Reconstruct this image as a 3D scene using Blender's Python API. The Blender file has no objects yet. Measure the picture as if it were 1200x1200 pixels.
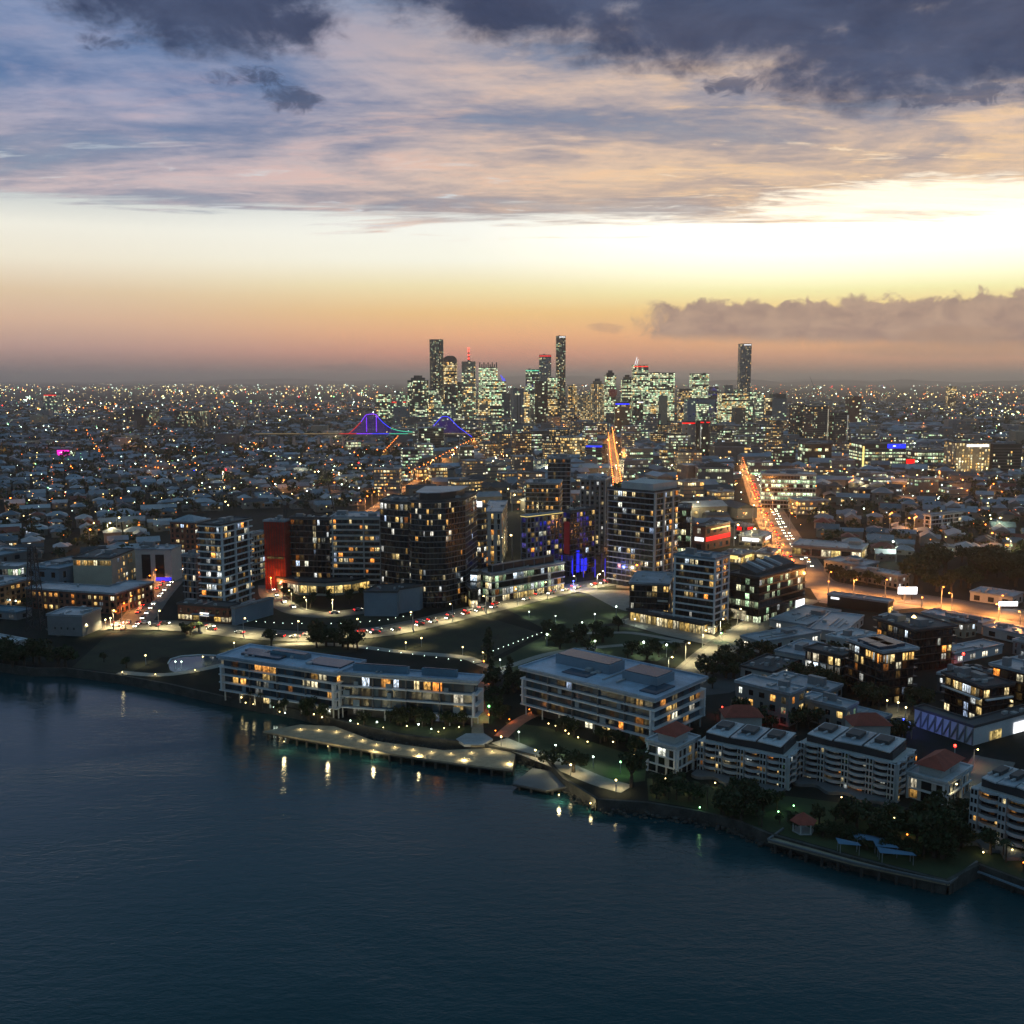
DEBUG = False
import bpy, math, random
from mathutils import Vector, Matrix
R = random.Random(7)
scn = bpy.context.scene
COL = scn.collection
pi = math.pi

# ------------------------------------------------------------------ camera
CAMH, YH, FPX = 120.0, 444.0, 1200.0
PITCH = math.atan((600 - YH) / FPX)
FWD = Vector((0, math.cos(PITCH), -math.sin(PITCH)))
UP = Vector((0, math.sin(PITCH), math.cos(PITCH)))
GZ = 3.0                                     # street level above the river

def ray(x, y):
    return FWD + Vector((1, 0, 0)) * ((x - 600) / FPX) - UP * ((y - 600) / FPX)

def G(x, y, z=GZ):                           # point on the level z seen at (x, y) in the photo
    d = ray(x, y)
    t = (z - CAMH) / d.z
    return Vector((d.x * t, d.y * t, z))

def PY(x, y, Y):                             # point at distance Y
    d = ray(x, y)
    t = Y / d.y
    return Vector((d.x * t, Y, CAMH + d.z * t))

def PX(p):                                   # world -> photo pixel
    q = Vector((p[0], p[1], p[2] - CAMH))
    w = q.dot(FWD)
    return (600 + FPX * q.x / w, 600 - FPX * q.dot(UP) / w)

cam_d = bpy.data.cameras.new('camera')
cam_d.sensor_width = 36; cam_d.lens = 36 * FPX / 1200
cam_d.clip_start = 1; cam_d.clip_end = 120000
cam = bpy.data.objects.new('camera', cam_d); COL.objects.link(cam)
cam.location = (0, 0, CAMH); cam.rotation_euler = (pi / 2 - PITCH, 0, 0)
scn.camera = cam

# ------------------------------------------------------------------ node helper
def s2l(c):
    return tuple(((v / 255) / 12.92 if v / 255 <= .04045 else ((v / 255 + .055) / 1.055) ** 2.4) for v in c)

class E:
    """a socket with arithmetic"""
    def __init__(s, nt, sock): s.nt = nt; s.s = sock
    def _m(s, op, o=None, c=None, rev=False):
        n = s.nt.nodes.new('ShaderNodeMath'); n.operation = op
        a, b = (o, s) if rev else (s, o)
        for k, v in enumerate((a, b, c)):
            if v is None: continue
            if isinstance(v, E): s.nt.links.new(v.s, n.inputs[k])
            else: n.inputs[k].default_value = v
        return E(s.nt, n.outputs[0])
    def __add__(s, o): return s._m('ADD', o)
    __radd__ = __add__
    def __sub__(s, o): return s._m('SUBTRACT', o)
    def __rsub__(s, o): return s._m('SUBTRACT', o, rev=True)
    def __mul__(s, o): return s._m('MULTIPLY', o)
    __rmul__ = __mul__
    def __truediv__(s, o): return s._m('DIVIDE', o)
    def __rtruediv__(s, o): return s._m('DIVIDE', o, rev=True)
    def f(s, op, o=None): return s._m(op, o)
    def step(s, a, b, lo=0., hi=1.):
        n = s.nt.nodes.new('ShaderNodeMapRange'); n.interpolation_type = 'SMOOTHSTEP'
        s.nt.links.new(s.s, n.inputs['Value'])
        for k, v in zip(('From Min', 'From Max', 'To Min', 'To Max'), (a, b, lo, hi)):
            n.inputs[k].default_value = v
        return E(s.nt, n.outputs[0])

def lk(nt, sock, v):
    if isinstance(v, E): nt.links.new(v.s, sock)
    elif isinstance(v, (tuple, list)) and len(v) == 3 and sock.type == 'RGBA': sock.default_value = (*v, 1)
    else: sock.default_value = v

def comb(nt, x, y, z):
    n = nt.nodes.new('ShaderNodeCombineXYZ')
    for k, v in enumerate((x, y, z)): lk(nt, n.inputs[k], v)
    return E(nt, n.outputs[0])

def noise(nt, vec, scale, detail=4, rough=.55, dist=0.0, out='Fac'):
    n = nt.nodes.new('ShaderNodeTexNoise')
    if vec is not None: nt.links.new(vec.s, n.inputs['Vector'])
    n.inputs['Scale'].default_value = scale; n.inputs['Detail'].default_value = detail
    n.inputs['Roughness'].default_value = rough; n.inputs['Distortion'].default_value = dist
    return E(nt, n.outputs[out])

def mixc(nt, f, a, b, mode='MIX'):
    n = nt.nodes.new('ShaderNodeMix'); n.data_type = 'RGBA'; n.blend_type = mode
    lk(nt, n.inputs[0], f); lk(nt, n.inputs[6], a); lk(nt, n.inputs[7], b)
    return E(nt, n.outputs[2])

def ramp(nt, f, pts, interp='LINEAR'):
    n = nt.nodes.new('ShaderNodeValToRGB'); cr = n.color_ramp; cr.interpolation = interp
    while len(cr.elements) < len(pts): cr.elements.new(.5)
    for e, (p, c) in zip(cr.elements, pts):
        e.position = p; e.color = (*c, 1)
    lk(nt, n.inputs[0], f)
    return E(nt, n.outputs[0])

def texco(nt, out='Object'):
    return E(nt, nt.nodes.new('ShaderNodeTexCoord').outputs[out])

def geo(nt, out='Position'):
    return E(nt, nt.nodes.new('ShaderNodeNewGeometry').outputs[out])

def sep(nt, v):
    n = nt.nodes.new('ShaderNodeSeparateXYZ'); nt.links.new(v.s, n.inputs[0])
    return [E(nt, o) for o in n.outputs]

MATS = {}
def new_mat(name):
    m = bpy.data.materials.new(name); m.use_nodes = True
    MATS[name] = m
    return m, m.node_tree, m.node_tree.nodes['Principled BSDF']

def surf(name, col, rough=.7, var=.25, scale=.15, metal=0., col2=None, spec=.5, island=.0, bump=0.):
    """a solid surface with soft blotches of wear and, per piece, a slightly different tone"""
    m, nt, b = new_mat(name)
    pos = geo(nt)
    n1 = noise(nt, pos, scale, 6, .6)
    n2 = noise(nt, pos, scale * 9, 3, .6)
    v = n1 * .7 + n2 * .3
    f = v.step(.3, .7)
    c2 = col2 or tuple(min(1, c * (1 + var)) for c in col)
    c1 = tuple(c * (1 - var) for c in col)
    c = mixc(nt, f, c1, c2)
    if island:
        r = geo(nt, 'Random Per Island')
        c = mixc(nt, 1.0, c, comb(nt, *([(1 - island) + r * (2 * island)] * 3)), 'MULTIPLY')
    lk(nt, b.inputs['Base Color'], c)
    b.inputs['Roughness'].default_value = rough; b.inputs['Metallic'].default_value = metal
    b.inputs['Specular IOR Level'].default_value = spec
    if bump:
        bn = nt.nodes.new('ShaderNodeBump'); bn.inputs['Strength'].default_value = bump
        bn.inputs['Distance'].default_value = .3
        nt.links.new(n2.s, bn.inputs['Height']); nt.links.new(bn.outputs[0], b.inputs['Normal'])
    return m

def window_mat(name, pts, smin, smax, pw=2.0):
    """a lit room behind glass: tone and strength differ from window to window; curtains, furniture and
    ceiling light make the room uneven; a dark sash divides it"""
    m, nt, b = new_mat(name)
    nd = nt.nodes.new('ShaderNodeObjectInfo')
    r = (E(nt, nd.outputs['Random']) * 7.31 + geo(nt, 'Random Per Island') * 3.77).f('FRACT')
    r2 = (r * 37.7).f('FRACT')
    r3 = (r * 113.3).f('FRACT')
    uv = texco(nt, 'UV')
    u, v, _ = sep(nt, uv)
    room = noise(nt, comb(nt, u * 2.2 + r2 * 40, v * 1.6 + r3 * 40, r * 9), 1.4, 3, .6).step(.3, .72, .12, 1.25)
    top = v.step(0., 1., .55, 1.25)
    cur = (u - (r3 * .9 - .2)).f('ABSOLUTE').step(.12, .16, .35, 1.0)
    sash = ((u * 2.0).f('FRACT') - .5).f('ABSOLUTE').step(.44, .47, 1., .25)
    st = (r2.f('POWER', pw)) * (smax - smin) + smin
    col = ramp(nt, r3, pts)
    b.inputs['Base Color'].default_value = (.02, .02, .02, 1)
    b.inputs['Roughness'].default_value = .15
    lk(nt, b.inputs['Emission Color'], col)
    lk(nt, b.inputs['Emission Strength'], st * room * top * cur * sash)
    m.cycles.emission_sampling = 'NONE'
    return m

def glow(name, col, strength, sampled=False, var=0.):
    m, nt, b = new_mat(name)
    b.inputs['Base Color'].default_value = (.02, .02, .02, 1)
    b.inputs['Emission Color'].default_value = (*col, 1)
    if var:
        r = geo(nt, 'Random Per Island')
        lk(nt, b.inputs['Emission Strength'], (r * var + (1 - var)) * strength)
    else:
        b.inputs['Emission Strength'].default_value = strength
    m.cycles.emission_sampling = 'FRONT' if sampled else 'NONE'
    return m

# ------------------------------------------------------------------ mesh builder
UVQ = ((0, 0), (1, 0), (1, 1), (0, 1))
class MB:
    def __init__(s): s.v = []; s.f = []; s.m = []; s.uv = []; s.sm = False
    def face(s, pts, m=0, uv=None):
        k = len(s.v); s.v.extend([tuple(p) for p in pts]); s.f.append(tuple(range(k, k + len(pts)))); s.m.append(m)
        s.uv.extend(uv if uv else [(0, 0)] * len(pts))
        return s
    def mesh(s, vs, fs, m=0):
        k = len(s.v); s.v.extend([tuple(p) for p in vs])
        for f in fs:
            s.f.append(tuple(i + k for i in f)); s.m.append(m); s.uv.extend([(0, 0)] * len(f))
        return s
    def prism(s, poly, z0, z1, m=0, mt=None, bottom=True):
        n = len(poly)
        vs = [(p[0], p[1], z0) for p in poly] + [(p[0], p[1], z1) for p in poly]
        k = len(s.v); s.v.extend(vs)
        for i in range(n):
            j = (i + 1) % n
            s.f.append((k + i, k + j, k + n + j, k + n + i)); s.m.append(m); s.uv.extend(UVQ)
        s.f.append(tuple(k + n + i for i in range(n))); s.m.append(m if mt is None else mt); s.uv.extend([(0, 0)] * n)
        if bottom:
            s.f.append(tuple(k + i for i in reversed(range(n)))); s.m.append(m); s.uv.extend([(0, 0)] * n)
        return s
    def box(s, c, size, rot=0., m=0, mt=None):
        cx, cy, cz = c; sx, sy, sz = size; co, si = math.cos(rot), math.sin(rot)
        poly = [(cx + co * x - si * y, cy + si * x + co * y) for x, y in
                ((-sx / 2, -sy / 2), (sx / 2, -sy / 2), (sx / 2, sy / 2), (-sx / 2, sy / 2))]
        return s.prism(poly, cz, cz + sz, m, mt)
    def bar(s, a, b, w, m=0, w2=None, n=4):
        a, b = Vector(a), Vector(b); d = b - a
        if d.length < 1e-6: return s
        d.normalize()
        u = d.cross(Vector((0, 0, 1)) if abs(d.z) < .9 else Vector((1, 0, 0))).normalized(); t = d.cross(u)
        w2 = w if w2 is None else w2
        vs = []
        for p, ww in ((a, w), (b, w2)):
            for i in range(n):
                an = 2 * pi * (i + .5) / n
                vs.append(p + (u * math.cos(an) + t * math.sin(an)) * ww * .707)
        fs = [(i, (i + 1) % n, n + (i + 1) % n, n + i) for i in range(n)]
        fs += [tuple(reversed(range(n))), tuple(range(n, 2 * n))]
        return s.mesh(vs, fs, m)
    def ball(s, c, r, m=0, rz=None):
        rz = rz or r
        c = Vector(c); vs = [(0, 0, 1)]
        for e, nn, o in ((.5, 6, 0), (-.5, 6, .5)):
            for i in range(nn):
                a = 2 * pi * (i + o) / nn
                vs.append((.87 * math.cos(a), .87 * math.sin(a), e))
        vs.append((0, 0, -1))
        fs = [(0, 1 + i, 1 + (i + 1) % 6) for i in range(6)]
        for i in range(6):
            j = (i + 1) % 6
            fs += [(1 + i, 7 + i, 1 + j), (1 + j, 7 + i, 7 + j)]
        fs += [(13, 7 + (i + 1) % 6, 7 + i) for i in range(6)]
        return s.mesh([(c.x + x * r, c.y + y * r, c.z + z * rz) for x, y, z in vs], fs, m)
    def octa(s, c, r, m=0):
        x, y, z = c
        return s.mesh([(x + r, y, z), (x, y + r, z), (x - r, y, z), (x, y - r, z), (x, y, z + r), (x, y, z - r)],
                      [(0, 1, 4), (1, 2, 4), (2, 3, 4), (3, 0, 4), (1, 0, 5), (2, 1, 5), (3, 2, 5), (0, 3, 5)], m)
    def data(s, name, mats, org=(0, 0, 0)):
        me = bpy.data.meshes.new(name)
        ox, oy, oz = org
        me.from_pydata([(x - ox, y - oy, z - oz) for x, y, z in s.v] if any(org) else s.v, [], s.f)
        for m in (mats if isinstance(mats, (list, tuple)) else [mats]):
            me.materials.append(MATS[m] if isinstance(m, str) else m)
        if any(s.m): me.polygons.foreach_set('material_index', s.m)
        ul = me.uv_layers.new(name='UVMap')
        ul.data.foreach_set('uv', [c for p in s.uv for c in p])
        if s.sm: me.shade_smooth()
        me.update()
        return me
    def build(s, name, mats, parent=None):
        org = Vector((0, 0, 0)); q = parent
        while q is not None: org = org + q.location; q = q.parent
        org = tuple(org)
        return add(name, s.data(name, mats, org), parent)

def add(name, data, parent=None):
    o = bpy.data.objects.new(name, data); COL.objects.link(o)
    if parent is not None: o.parent = parent
    return o

def tag(o, label=None, cat=None, group=None, kind=None):
    if label: o['label'] = label
    if cat: o['category'] = cat
    if group: o['group'] = group
    if kind: o['kind'] = kind
    return o

def thing(name, label, cat, loc=(0, 0, 0), group=None, rz=0.):
    o = bpy.data.objects.new(name, None); COL.objects.link(o)
    o.location = loc; o.rotation_euler = (0, 0, rz); o.empty_display_size = 2
    return tag(o, label, cat, group)

def kids(o): return CHILD.get(o, [])
CHILD = {}
def snapshot(o):                             # remember the children once, for fast copying
    for c in bpy.data.objects:
        if c.parent is not None: CHILD.setdefault(c.parent, [])
    ch = [c for c in o.children]
    CHILD[o] = ch
    for c in ch: snapshot(c)
def dup(o, loc=None, rz=None, sc=None, label=None, parent=None):
    c = o.copy(); COL.objects.link(c)
    if parent is not None: c.parent = parent
    if loc is not None: c.location = loc
    if rz is not None: c.rotation_euler = (0, 0, rz)
    if sc is not None: c.scale = sc if isinstance(sc, tuple) else (sc, sc, sc)
    if label: c['label'] = label
    for ch in CHILD.get(o, []): dup(ch, parent=c)
    return c

# polygon helpers
def inside(poly, x, y):
    c = False; n = len(poly); j = n - 1
    for i in range(n):
        xi, yi = poly[i][0], poly[i][1]; xj, yj = poly[j][0], poly[j][1]
        if (yi > y) != (yj > y) and x < (xj - xi) * (y - yi) / (yj - yi) + xi: c = not c
        j = i
    return c
BLOCKED = []                                 # footprints already taken
def block_out(poly, grow=3.):
    xs = [p[0] for p in poly]; ys = [p[1] for p in poly]
    cx, cy = sum(xs) / len(xs), sum(ys) / len(ys)
    gp = []
    for p in poly:
        d = Vector((p[0] - cx, p[1] - cy)); L = max(d.length, .01)
        gp.append((p[0] + d.x / L * grow * 1.4, p[1] + d.y / L * grow * 1.4))
    BLOCKED.append((min(xs) - grow, max(xs) + grow, min(ys) - grow, max(ys) + grow, gp))
def free(x, y):
    for a, b, c, d, gp in BLOCKED:
        if a < x < b and c < y < d and inside(gp, x, y): return False
    return True
def offset(poly, d):
    n = len(poly); out = []
    for i in range(n):
        p0, p1, p2 = (Vector((q[0], q[1])) for q in (poly[i - 1], poly[i], poly[(i + 1) % n]))
        e1 = (p1 - p0).normalized(); e2 = (p2 - p1).normalized()
        n1 = Vector((e1.y, -e1.x)); n2 = Vector((e2.y, -e2.x))
        k = (n1 + n2); L = max(.35, 1 + n1.dot(n2))
        q = p1 + k * (d / L)
        out.append((q.x, q.y))
    return out
def ribbon(pts, w, z, mb, m=0):              # a strip along a polyline
    n = len(pts); L = []; Rr = []
    for i in range(n):
        a = Vector(pts[max(0, i - 1)][:2]); b = Vector(pts[min(n - 1, i + 1)][:2])
        d = (b - a).normalized(); nn = Vector((-d.y, d.x)); p = Vector(pts[i][:2])
        ww = w[i] if isinstance(w, (list, tuple)) else w
        L.append(p + nn * ww / 2); Rr.append(p - nn * ww / 2)
    for i in range(n - 1):
        mb.face([(Rr[i].x, Rr[i].y, z), (Rr[i + 1].x, Rr[i + 1].y, z), (L[i + 1].x, L[i + 1].y, z), (L[i].x, L[i].y, z)], m)
def smooth(pts, k=6):
    out = []; n = len(pts)
    P = [Vector(p) for p in pts]
    for i in range(n - 1):
        p0, p1, p2, p3 = P[max(0, i - 1)], P[i], P[i + 1], P[min(n - 1, i + 2)]
        for j in range(k):
            t = j / k
            out.append(.5 * ((2 * p1) + (p2 - p0) * t + (2 * p0 - 5 * p1 + 4 * p2 - p3) * t * t + (3 * p1 - p0 - 3 * p2 + p3) * t ** 3))
    out.append(P[-1])
    return out
def along(pts, step, start=0.):
    out = []; acc = start
    for a, b in zip(pts, pts[1:]):
        a, b = Vector(a), Vector(b); L = (b - a).length
        while acc < L:
            out.append((a + (b - a) * (acc / L), (b - a).normalized())); acc += step
        acc -= L
    return out
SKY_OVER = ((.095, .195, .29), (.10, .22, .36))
# ------------------------------------------------------------------ render settings
scn.render.engine = 'CYCLES'
cy = scn.cycles
cy.use_denoising = True; cy.denoiser = 'OPENIMAGEDENOISE'; cy.denoising_input_passes = 'RGB_ALBEDO_NORMAL'
cy.max_bounces = 5; cy.diffuse_bounces = 2; cy.glossy_bounces = 3; cy.transmission_bounces = 2
cy.volume_bounces = 0; cy.transparent_max_bounces = 6
cy.sample_clamp_indirect = 1.5; cy.sample_clamp_direct = 0
cy.caustics_reflective = False; cy.caustics_refractive = False
cy.use_adaptive_sampling = True; cy.adaptive_threshold = .02
cy.use_light_tree = True
scn.view_settings.view_transform = 'Standard'; scn.view_settings.look = 'None'
scn.view_settings.exposure = 0; scn.view_settings.gamma = 1
scn.render.film_transparent = False

# ------------------------------------------------------------------ dusk sky
W = bpy.data.worlds.new('World'); scn.world = W; W.use_nodes = True
nt = W.node_tree
bg = nt.nodes['Background']
d3 = texco(nt, 'Generated')
dx, dy, dz = sep(nt, d3)
hh = (dx * dx + dy * dy).f('SQRT')
AZ = dx.f('ARCTAN2', dy) * (180 / pi)            # degrees right of the view
EL = dz.f('ARCTAN2', hh) * (180 / pi)            # degrees above the horizon
def ae(x, y):
    d = ray(x, y); return (math.degrees(math.atan2(d.x, d.y)), math.degrees(math.atan2(d.z, math.hypot(d.x, d.y))))
# clear sky behind the clouds, away from (left) and at (right) the place where the sun went down
e01 = EL / 40.0
def RP(l): return ramp(nt, e01, [(e / 40, s2l(c) if max(c) > 3 else c) for e, c in l])
left = RP([(-2, (112, 104, 106)), (.2, (138, 120, 122)), (1.6, (200, 162, 150)), (3.0, (226, 188, 160)), (4.4, (232, 206, 172)), (6.0, (247, 238, 216)),
           (7.6, (247, 244, 230)), (9.5, (190, 200, 205)), (12, (140, 166, 194)), (17, (80, 126, 176)), (23, (132, 166, 200)), (30, (92, 130, 158)), (38, (58, 92, 116))])
right = RP([(-2, (130, 106, 92)), (.2, (176, 138, 120)), (1.2, (226, 168, 134)), (2.2, (248, 188, 134)), (3.6, (252, 212, 140)), (4.6, (1.02, .95, .48)), (5.6, (1.25, 1.2, .86)),
            (7.4, (1.7, 1.6, 1.35)), (9.2, (1.25, 1.15, .95)), (11, (200, 196, 190)), (17, (120, 145, 170)), (23, (124, 158, 190)), (30, (88, 124, 152)), (38, (58, 92, 116))])
mid = RP([(-2, (130, 108, 104)), (.2, (158, 124, 120)), (1.4, (226, 158, 132)), (2.4, (248, 184, 136)), (3.6, (248, 204, 140)), (5.0, (250, 234, 184)), (6.4, (1.02, 1.0, .84)),
          (8.2, (1.0, 1.0, .92)), (10, (205, 210, 210)), (12, (160, 175, 192)), (17, (104, 132, 166)), (23, (128, 162, 196)), (30, (90, 127, 155)), (38, (58, 92, 116))])  # band above the view brightened for the river's reflection
base = mixc(nt, AZ.step(-26, 0), left, mid)
base = mixc(nt, AZ.step(-5, 17), base, right)
# sheet of high cloud: noise on a flat layer, so that it streaks out towards the horizon
zc = dz.f('MAXIMUM', .02) + .06
lay = comb(nt, dx / zc, dy / zc * 1.5, 3.7)
n_a = noise(nt, lay, 1.1, 9, .62, .6)
n_b = noise(nt, comb(nt, dx / zc * .55, dy / zc * 2.2, 9.1), 1.5, 8, .6, .8)
n_c = noise(nt, comb(nt, dx / zc * 1.2, dy / zc * 3.2, 1.3), 2.6, 7, .65, .5)
edge = EL + (n_b - .5) * 4.4 + (n_c - .5) * 1.6 + (AZ - 0) * .012
cover = edge.step(8.0, 9.1)
warm = AZ.step(-22, 14) * .75 + .25
n_d = noise(nt, comb(nt, dx / zc * 1.0, dy / zc * 1.5, 5.5), 2.6, 8, .68, .15)          # mottled, broken cells in the sheet
tone = (n_a * .52 + n_b * .16 + n_d * .32).step(.38, .62)
lo_ = mixc(nt, EL.step(9, 15), mixc(nt, AZ.step(-20, 10), s2l((130, 140, 164)), s2l((164, 152, 154))), mixc(nt, AZ.step(-20, 10), s2l((82, 114, 160)), s2l((124, 134, 158))))
hi_ = mixc(nt, EL.step(9, 15), mixc(nt, AZ.step(-20, 10), s2l((212, 194, 194)), s2l((240, 206, 172))), mixc(nt, AZ.step(-20, 8), s2l((158, 164, 192)), s2l((232, 202, 180))))
cl = mixc(nt, tone, lo_, hi_)
glowc = mixc(nt, AZ.step(-15, 15), s2l((238, 186, 172)), s2l((255, 212, 156)))
glowm = (n_a * .3 + n_c * .45 + n_d * .25).step(.49, .63) * warm * EL.step(17.5, 10, .3, 1.) * .8
cl = mixc(nt, glowm, cl, glowc)
gap = n_c.step(.56, .72) * EL.step(14, 9.0)                       # bright rents low in the sheet
cl = mixc(nt, gap * .85, cl, mixc(nt, AZ.step(0, 18), s2l((214, 222, 226)), (1.2, 1.1, .92)))
# thinner towards the top, blue shows through
thin = cover * (n_a.step(.28, .46) * .3 + .7) * EL.step(19.5, 14, .6, 1.)
sky = mixc(nt, thin, base, cl)
# bright break at the far right edge of the sheet
brk = ((AZ - 21) / 8.5).f('POWER', 2) + ((EL - 9.0) / 1.1).f('POWER', 2) + (n_c - .5) * 3.0
sky = mixc(nt, brk.step(1.1, .2) * .8, sky, (1.45, 1.32, 1.05))

# heaps of cloud, each with its own place in the sky
w1 = noise(nt, comb(nt, AZ * .16, EL * .30, 0.), 1.0, 9, .62, .5)
w2 = noise(nt, comb(nt, AZ * .6, EL * .9, 4.), 1.0, 7, .62, .3)
def heap(x, y, rx, ry, amp=1.5, lo=1.6, hi=.35):
    a0, e0 = ae(x, y); a1, _ = ae(x + rx, y); _, e1 = ae(x, y - ry)
    q = ((AZ - a0) / abs(a1 - a0)).f('POWER', 2) + ((EL - e0) / abs(e1 - e0)).f('POWER', 2)
    return (q + (w1 - .5) * amp * 2 + (w2 - .5) * amp * (1.2 + 40. / rx)).step(lo, hi)
w3 = noise(nt, comb(nt, AZ * .9, EL * 1.5, 11.), 1.0, 8, .68, .8)
def wisp(x, y, rx, ry, thr=.5):
    a0, e0 = ae(x, y); a1, _ = ae(x + rx, y); _, e1 = ae(x, y - ry)
    q = ((AZ - a0) / abs(a1 - a0)).f('POWER', 2) + ((EL - e0) / abs(e1 - e0)).f('POWER', 2)
    return (w3 - q * .22).step(thr - .20, thr + .08)
dark = heap(240, 2, 150, 62, 1.3)
for h in ((660, -20, 240, 62, 1.2), (900, 6, 300, 74, 1.1), (1080, 55, 230, 66, 1.1), (1215, 20, 150, 90, .9)):
    dark = dark.f('MAXIMUM', heap(*h))
for h in ((343, 116, 32, 17, .40), (292, 92, 50, 14, .46), (862, 98, 40, 15, .42), (1120, 112, 100, 17, .42), (120, 50, 40, 12, .52)):
    dark = dark.f('MAXIMUM', wisp(*h[:4], h[4]) * .8)
dcol = mixc(nt, w1.step(.25, .75), s2l((44, 56, 86)), s2l((76, 88, 118)))
sky = mixc(nt, dark * .95, sky, dcol)
# low bank of cumulus against the glow: flat base, bumpy top
a0, e_top = ae(980, 352); _, e_bot = ae(980, 401); a_l, _ = ae(756, 370)
bump = noise(nt, comb(nt, AZ * .8, EL * .8, 7.), 1.0, 8, .6, .4)
bank = (EL + (bump - .5) * 2.6 - AZ * .004).step(e_top + .18, e_top - .22) * (EL + (w2 - .5) * .8 + AZ * .035 - .45).step(e_bot - .2, e_bot + .5) * (AZ + (bump - .5) * 5. + (w2 - .5) * 2.).step(a_l - .6, a_l + .9)
bcol = mixc(nt, w2.step(.3, .7), s2l((158, 132, 126)), s2l((190, 160, 142)))
sky = mixc(nt, bank * .92, sky, bcol)
strk = heap(1130, 410, 150, 9, .6).f('MAXIMUM', heap(1120, 392, 70, 10, .7))
sky = mixc(nt, strk * .55, sky, s2l((186, 150, 126)))
sky = mixc(nt, wisp(712, 384, 24, 8, .44) * .5, sky, s2l((190, 150, 130)))
sky = mixc(nt, wisp(410, 431, 40, 6, .44) * .4, sky, s2l((130, 112, 112)))
# unseen sky overhead and behind: blue gradient brightened to light roofs and facades
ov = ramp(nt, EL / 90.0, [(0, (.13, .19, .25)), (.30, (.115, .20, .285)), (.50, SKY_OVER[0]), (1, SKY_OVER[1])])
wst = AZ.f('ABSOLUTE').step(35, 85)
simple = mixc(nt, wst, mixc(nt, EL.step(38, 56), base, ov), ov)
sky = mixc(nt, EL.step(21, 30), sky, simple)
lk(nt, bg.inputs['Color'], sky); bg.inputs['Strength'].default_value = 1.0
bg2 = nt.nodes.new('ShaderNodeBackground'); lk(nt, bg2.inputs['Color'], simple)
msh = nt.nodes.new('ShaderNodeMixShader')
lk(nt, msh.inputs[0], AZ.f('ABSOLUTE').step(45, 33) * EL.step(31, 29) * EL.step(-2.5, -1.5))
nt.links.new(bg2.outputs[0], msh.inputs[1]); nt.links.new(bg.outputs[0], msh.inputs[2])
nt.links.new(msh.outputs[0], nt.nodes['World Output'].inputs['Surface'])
try:
    W.cycles.sampling_method = 'MANUAL'; W.cycles.sample_map_resolution = 512
except Exception: pass
# ------------------------------------------------------------------ materials
surf('concrete', (.34, .35, .36), .8, .18, .2)
surf('concrete_dark', (.13, .135, .14), .8, .2, .2)
surf('white_paint', (.62, .64, .66), .6, .1, .1)
surf('pale_render', (.46, .46, .44), .8, .12, .15)
surf('cream_render', (.50, .46, .36), .8, .12, .15)
surf('tan_render', (.36, .28, .2), .8, .15, .15)
surf('brick', (.22, .085, .05), .9, .3, .6)
surf('orange_brick', (.36, .17, .075), .9, .25, .5)
surf('red_mesh', (.42, .035, .02), .9, .35, .25)
surf('dark_panel', (.028, .03, .034), .45, .3, .3)
surf('black_panel', (.012, .013, .015), .3, .3, .3)
surf('grey_panel', (.2, .21, .22), .5, .15, .2)
surf('blue_screen', (.17, .24, .30), .6, .12, .1)
surf('mid_render', (.22, .21, .2), .8, .2, .15)
surf('roof_metal', (.27, .31, .35), .45, .38, .09, island=.3)
surf('roof_pale', (.44, .47, .50), .55, .3, .12)
surf('roof_slate', (.30, .39, .49), .5, .35, .12)
surf('roof_dark', (.055, .06, .065), .7, .3, .15)
surf('roof_solar', (.03, .06, .09), .25, .3, .3)
surf('roof_blue', (.10, .19, .25), .5, .2, .1)
surf('roof_tile', (.27, .055, .032), .8, .25, .5)
surf('timber_deck', (.30, .25, .17), .85, .25, .5)
surf('pile', (.05, .045, .04), .9, .3, .5)
surf('seawall', (.05, .05, .045), .95, .5, .3)
surf('asphalt', (.05, .05, .05), .85, .25, .2)
surf('road_worn', (.135, .13, .115), .8, .2, .15)
surf('paving', (.28, .26, .22), .8, .18, .3)
surf('red_paving', (.33, .15, .09), .8, .2, .5)
surf('grass', (.030, .050, .015), .95, .3, .06, col2=(.046, .062, .020))
surf('dry_grass', (.020, .019, .009), .95, .45, .09, col2=(.030, .036, .013))
surf('line_paint', (.7, .7, .66), .7, .1, .5)
surf('metal_post', (.35, .36, .37), .4, .1, .5)
surf('dark_metal', (.03, .03, .032), .5, .1, .5)
surf('bark', (.06, .045, .032), .9, .3, 1.)
surf('car_white', (.6, .6, .6), .3, .05, .5)
surf('car_dark', (.03, .03, .035), .3, .1, .5)
surf('car_silver', (.3, .31, .32), .3, .1, .5)
surf('car_red', (.35, .03, .02), .3, .1, .5)
surf('shade_cloth', (.08, .17, .27), .8, .12, .2)
surf('house_wall', (.2, .19, .17), .85, .2, .05, island=.5)
def glassy(name, col, rough, island=.4):
    m, nt, b = new_mat(name)
    r = geo(nt, 'Random Per Island')
    lk(nt, b.inputs['Base Color'], mixc(nt, r, tuple(c * (1 - island) for c in col), tuple(c * (1 + island) for c in col)))
    b.inputs['Roughness'].default_value = rough
    b.inputs['Specular IOR Level'].default_value = .7
glassy('dark_glass', (.012, .016, .02), .12, .6)
glassy('blue_glass', (.035, .065, .09), .2, .7)
glassy('green_glass', (.02, .035, .03), .15, .6)
window_mat('window_warm', [(0, s2l((255, 150, 60))), (.2, s2l((255, 196, 104))), (.45, s2l((255, 218, 140))), (.75, s2l((255, 236, 184))), (.9, s2l((245, 250, 235))), (1, s2l((190, 215, 255)))], .05, 2.8, 2.2)
window_mat('window_amber', [(0, s2l((255, 150, 60))), (.5, s2l((255, 186, 96))), (1, s2l((255, 214, 130)))], .05, 2.4, 2.1)
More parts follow.
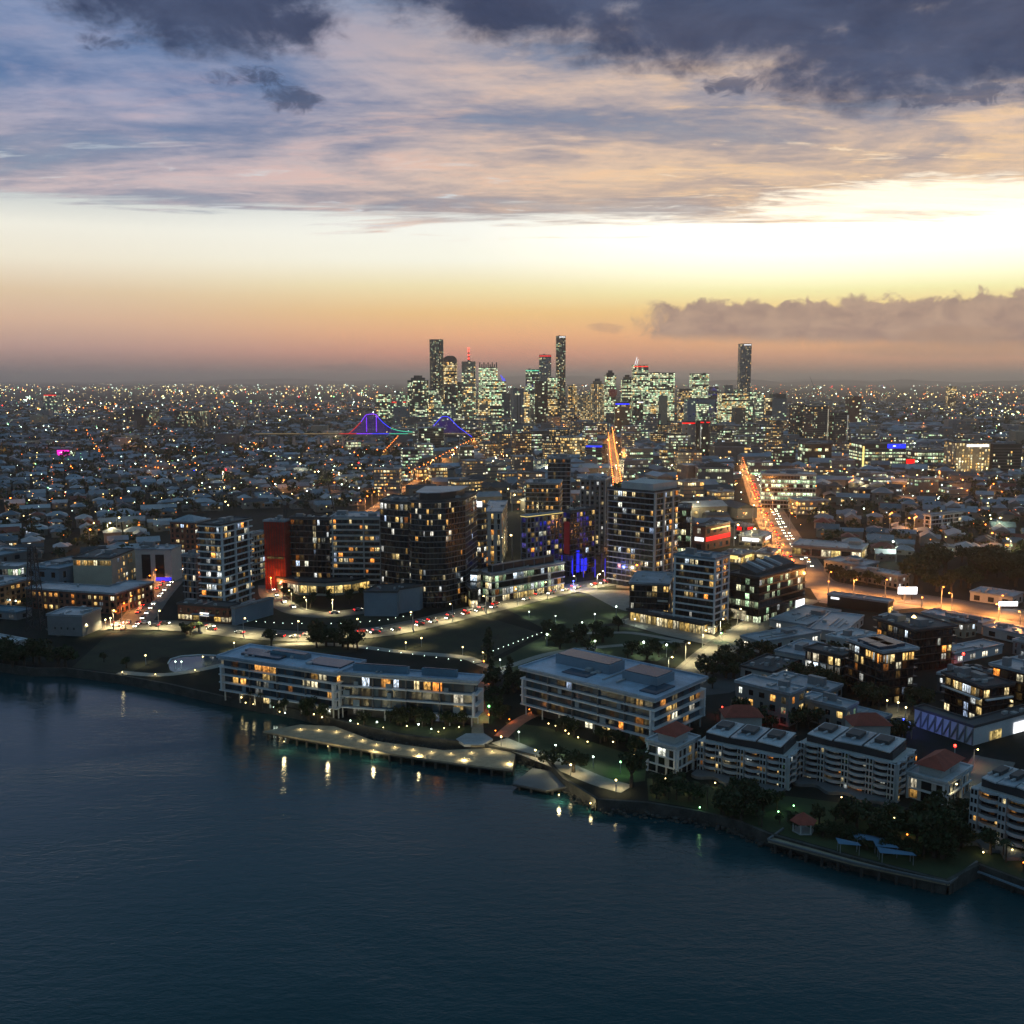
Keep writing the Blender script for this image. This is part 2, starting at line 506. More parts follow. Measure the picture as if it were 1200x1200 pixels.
window_mat('window_office', [(0, s2l((190, 240, 190))), (.3, s2l((222, 255, 200))), (.65, s2l((240, 255, 214))), (1, s2l((255, 244, 190)))], .1, 2.2, 1.8)
window_mat('window_white', [(0, s2l((220, 240, 255))), (.5, s2l((255, 255, 245))), (1, s2l((255, 240, 205)))], .08, 2.6, 2.1)
window_mat('blue_pane_glow', [(0, s2l((50, 60, 255))), (.5, s2l((90, 80, 255))), (1, s2l((140, 130, 255)))], .03, .5, 1.4)
window_mat('window_dim', [(0, s2l((90, 110, 120))), (.5, s2l((140, 140, 120))), (1, s2l((170, 150, 110)))], .02, .12, 1.5)
window_mat('city_office', [(0, s2l((190, 245, 190))), (.3, s2l((222, 255, 200))), (.65, s2l((240, 255, 214))), (1, s2l((255, 244, 190)))], .35, 3.2, 1.3)
window_mat('city_warm', [(0, s2l((255, 190, 100))), (.5, s2l((255, 220, 140))), (1, s2l((255, 244, 200)))], .3, 3.4, 1.4)
window_mat('shop_front', [(0, s2l((255, 206, 110))), (.5, s2l((255, 222, 140))), (1, s2l((255, 240, 200)))], .4, 2.0, 1.3)
glow('lamp_warm', s2l((255, 222, 140)), 14, var=.6); glow('lamp_orange', s2l((255, 128, 44)), 12, var=.6); glow('lamp_white', s2l((228, 255, 232)), 14, var=.6)
glow('lamp_green', s2l((150, 255, 160)), 12); glow('lamp_red', s2l((255, 40, 30)), 14); glow('lamp_blue', s2l((40, 60, 255)), 7)
glow('lamp_violet', s2l((120, 40, 255)), 4.5); glow('lamp_teal', s2l((60, 230, 190)), 4); glow('lamp_magenta', s2l((255, 30, 200)), 1.5)
glow('sign_white', s2l((250, 252, 255)), 1.6); glow('billboard_white', s2l((250, 252, 255)), 5.0); glow('sign_blue', s2l((20, 40, 255)), 2.4); glow('sign_red', s2l((255, 20, 20)), 1.4)
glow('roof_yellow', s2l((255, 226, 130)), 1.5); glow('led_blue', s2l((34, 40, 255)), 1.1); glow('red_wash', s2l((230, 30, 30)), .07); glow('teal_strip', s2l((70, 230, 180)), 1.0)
surf('balcony_white', (.40, .42, .44), .6, .15, .3); glow('bridge_blue', s2l((50, 60, 255)), 1.7); glow('bridge_violet', s2l((130, 50, 255)), 1.8); glow('deck_glow', s2l((255, 220, 140)), .28); glow('bridge_red', s2l((255, 40, 40)), .9); glow('violet_web_glow', s2l((120, 50, 255)), .1); glow('headlight', s2l((255, 250, 225)), 20); glow('taillight', s2l((255, 24, 16)), 12)

# ------------------------------------------------------------------ ground, river
def shore(*px): return [G(x, y, GZ) for x, y in px]
# top of the bank, left to right
SH = [(-330, 742), (-120, 764), (0, 779), (40, 784), (78, 784), (140, 792), (200, 803), (262, 817), (345, 832), (400, 846), (470, 862), (560, 872), (600, 880), (640, 890),
      (662, 914), (700, 938), (760, 942), (820, 952), (862, 962), (900, 978), (1000, 1006), (1110, 1034), (1146, 1014), (1200, 1034), (1300, 1066), (1500, 1120)]
shore_w = [(p.x, p.y) for p in shore(*SH)]
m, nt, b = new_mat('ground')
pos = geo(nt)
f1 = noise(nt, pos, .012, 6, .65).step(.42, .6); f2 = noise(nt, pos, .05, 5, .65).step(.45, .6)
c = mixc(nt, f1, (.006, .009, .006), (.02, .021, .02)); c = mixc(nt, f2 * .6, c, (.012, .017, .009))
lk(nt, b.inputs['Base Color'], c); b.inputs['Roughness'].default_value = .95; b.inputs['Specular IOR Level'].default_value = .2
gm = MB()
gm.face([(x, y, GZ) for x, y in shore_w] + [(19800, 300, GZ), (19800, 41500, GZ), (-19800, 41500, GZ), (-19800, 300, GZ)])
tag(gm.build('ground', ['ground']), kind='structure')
rk = MB(); r8 = random.Random(8)
for a_, b_ in zip(shore_w[9:], shore_w[10:21]):
    a_, b_ = Vector(a_), Vector(b_); L_ = (b_ - a_).length; d_ = (b_ - a_) / L_; n_ = Vector((d_.y, -d_.x))
    for _ in range(int(L_ * 2.2)):
        q_ = a_ + d_ * r8.uniform(0, L_) + n_ * abs(r8.gauss(.6, 1.5)); rk.ball((q_.x, q_.y, max(-.3, 1.6 - (q_ - a_).dot(n_) * .6) * r8.random()), r8.uniform(.3, .9), 0, r8.uniform(.25, .6))
tag(rk.build('bank_rocks', ['seawall']), 'dark rocks heaped along the foot of the river bank', 'rocks', kind='stuff')
m, nt, b = new_mat('river_water')
pos = geo(nt); px, py, pz = sep(nt, pos)
cq = comb(nt, px * .7, py * 1.5, 0.)
w1 = noise(nt, cq, .28, 4, .6, .4); w2 = noise(nt, cq, 1.1, 3, .6, .2); w3 = noise(nt, cq, .05, 3, .5)
patch = noise(nt, comb(nt, px * .5, py * 1.3, 3.), .016, 4, .6, 1.2)     # slicks: calmer and rougher water
bn = nt.nodes.new('ShaderNodeBump'); bn.inputs['Distance'].default_value = 1.0
lk(nt, bn.inputs['Strength'], patch.step(.35, .65, .15, .32))
lk(nt, bn.inputs['Height'], w1 * .55 + w2 * .2 + w3 * .5)
nt.links.new(bn.outputs[0], b.inputs['Normal'])
lk(nt, b.inputs['Base Color'], mixc(nt, patch.step(.35, .65), (.008, .044, .052), (.018, .058, .066)))
lk(nt, b.inputs['Roughness'], patch.step(.35, .65, .05, .15))
b.inputs['IOR'].default_value = 1.33
MB().face([(-900, 60, 0), (1100, 60, 0), (1100, 700, 0), (-900, 700, 0)]).build('river', ['river_water'])['kind'] = 'structure'
# stone seawall under the bank
sw = MB()
for (a, b2) in zip(shore_w, shore_w[1:]):
    a, b2 = Vector((*a, 0)), Vector((*b2, 0)); d = (b2 - a).normalized(); n = Vector((d.y, -d.x, 0)) * .5
    sw.mesh([a + n - Vector((0, 0, 1)), b2 + n - Vector((0, 0, 1)), b2 + n + Vector((0, 0, 3.5)), a + n + Vector((0, 0, 3.5)), a - n + Vector((0, 0, 3.5)), b2 - n + Vector((0, 0, 3.5)), b2 - n, a - n],
            [(0, 1, 2, 3), (3, 2, 5, 4), (4, 5, 6, 7)])
o = sw.build('seawall', ['seawall']); tag(o, 'long dark seawall along the river bank', 'seawall')
# far hills
hl = MB()
def hill_row(Y, h, x0, x1, seed, name):
    rr = random.Random(seed); n = 90; mb = MB(); prof = []
    ph = [rr.uniform(0, 6.28) for _ in range(6)]
    for i in range(n + 1):
        t = i / n; x = x0 + (x1 - x0) * t
        z = h * (.45 + .22 * math.sin(t * 9 + ph[0]) + .16 * math.sin(t * 21 + ph[1]) + .09 * math.sin(t * 47 + ph[2]) + .05 * math.sin(t * 90 + ph[3]))
        prof.append((x, max(6, z * min(1, 6 * t, 6 * (1 - t)))))
    for (xa, za), (xb, zb) in zip(prof, prof[1:]):
        mb.mesh([(xa, Y - 2500, GZ), (xb, Y - 2500, GZ), (xb, Y, zb), (xa, Y, za), (xb, Y + 2500, GZ), (xa, Y + 2500, GZ)], [(0, 1, 2, 3), (3, 2, 4, 5)])
    mb.build(name, ['ground'])['kind'] = 'structure'
hill_row(24000, 230, 3500, 19000, 4, 'hills')
hill_row(33000, 250, -17000, 16000, 9, 'far_hills')

# ------------------------------------------------------------------ lawns, roads, paths (each a sheet a little above the last)
def sheet(name, px, mat, z, kind='structure', world=False):
    pts = px if world else [G(x, y, z) for x, y in px]
    o = MB().face([(p[0], p[1], z) for p in pts][::-1]).build(name, [mat])
    me = o.data
    if me.polygons[0].normal.z < 0: me.flip_normals()
    o['kind'] = kind
    return o
ROADS = {}
def road(name, px, w, mat, z, world=False, k=6):
    pts = smooth([(p.x, p.y) for p in (G(x, y) for x, y in px)], k)
    mb = MB(); ribbon(pts, w, z, mb); o = mb.build(name, [mat]); o['kind'] = 'structure'
    ROADS[name] = pts
    for p, q in zip(pts, pts[1:]):
        d = (q - p).normalized(); n = Vector((-d.y, d.x)) * w / 2
        BLOCKED.append((min(p.x, q.x) - w, max(p.x, q.x) + w, min(p.y, q.y) - w, max(p.y, q.y) + w, [p + n, p - n, q - n, q + n]))
    return pts
sheet('river_park', [(84, 782), (128, 742), (230, 741), (300, 745), (360, 752), (400, 754), (420, 764), (380, 766), (262, 768), (258, 772), (190, 770), (150, 790)], 'dry_grass', 3.06)
sheet('bank_lawn', [(300, 702), (345, 720), (380, 724), (428, 720), (470, 722), (488, 722), (470, 731), (400, 738), (330, 737), (285, 733), (322, 714)], 'dry_grass', 3.06)
sheet('dark_field', [(560, 720), (634, 742), (568, 776), (500, 770), (420, 756), (400, 752), (470, 744)], 'dry_grass', 3.06)
sheet('park_lawn', [(590, 712), (660, 697), (720, 694), (742, 716), (720, 730), (680, 735), (640, 738)], 'grass', 3.065)
sheet('front_lawn', [(575, 778), (640, 744), (720, 733), (770, 742), (800, 755), (770, 775), (700, 770), (660, 768), (618, 780), (600, 800)], 'grass', 3.06)
sheet('wharf_lawn', [(410, 845), (440, 836), (553, 850), (553, 870), (470, 859)], 'grass', 3.06)
sheet('promenade_lawn', [(592, 846), (640, 852), (720, 878), (758, 890), (756, 915), (720, 920), (660, 895), (610, 875)], 'grass', 3.06)
sheet('apartment_garden', [(758, 912), (900, 930), (1060, 950), (1130, 960), (1200, 1000), (1200, 1030), (1146, 1010), (1110, 1030), (1000, 1002), (900, 974), (820, 948), (760, 938)], 'grass', 3.06)
sheet('car_park', [(800, 800), (870, 768), (900, 776), (905, 792), (855, 812), (826, 815)], 'asphalt', 3.08)
sheet('plaza', [(738, 724), (836, 745), (848, 752), (836, 757), (770, 742), (722, 728)], 'paving', 3.09)
sheet('town_square', [(664, 690), (738, 692), (740, 718), (720, 712), (690, 696)], 'paving', 3.09)
sheet('forecourt', [(950, 690), (1040, 697), (1110, 704), (1240, 722), (1240, 745), (1170, 738), (1080, 712), (1030, 716), (960, 706)], 'paving', 3.1)
road('waterfront_road', [(60, 742), (118, 734), (180, 733), (235, 736), (290, 742), (340, 746), (395, 745), (450, 740), (500, 730), (545, 719), (600, 706), (650, 694), (690, 686), (745, 678)], 15, 'road_worn', 3.18)
road('park_road', [(316, 686), (318, 697), (330, 708), (352, 718), (385, 721), (428, 716)], 9, 'road_worn', 3.16)
road('brick_street', [(150, 738), (166, 720), (178, 704), (190, 690), (206, 672), (214, 655)], 13, 'road_worn', 3.2)
road('main_street', [(737, 690), (728, 620), (722, 570), (718, 540), (716, 520), (715, 508)], 14, 'road_worn', 3.22, k=4)
road('office_street', [(800, 800), (835, 768), (868, 744), (905, 722), (945, 702)], 12, 'road_worn', 3.2)
road('highway', [(878, 545), (890, 575), (902, 602), (918, 632), (936, 660), (950, 681), (985, 690), (1030, 697), (1090, 705), (1150, 714), (1230, 727)], 24, 'road_worn', 3.17)
road('hill_street', [(425, 606), (455, 585), (492, 562), (520, 545), (548, 528), (575, 515)], 10, 'road_worn', 3.2)
road('mid_street', [(452, 540), (462, 528), (470, 517)], 10, 'road_worn', 3.2)
road('valley_road', [(1230, 594), (1140, 588), (1090, 590), (1060, 580)], 18, 'road_worn', 3.2)
road('lane', [(990, 880), (1040, 850), (1060, 820), (1062, 800)], 8, 'asphalt', 3.19)
road('garden_street', [(1130, 955), (1138, 935), (1150, 915), (1165, 890)], 8, 'road_worn', 3.19)
road('park_path', [(258, 768), (330, 756), (400, 756), (470, 764), (540, 770), (562, 777)], 5, 'paving', 3.12)
road('lawn_path', [(570, 790), (600, 780), (650, 765), (720, 757), (800, 752)], 4, 'paving', 3.125)
road('shore_path', [(562, 778), (600, 792), (620, 800)], 4, 'paving', 3.13)
road('garden_path', [(640, 738), (690, 742), (740, 742), (800, 752)], 4, 'paving', 3.135)
road('promenade', [(585, 868), (620, 882), (660, 898), (700, 915), (735, 925)], 7, 'paving', 3.12)
road('red_walk', [(561, 796), (561, 815), (560, 830), (559, 848)], 8, 'red_paving', 3.14)
road('red_ramp', [(587, 864), (600, 852), (615, 842), (634, 834)], 5, 'red_paving', 3.15)
road('pond_walk', [(140, 788), (175, 791), (205, 790), (240, 784), (262, 779)], 4.5, 'paving', 3.14)
# pond beside the long apartment building
m, nt, b = new_mat('pond_water')
b.inputs['Base Color'].default_value = (.05, .07, .085, 1); b.inputs['Roughness'].default_value = .06; b.inputs['IOR'].default_value = 1.33
pd = [(197, 778), (200, 773), (212, 769.5), (232, 768), (262, 769), (262, 778), (240, 783), (205, 788), (199, 785)]
sheet('pond', pd, 'pond_water', 3.07)
rim = MB(); pr = [G(x, y, 3) for x, y in pd[:5]]
for a, b2 in zip(pr, pr[1:]): rim.bar((a.x, a.y, 3.2), (b2.x, b2.y, 3.2), .5)
tag(rim.build('pond_edge', ['white_paint']), 'curved white rim around the small pond', 'pond edge')
kb = MB()
for nm_, w_ in (('waterfront_road', 15), ('office_street', 12), ('park_road', 9), ('brick_street', 13), ('highway', 24), ('garden_street', 8)):
    for sd in (-1, 1):
        P_ = ROADS[nm_]; Q_ = []
        for i_, p_ in enumerate(P_):
            d_ = (P_[min(len(P_) - 1, i_ + 1)] - P_[max(0, i_ - 1)]).normalized(); Q_.append(p_ + Vector((-d_.y, d_.x)) * sd * (w_ / 2 + 1.))
        ribbon(Q_, 2.0, 3.3, kb)
surf('kerb_paving', (.13, .125, .11), .85, .25, .3)
kb.build('pavement', ['kerb_paving'])['kind'] = 'structure'
# kerb lines down the waterfront road
mk = MB()
pts = ROADS['waterfront_road']
for p, d in along(pts, 9):
    n = Vector((-d.y, d.x)); q = p + d * 4
    for off in (0,):
        a = p + n * off
        mk.face([(a.x - n.x * .12, a.y - n.y * .12, 3.2), (a.x + n.x * .12, a.y + n.y * .12, 3.2), (q.x + n.x * .12, q.y + n.y * .12, 3.2), (q.x - n.x * .12, q.y - n.y * .12, 3.2)])
o = mk.build('road_markings', ['line_paint']); o['kind'] = 'structure'
# ------------------------------------------------------------------ buildings
UNITW = {}
def unit_window(mat):
    if mat not in UNITW:
        mb = MB(); mb.face([(-.5, 0, -.5), (.5, 0, -.5), (.5, 0, .5), (-.5, 0, .5)], 0, UVQ)
        UNITW[mat] = mb.data('window_pane', [mat])
    return UNITW[mat]
def fit(near, Lp, Rp, yaw=None, info=None):
    x, yb, yr = near
    N = G(x, yb); zt = PY(x, yr, N.y).z; h = zt - GZ
    r = G(Rp[0], Rp[1], zt) - N; l = G(Lp[0], Lp[1], zt) - N
    if yaw is None:
        ar = math.atan2(r.y, r.x); al = math.atan2(-l.x, l.y)
        wr, wl = abs(Rp[0] - x) + .01, abs(Lp[0] - x) + .01
        yaw = (ar * wr + al * wl) / (wr + wl)
        yaw = max(math.radians(3), min(math.radians(87), yaw))
    else: yaw = math.radians(yaw)
    dr = Vector((math.cos(yaw), math.sin(yaw), 0)); dl = Vector((-math.sin(yaw), math.cos(yaw), 0))
    def solve(d, px):
        lo, hi = 0., 220.
        base = Vector((N.x, N.y, zt))
        s = 1 if d is dr else -1
        for _ in range(40):
            mid = (lo + hi) / 2
            if s * (PX(base + d * mid)[0] - px) > 0: hi = mid
            else: lo = mid
        return lo
    a, b = solve(dr, Rp[0]), solve(dl, Lp[0])
    return N, yaw, (26 if a > 129 else min(a, 60)), (30 if b > 129 else min(b, 80)), h
def rect(N, yaw, a, b):
    dr = Vector((math.cos(yaw), math.sin(yaw), 0)); dl = Vector((-math.sin(yaw), math.cos(yaw), 0))
    return [(p.x, p.y) for p in (N, N + dr * a, N + dr * a + dl * b, N + dl * b)]
def ell(N, yaw, a, b, t):
    dr = Vector((math.cos(yaw), math.sin(yaw), 0)); dl = Vector((-math.sin(yaw), math.cos(yaw), 0))
    return [(p.x, p.y) for p in (N, N + dr * a, N + dr * a + dl * t, N + dr * t + dl * t, N + dr * t + dl * b, N + dl * b)]

ST = {}
def style(name, base=None, **k):
    d = dict(fh=3.2, bay=3.4, band=None, pier=0, wall='concrete', win=[('window_warm', 1)], lit=.25, fw=.8, fhh=.62, mode='resi', dark='dark_glass',
             roof='roof_dark', plant=2, shop=0, far=False, rim=None, lift=.5, edge={}, plantmat='grey_panel', stiles=0)
    if base: d.update(ST[base])
    d.update(k); ST[name] = d
style('white_flats', band=(.9, .6, 'white_paint'), wall='dark_panel', lit=.2, pier=4, pierm='white_paint', roof='roof_dark', win=[('window_warm', 4), ('window_white', 1)])
style('dark_flats', band=(.5, .35, 'concrete_dark'), wall='black_panel', lit=.2, win=[('window_warm', 5), ('window_amber', 2), ('window_white', 1), ('window_dim', 2)], bay=2.8)
style('black_tower', band=(.35, .3, 'grey_panel'), wall='black_panel', lit=.2, win=[('window_warm', 3), ('window_white', 1), ('window_dim', 2)], bay=2.6, fw=.72)
style('pale_flats', band=(1.0, .9, 'pale_render'), wall='mid_render', lit=.28, win=[('window_warm', 3), ('window_amber', 1)], pier=5, pierm='pale_render', roof='roof_metal')
style('cream_flats', wall='cream_render', lit=.35, win=[('window_warm', 3), ('window_amber', 2)], fw=.5, roof='roof_metal', band=(.3, .3, 'cream_render'))
style('tan_flats', wall='tan_render', lit=.35, win=[('window_warm', 2), ('window_amber', 3)], fw=.5, roof='roof_metal')
style('grey_flats', wall='concrete_dark', lit=.2, win=[('window_warm', 2), ('window_white', 2)], fw=.5, band=(.4, .5, 'concrete'), roof='roof_metal')
style('office', fh=3.8, bay=3.0, wall='dark_glass', band=(.3, .9, 'concrete_dark'), lit=.75, mode='office', win=[('window_office', 5), ('window_white', 1)], fw=.94, fhh=.6, roof='roof_dark')
style('pale_office', 'office', band=(.35, 1.1, 'concrete'), roof='roof_metal')
style('black_office', 'office', band=(.25, .7, 'black_panel'), lit=.5)
style('brick_flats', wall='brick', band=None, lit=.3, pier=3, pierm='orange_brick', win=[('window_warm', 2), ('window_amber', 2)], fw=.6, roof='roof_metal')
style('shed', fh=5, bay=8, wall='pale_render', lit=.1, dark='dark_glass', fw=.42, roof='roof_metal', win=[('window_white', 1)], plant=1, lift=.3)
style('dark_shed', 'shed', wall='concrete_dark', roof='roof_metal')
style('far_office', 'office', far=True, band=None, plant=1, dark=None, bay=3.6, fw=.9)
style('far_flats', 'dark_flats', far=True, band=None, plant=1, dark=None, bay=4., lit=.3)

def vis(a, b, tol=-.2):
    mid = Vector(((a[0] + b[0]) / 2, (a[1] + b[1]) / 2)); n = Vector((b[1] - a[1], a[0] - b[0]))
    if n.length < .01: return False
    v = -mid
    return n.normalized().dot(v.normalized()) > tol
NB = [0]
def building(name, label, cat, poly, h, st, group=None, z0=GZ, seed=None, roofpoly=None, noblock=False, ov=None):
    s = dict(ST[st]) if isinstance(st, str) else dict(st)
    if ov: s.update(ov)
    NB[0] += 1; rr = random.Random(NB[0] * 13 + 5 if seed is None else seed)
    cx = sum(p[0] for p in poly) / len(poly); cyy = sum(p[1] for p in poly) / len(poly)
    root = thing(name, label, cat, (cx, cyy, z0), group)
    if not noblock and z0 < 4: block_out(poly)
    n = max(1, round((h - s['lift']) / s['fh'])); fh = (h - s['lift']) / n
    wallmats = [s['wall']]; wm = MB(); wm.prism(poly, z0 - .3, z0 + h, 0)
    if s['far'] and s.get('fband'):
        wallmats.append(s['fband'][1])
        for k in range(1, n): wm.prism(offset(poly, .25), z0 + k * fh - s['fband'][0], z0 + k * fh, 1)
    wm.build('wall', wallmats, root)
    if s['band']:
        dep, bh, bm = s['band']; bp = offset(poly, dep)
        for k in range(1, n + 1):
            if s.get('skip0') and k <= s['skip0']: continue
            MB().prism(bp, z0 + k * fh - bh * .55, z0 + k * fh + bh * .45 - (.02 if k == n else 0)).build('floor_slab', [bm], root)
    # windows, floor by floor and bay by bay
    wins = []; names, wts = [w[0] for w in s['win']], [w[1] for w in s['win']]
    hero = rr.random()
    for ei, (a, b) in enumerate(zip(poly, poly[1:] + poly[:1])):
        L = math.hypot(b[0] - a[0], b[1] - a[1])
        if L < 1.2 or not vis(a, b): continue
        e = dict(s); e.update(s['edge'].get(ei, {}))
        m = max(1, round(L / e['bay'])); bw = L / m; ang = math.atan2(b[1] - a[1], b[0] - a[0])
        nx, ny = math.sin(ang), -math.cos(ang)
        dep = .06
        col = [rr.random() for _ in range(m)]
        if e['pier']:
            d = (s['band'][0] + .12) if s['band'] else .5
            for i in range(0, m + 1, e['pier']):
                t = min(max(i * bw, .3), L - .3)
                c = (a[0] + (b[0] - a[0]) * t / L + nx * d / 2, a[1] + (b[1] - a[1]) * t / L + ny * d / 2, z0)
                MB().box(c, (e.get('pw', .6), d + .1, h - .05), ang).build('pier', [e['pierm']], root)
        for k in range(n):
            fl = rr.choice((.15, .6, 1., 1.25)) if e['mode'] == 'office' else 1.
            bh = s['band'][1] if s['band'] else .4
            zc = z0 + k * fh + fh * .5 - (.0 if not s['band'] else bh * .05)
            wh = min(fh * e['fhh'] if not s['band'] else fh - bh * .95, fh * .9)
            run = 0
            for i in range(m):
                t = (i + .5) * bw
                p = (a[0] + (b[0] - a[0]) * t / L + nx * dep, a[1] + (b[1] - a[1]) * t / L + ny * dep, zc)
                if k == 0 and e['shop']:
                    wins.append((p, ang, bw * .9, wh, 'shop_front', rr.random() < e['shop'])); continue
                if e['mode'] == 'office': q = e['lit'] * fl
                else: q = e['lit'] * (.35 + 1.3 * col[i]) * (1.6 if k == n - 1 else 1)
                if run > 0: lit = True; run -= 1
                else:
                    lit = rr.random() < q
                    if lit and e['mode'] != 'office' and rr.random() < .35: run = 1
                w = bw * e['fw'] * rr.choice((1, 1, .8, .55) if e['mode'] != 'office' else (1, 1, .95))
                wins.append((p, ang, w, wh * (1 if e['mode'] == 'office' else rr.choice((1, 1, .85))), rr.choices(names, wts)[0], lit))
    lit = [w for w in wins if w[5]]; dark = [w for w in wins if not w[5] and s['dark']]
    rest = lit
    if not s['far']:
        if len(lit) > 100: rr.shuffle(lit)
        for p, ang, w, hh_, mt, _ in lit[:100]:
            o = add('window', unit_window(mt), root)
            o.location = (p[0] - cx, p[1] - cyy, p[2] - z0); o.rotation_euler = (0, 0, ang); o.scale = (w, 1, hh_)
        rest = lit[100:]
    if rest or dark:
        mb = MB(); ms = []
        for p, ang, w, hh_, mt, l in rest + dark:
            mt = mt if l else s['dark']
            if mt not in ms: ms.append(mt)
            ux, uy = math.cos(ang) * w / 2, math.sin(ang) * w / 2
            mb.face([(p[0] - ux, p[1] - uy, p[2] - hh_ / 2), (p[0] + ux, p[1] + uy, p[2] - hh_ / 2), (p[0] + ux, p[1] + uy, p[2] + hh_ / 2), (p[0] - ux, p[1] - uy, p[2] + hh_ / 2)], ms.index(mt), UVQ)
        mb.build('window', ms, root)['kind'] = 'stuff'
    # roof: slab with a raised rim, plant rooms
    rp = roofpoly or offset(poly, (s['band'][0] + .15) if s['band'] else .35)
    rm = MB(); rm.prism(rp, z0 + h, z0 + h + .35)
    inn = offset(rp, -.5); nn = len(rp)
    for i in range(nn):
        j = (i + 1) % nn
        q = [rp[i], rp[j], inn[j], inn[i]]
        rm.prism([(x, y) for x, y in q], z0 + h + .353, z0 + h + .9)
    root['top'] = z0 + h + .35
    rf = rm.build('roof', [s['roof']], root)
    if s['rim']:
        MB().prism(offset(rp, .08), z0 + h + .05, z0 + h + .3).build('roof_light', [s['rim']], root)
    xs = [p[0] - cx for p in poly]; L0 = min(math.hypot(poly[1][0] - poly[0][0], poly[1][1] - poly[0][1]), 60); L1 = math.hypot(poly[2][0] - poly[1][0], poly[2][1] - poly[1][1])
    an = math.atan2(poly[1][1] - poly[0][1], poly[1][0] - poly[0][0])
    for i in range(s['plant']):
        for _ in range(12):
            px_ = cx + rr.uniform(-.35, .35) * (max(xs) - min(xs)); py_ = cyy + rr.uniform(-.3, .3) * L1
            sx, sy = rr.uniform(.12, .3) * L0, rr.uniform(.15, .35) * L1
            if all(inside(poly, px_ + u * sx * .7, py_ + v * sy * .7) for u in (-1, 1) for v in (-1, 1)):
                MB().box((px_, py_, z0 + h + .352), (sx, sy, rr.uniform(1.2, 3.2)), an, 0).build('roof_plant', [s['plantmat']], rf); break
    if not s['far']:
        for i in range(rr.randint(5, 10)):
            px_ = cx + rr.uniform(-.4, .4) * (max(xs) - min(xs)); py_ = cyy + rr.uniform(-.4, .4) * L1
            if inside(poly, px_, py_): MB().box((px_, py_, z0 + h + .351), (rr.uniform(.8, 2.4), rr.uniform(.8, 2), rr.uniform(.6, 1.3)), an).build('roof_vent', ['metal_post'], rf)
        for i in range(rr.randint(1, 3)):
            t_ = rr.uniform(.2, .8); q0 = [poly[3][k_] + (poly[0][k_] - poly[3][k_]) * t_ for k_ in (0, 1)] if len(poly) == 4 else None
            if q0 is None: break
            q1 = [poly[2][k_] + (poly[1][k_] - poly[2][k_]) * t_ for k_ in (0, 1)]
            u0, u1 = rr.uniform(.12, .3), rr.uniform(.5, .88)
            MB().bar((q0[0] + (q1[0] - q0[0]) * u0, q0[1] + (q1[1] - q0[1]) * u0, z0 + h + .7), (q0[0] + (q1[0] - q0[0]) * u1, q0[1] + (q1[1] - q0[1]) * u1, z0 + h + .7), rr.uniform(.3, .7)).build('roof_duct', ['metal_post'], rf)
    return root
def hip_roof(poly, z, rise, over, root, mat, name='roof'):
    p = offset(poly, over); mb = MB()
    a = [Vector((x, y, z)) for x, y in p]
    c = (a[0] + a[1] + a[2] + a[3]) / 4
    L0, L1 = (a[1] - a[0]).length, (a[2] - a[1]).length
    if L0 >= L1: d = (a[1] - a[0]).normalized() * (L0 - L1 * .9) / 2; r0, r1 = c - d, c + d
    else: d = (a[2] - a[1]).normalized() * (L1 - L0 * .9) / 2; r0, r1 = c - d, c + d
    up = Vector((0, 0, rise)); r0 = r0 + up; r1 = r1 + up
    v = a + [r0, r1]
    if L0 >= L1: fs = [(0, 1, 5, 4), (1, 2, 5), (2, 3, 4, 5), (3, 0, 4)]
    else: fs = [(0, 1, 4), (1, 2, 5, 4), (2, 3, 5), (3, 0, 4, 5)]
    mb.mesh(v, fs + [(3, 2, 1, 0)])
    return mb.build(name, [mat], root)
def blk(name, label, near, Lp, Rp, st, cat='building', yaw=None, group=None, Lsh=None, **ov):
    N, yw, a, b, h = fit(near, Lp, Rp, yaw)
    if DEBUG: print('BLK', label[:40], 'yaw %.0f a %.0f b %.0f h %.0f d %.0f' % (math.degrees(yw), a, b, h, N.y))
    poly = ell(N, yw, a, b, Lsh) if Lsh else rect(N, yw, a, b)
    hip = ov.pop('hip', None)
    if hip: ov['plant'] = 0
    root = building(name, label, cat, poly, h, st, group, ov=ov)
    if hip: hip_roof(poly, GZ + h + .36, hip[0], .6, root, hip[1], 'hip_roof')
    return root, poly, h
def strip(root, name, a, b, h, mat, th=.3):          # a lit or painted panel between two points
    a, b = Vector(a), Vector(b); d = (b - a); ang = math.atan2(d.y, d.x); c = (a + b) / 2
    return MB().box((c.x, c.y, c.z), (d.length, th, h), ang).build(name, [mat], root)
def fpt(poly, e, t, out, z):                          # a point on facade e
    a, b = poly[e], poly[(e + 1) % len(poly)]
    L = math.hypot(b[0] - a[0], b[1] - a[1]); n = ((b[1] - a[1]) / L, -(b[0] - a[0]) / L)
    return (a[0] + (b[0] - a[0]) * t + n[0] * out, a[1] + (b[1] - a[1]) * t + n[1] * out, z)
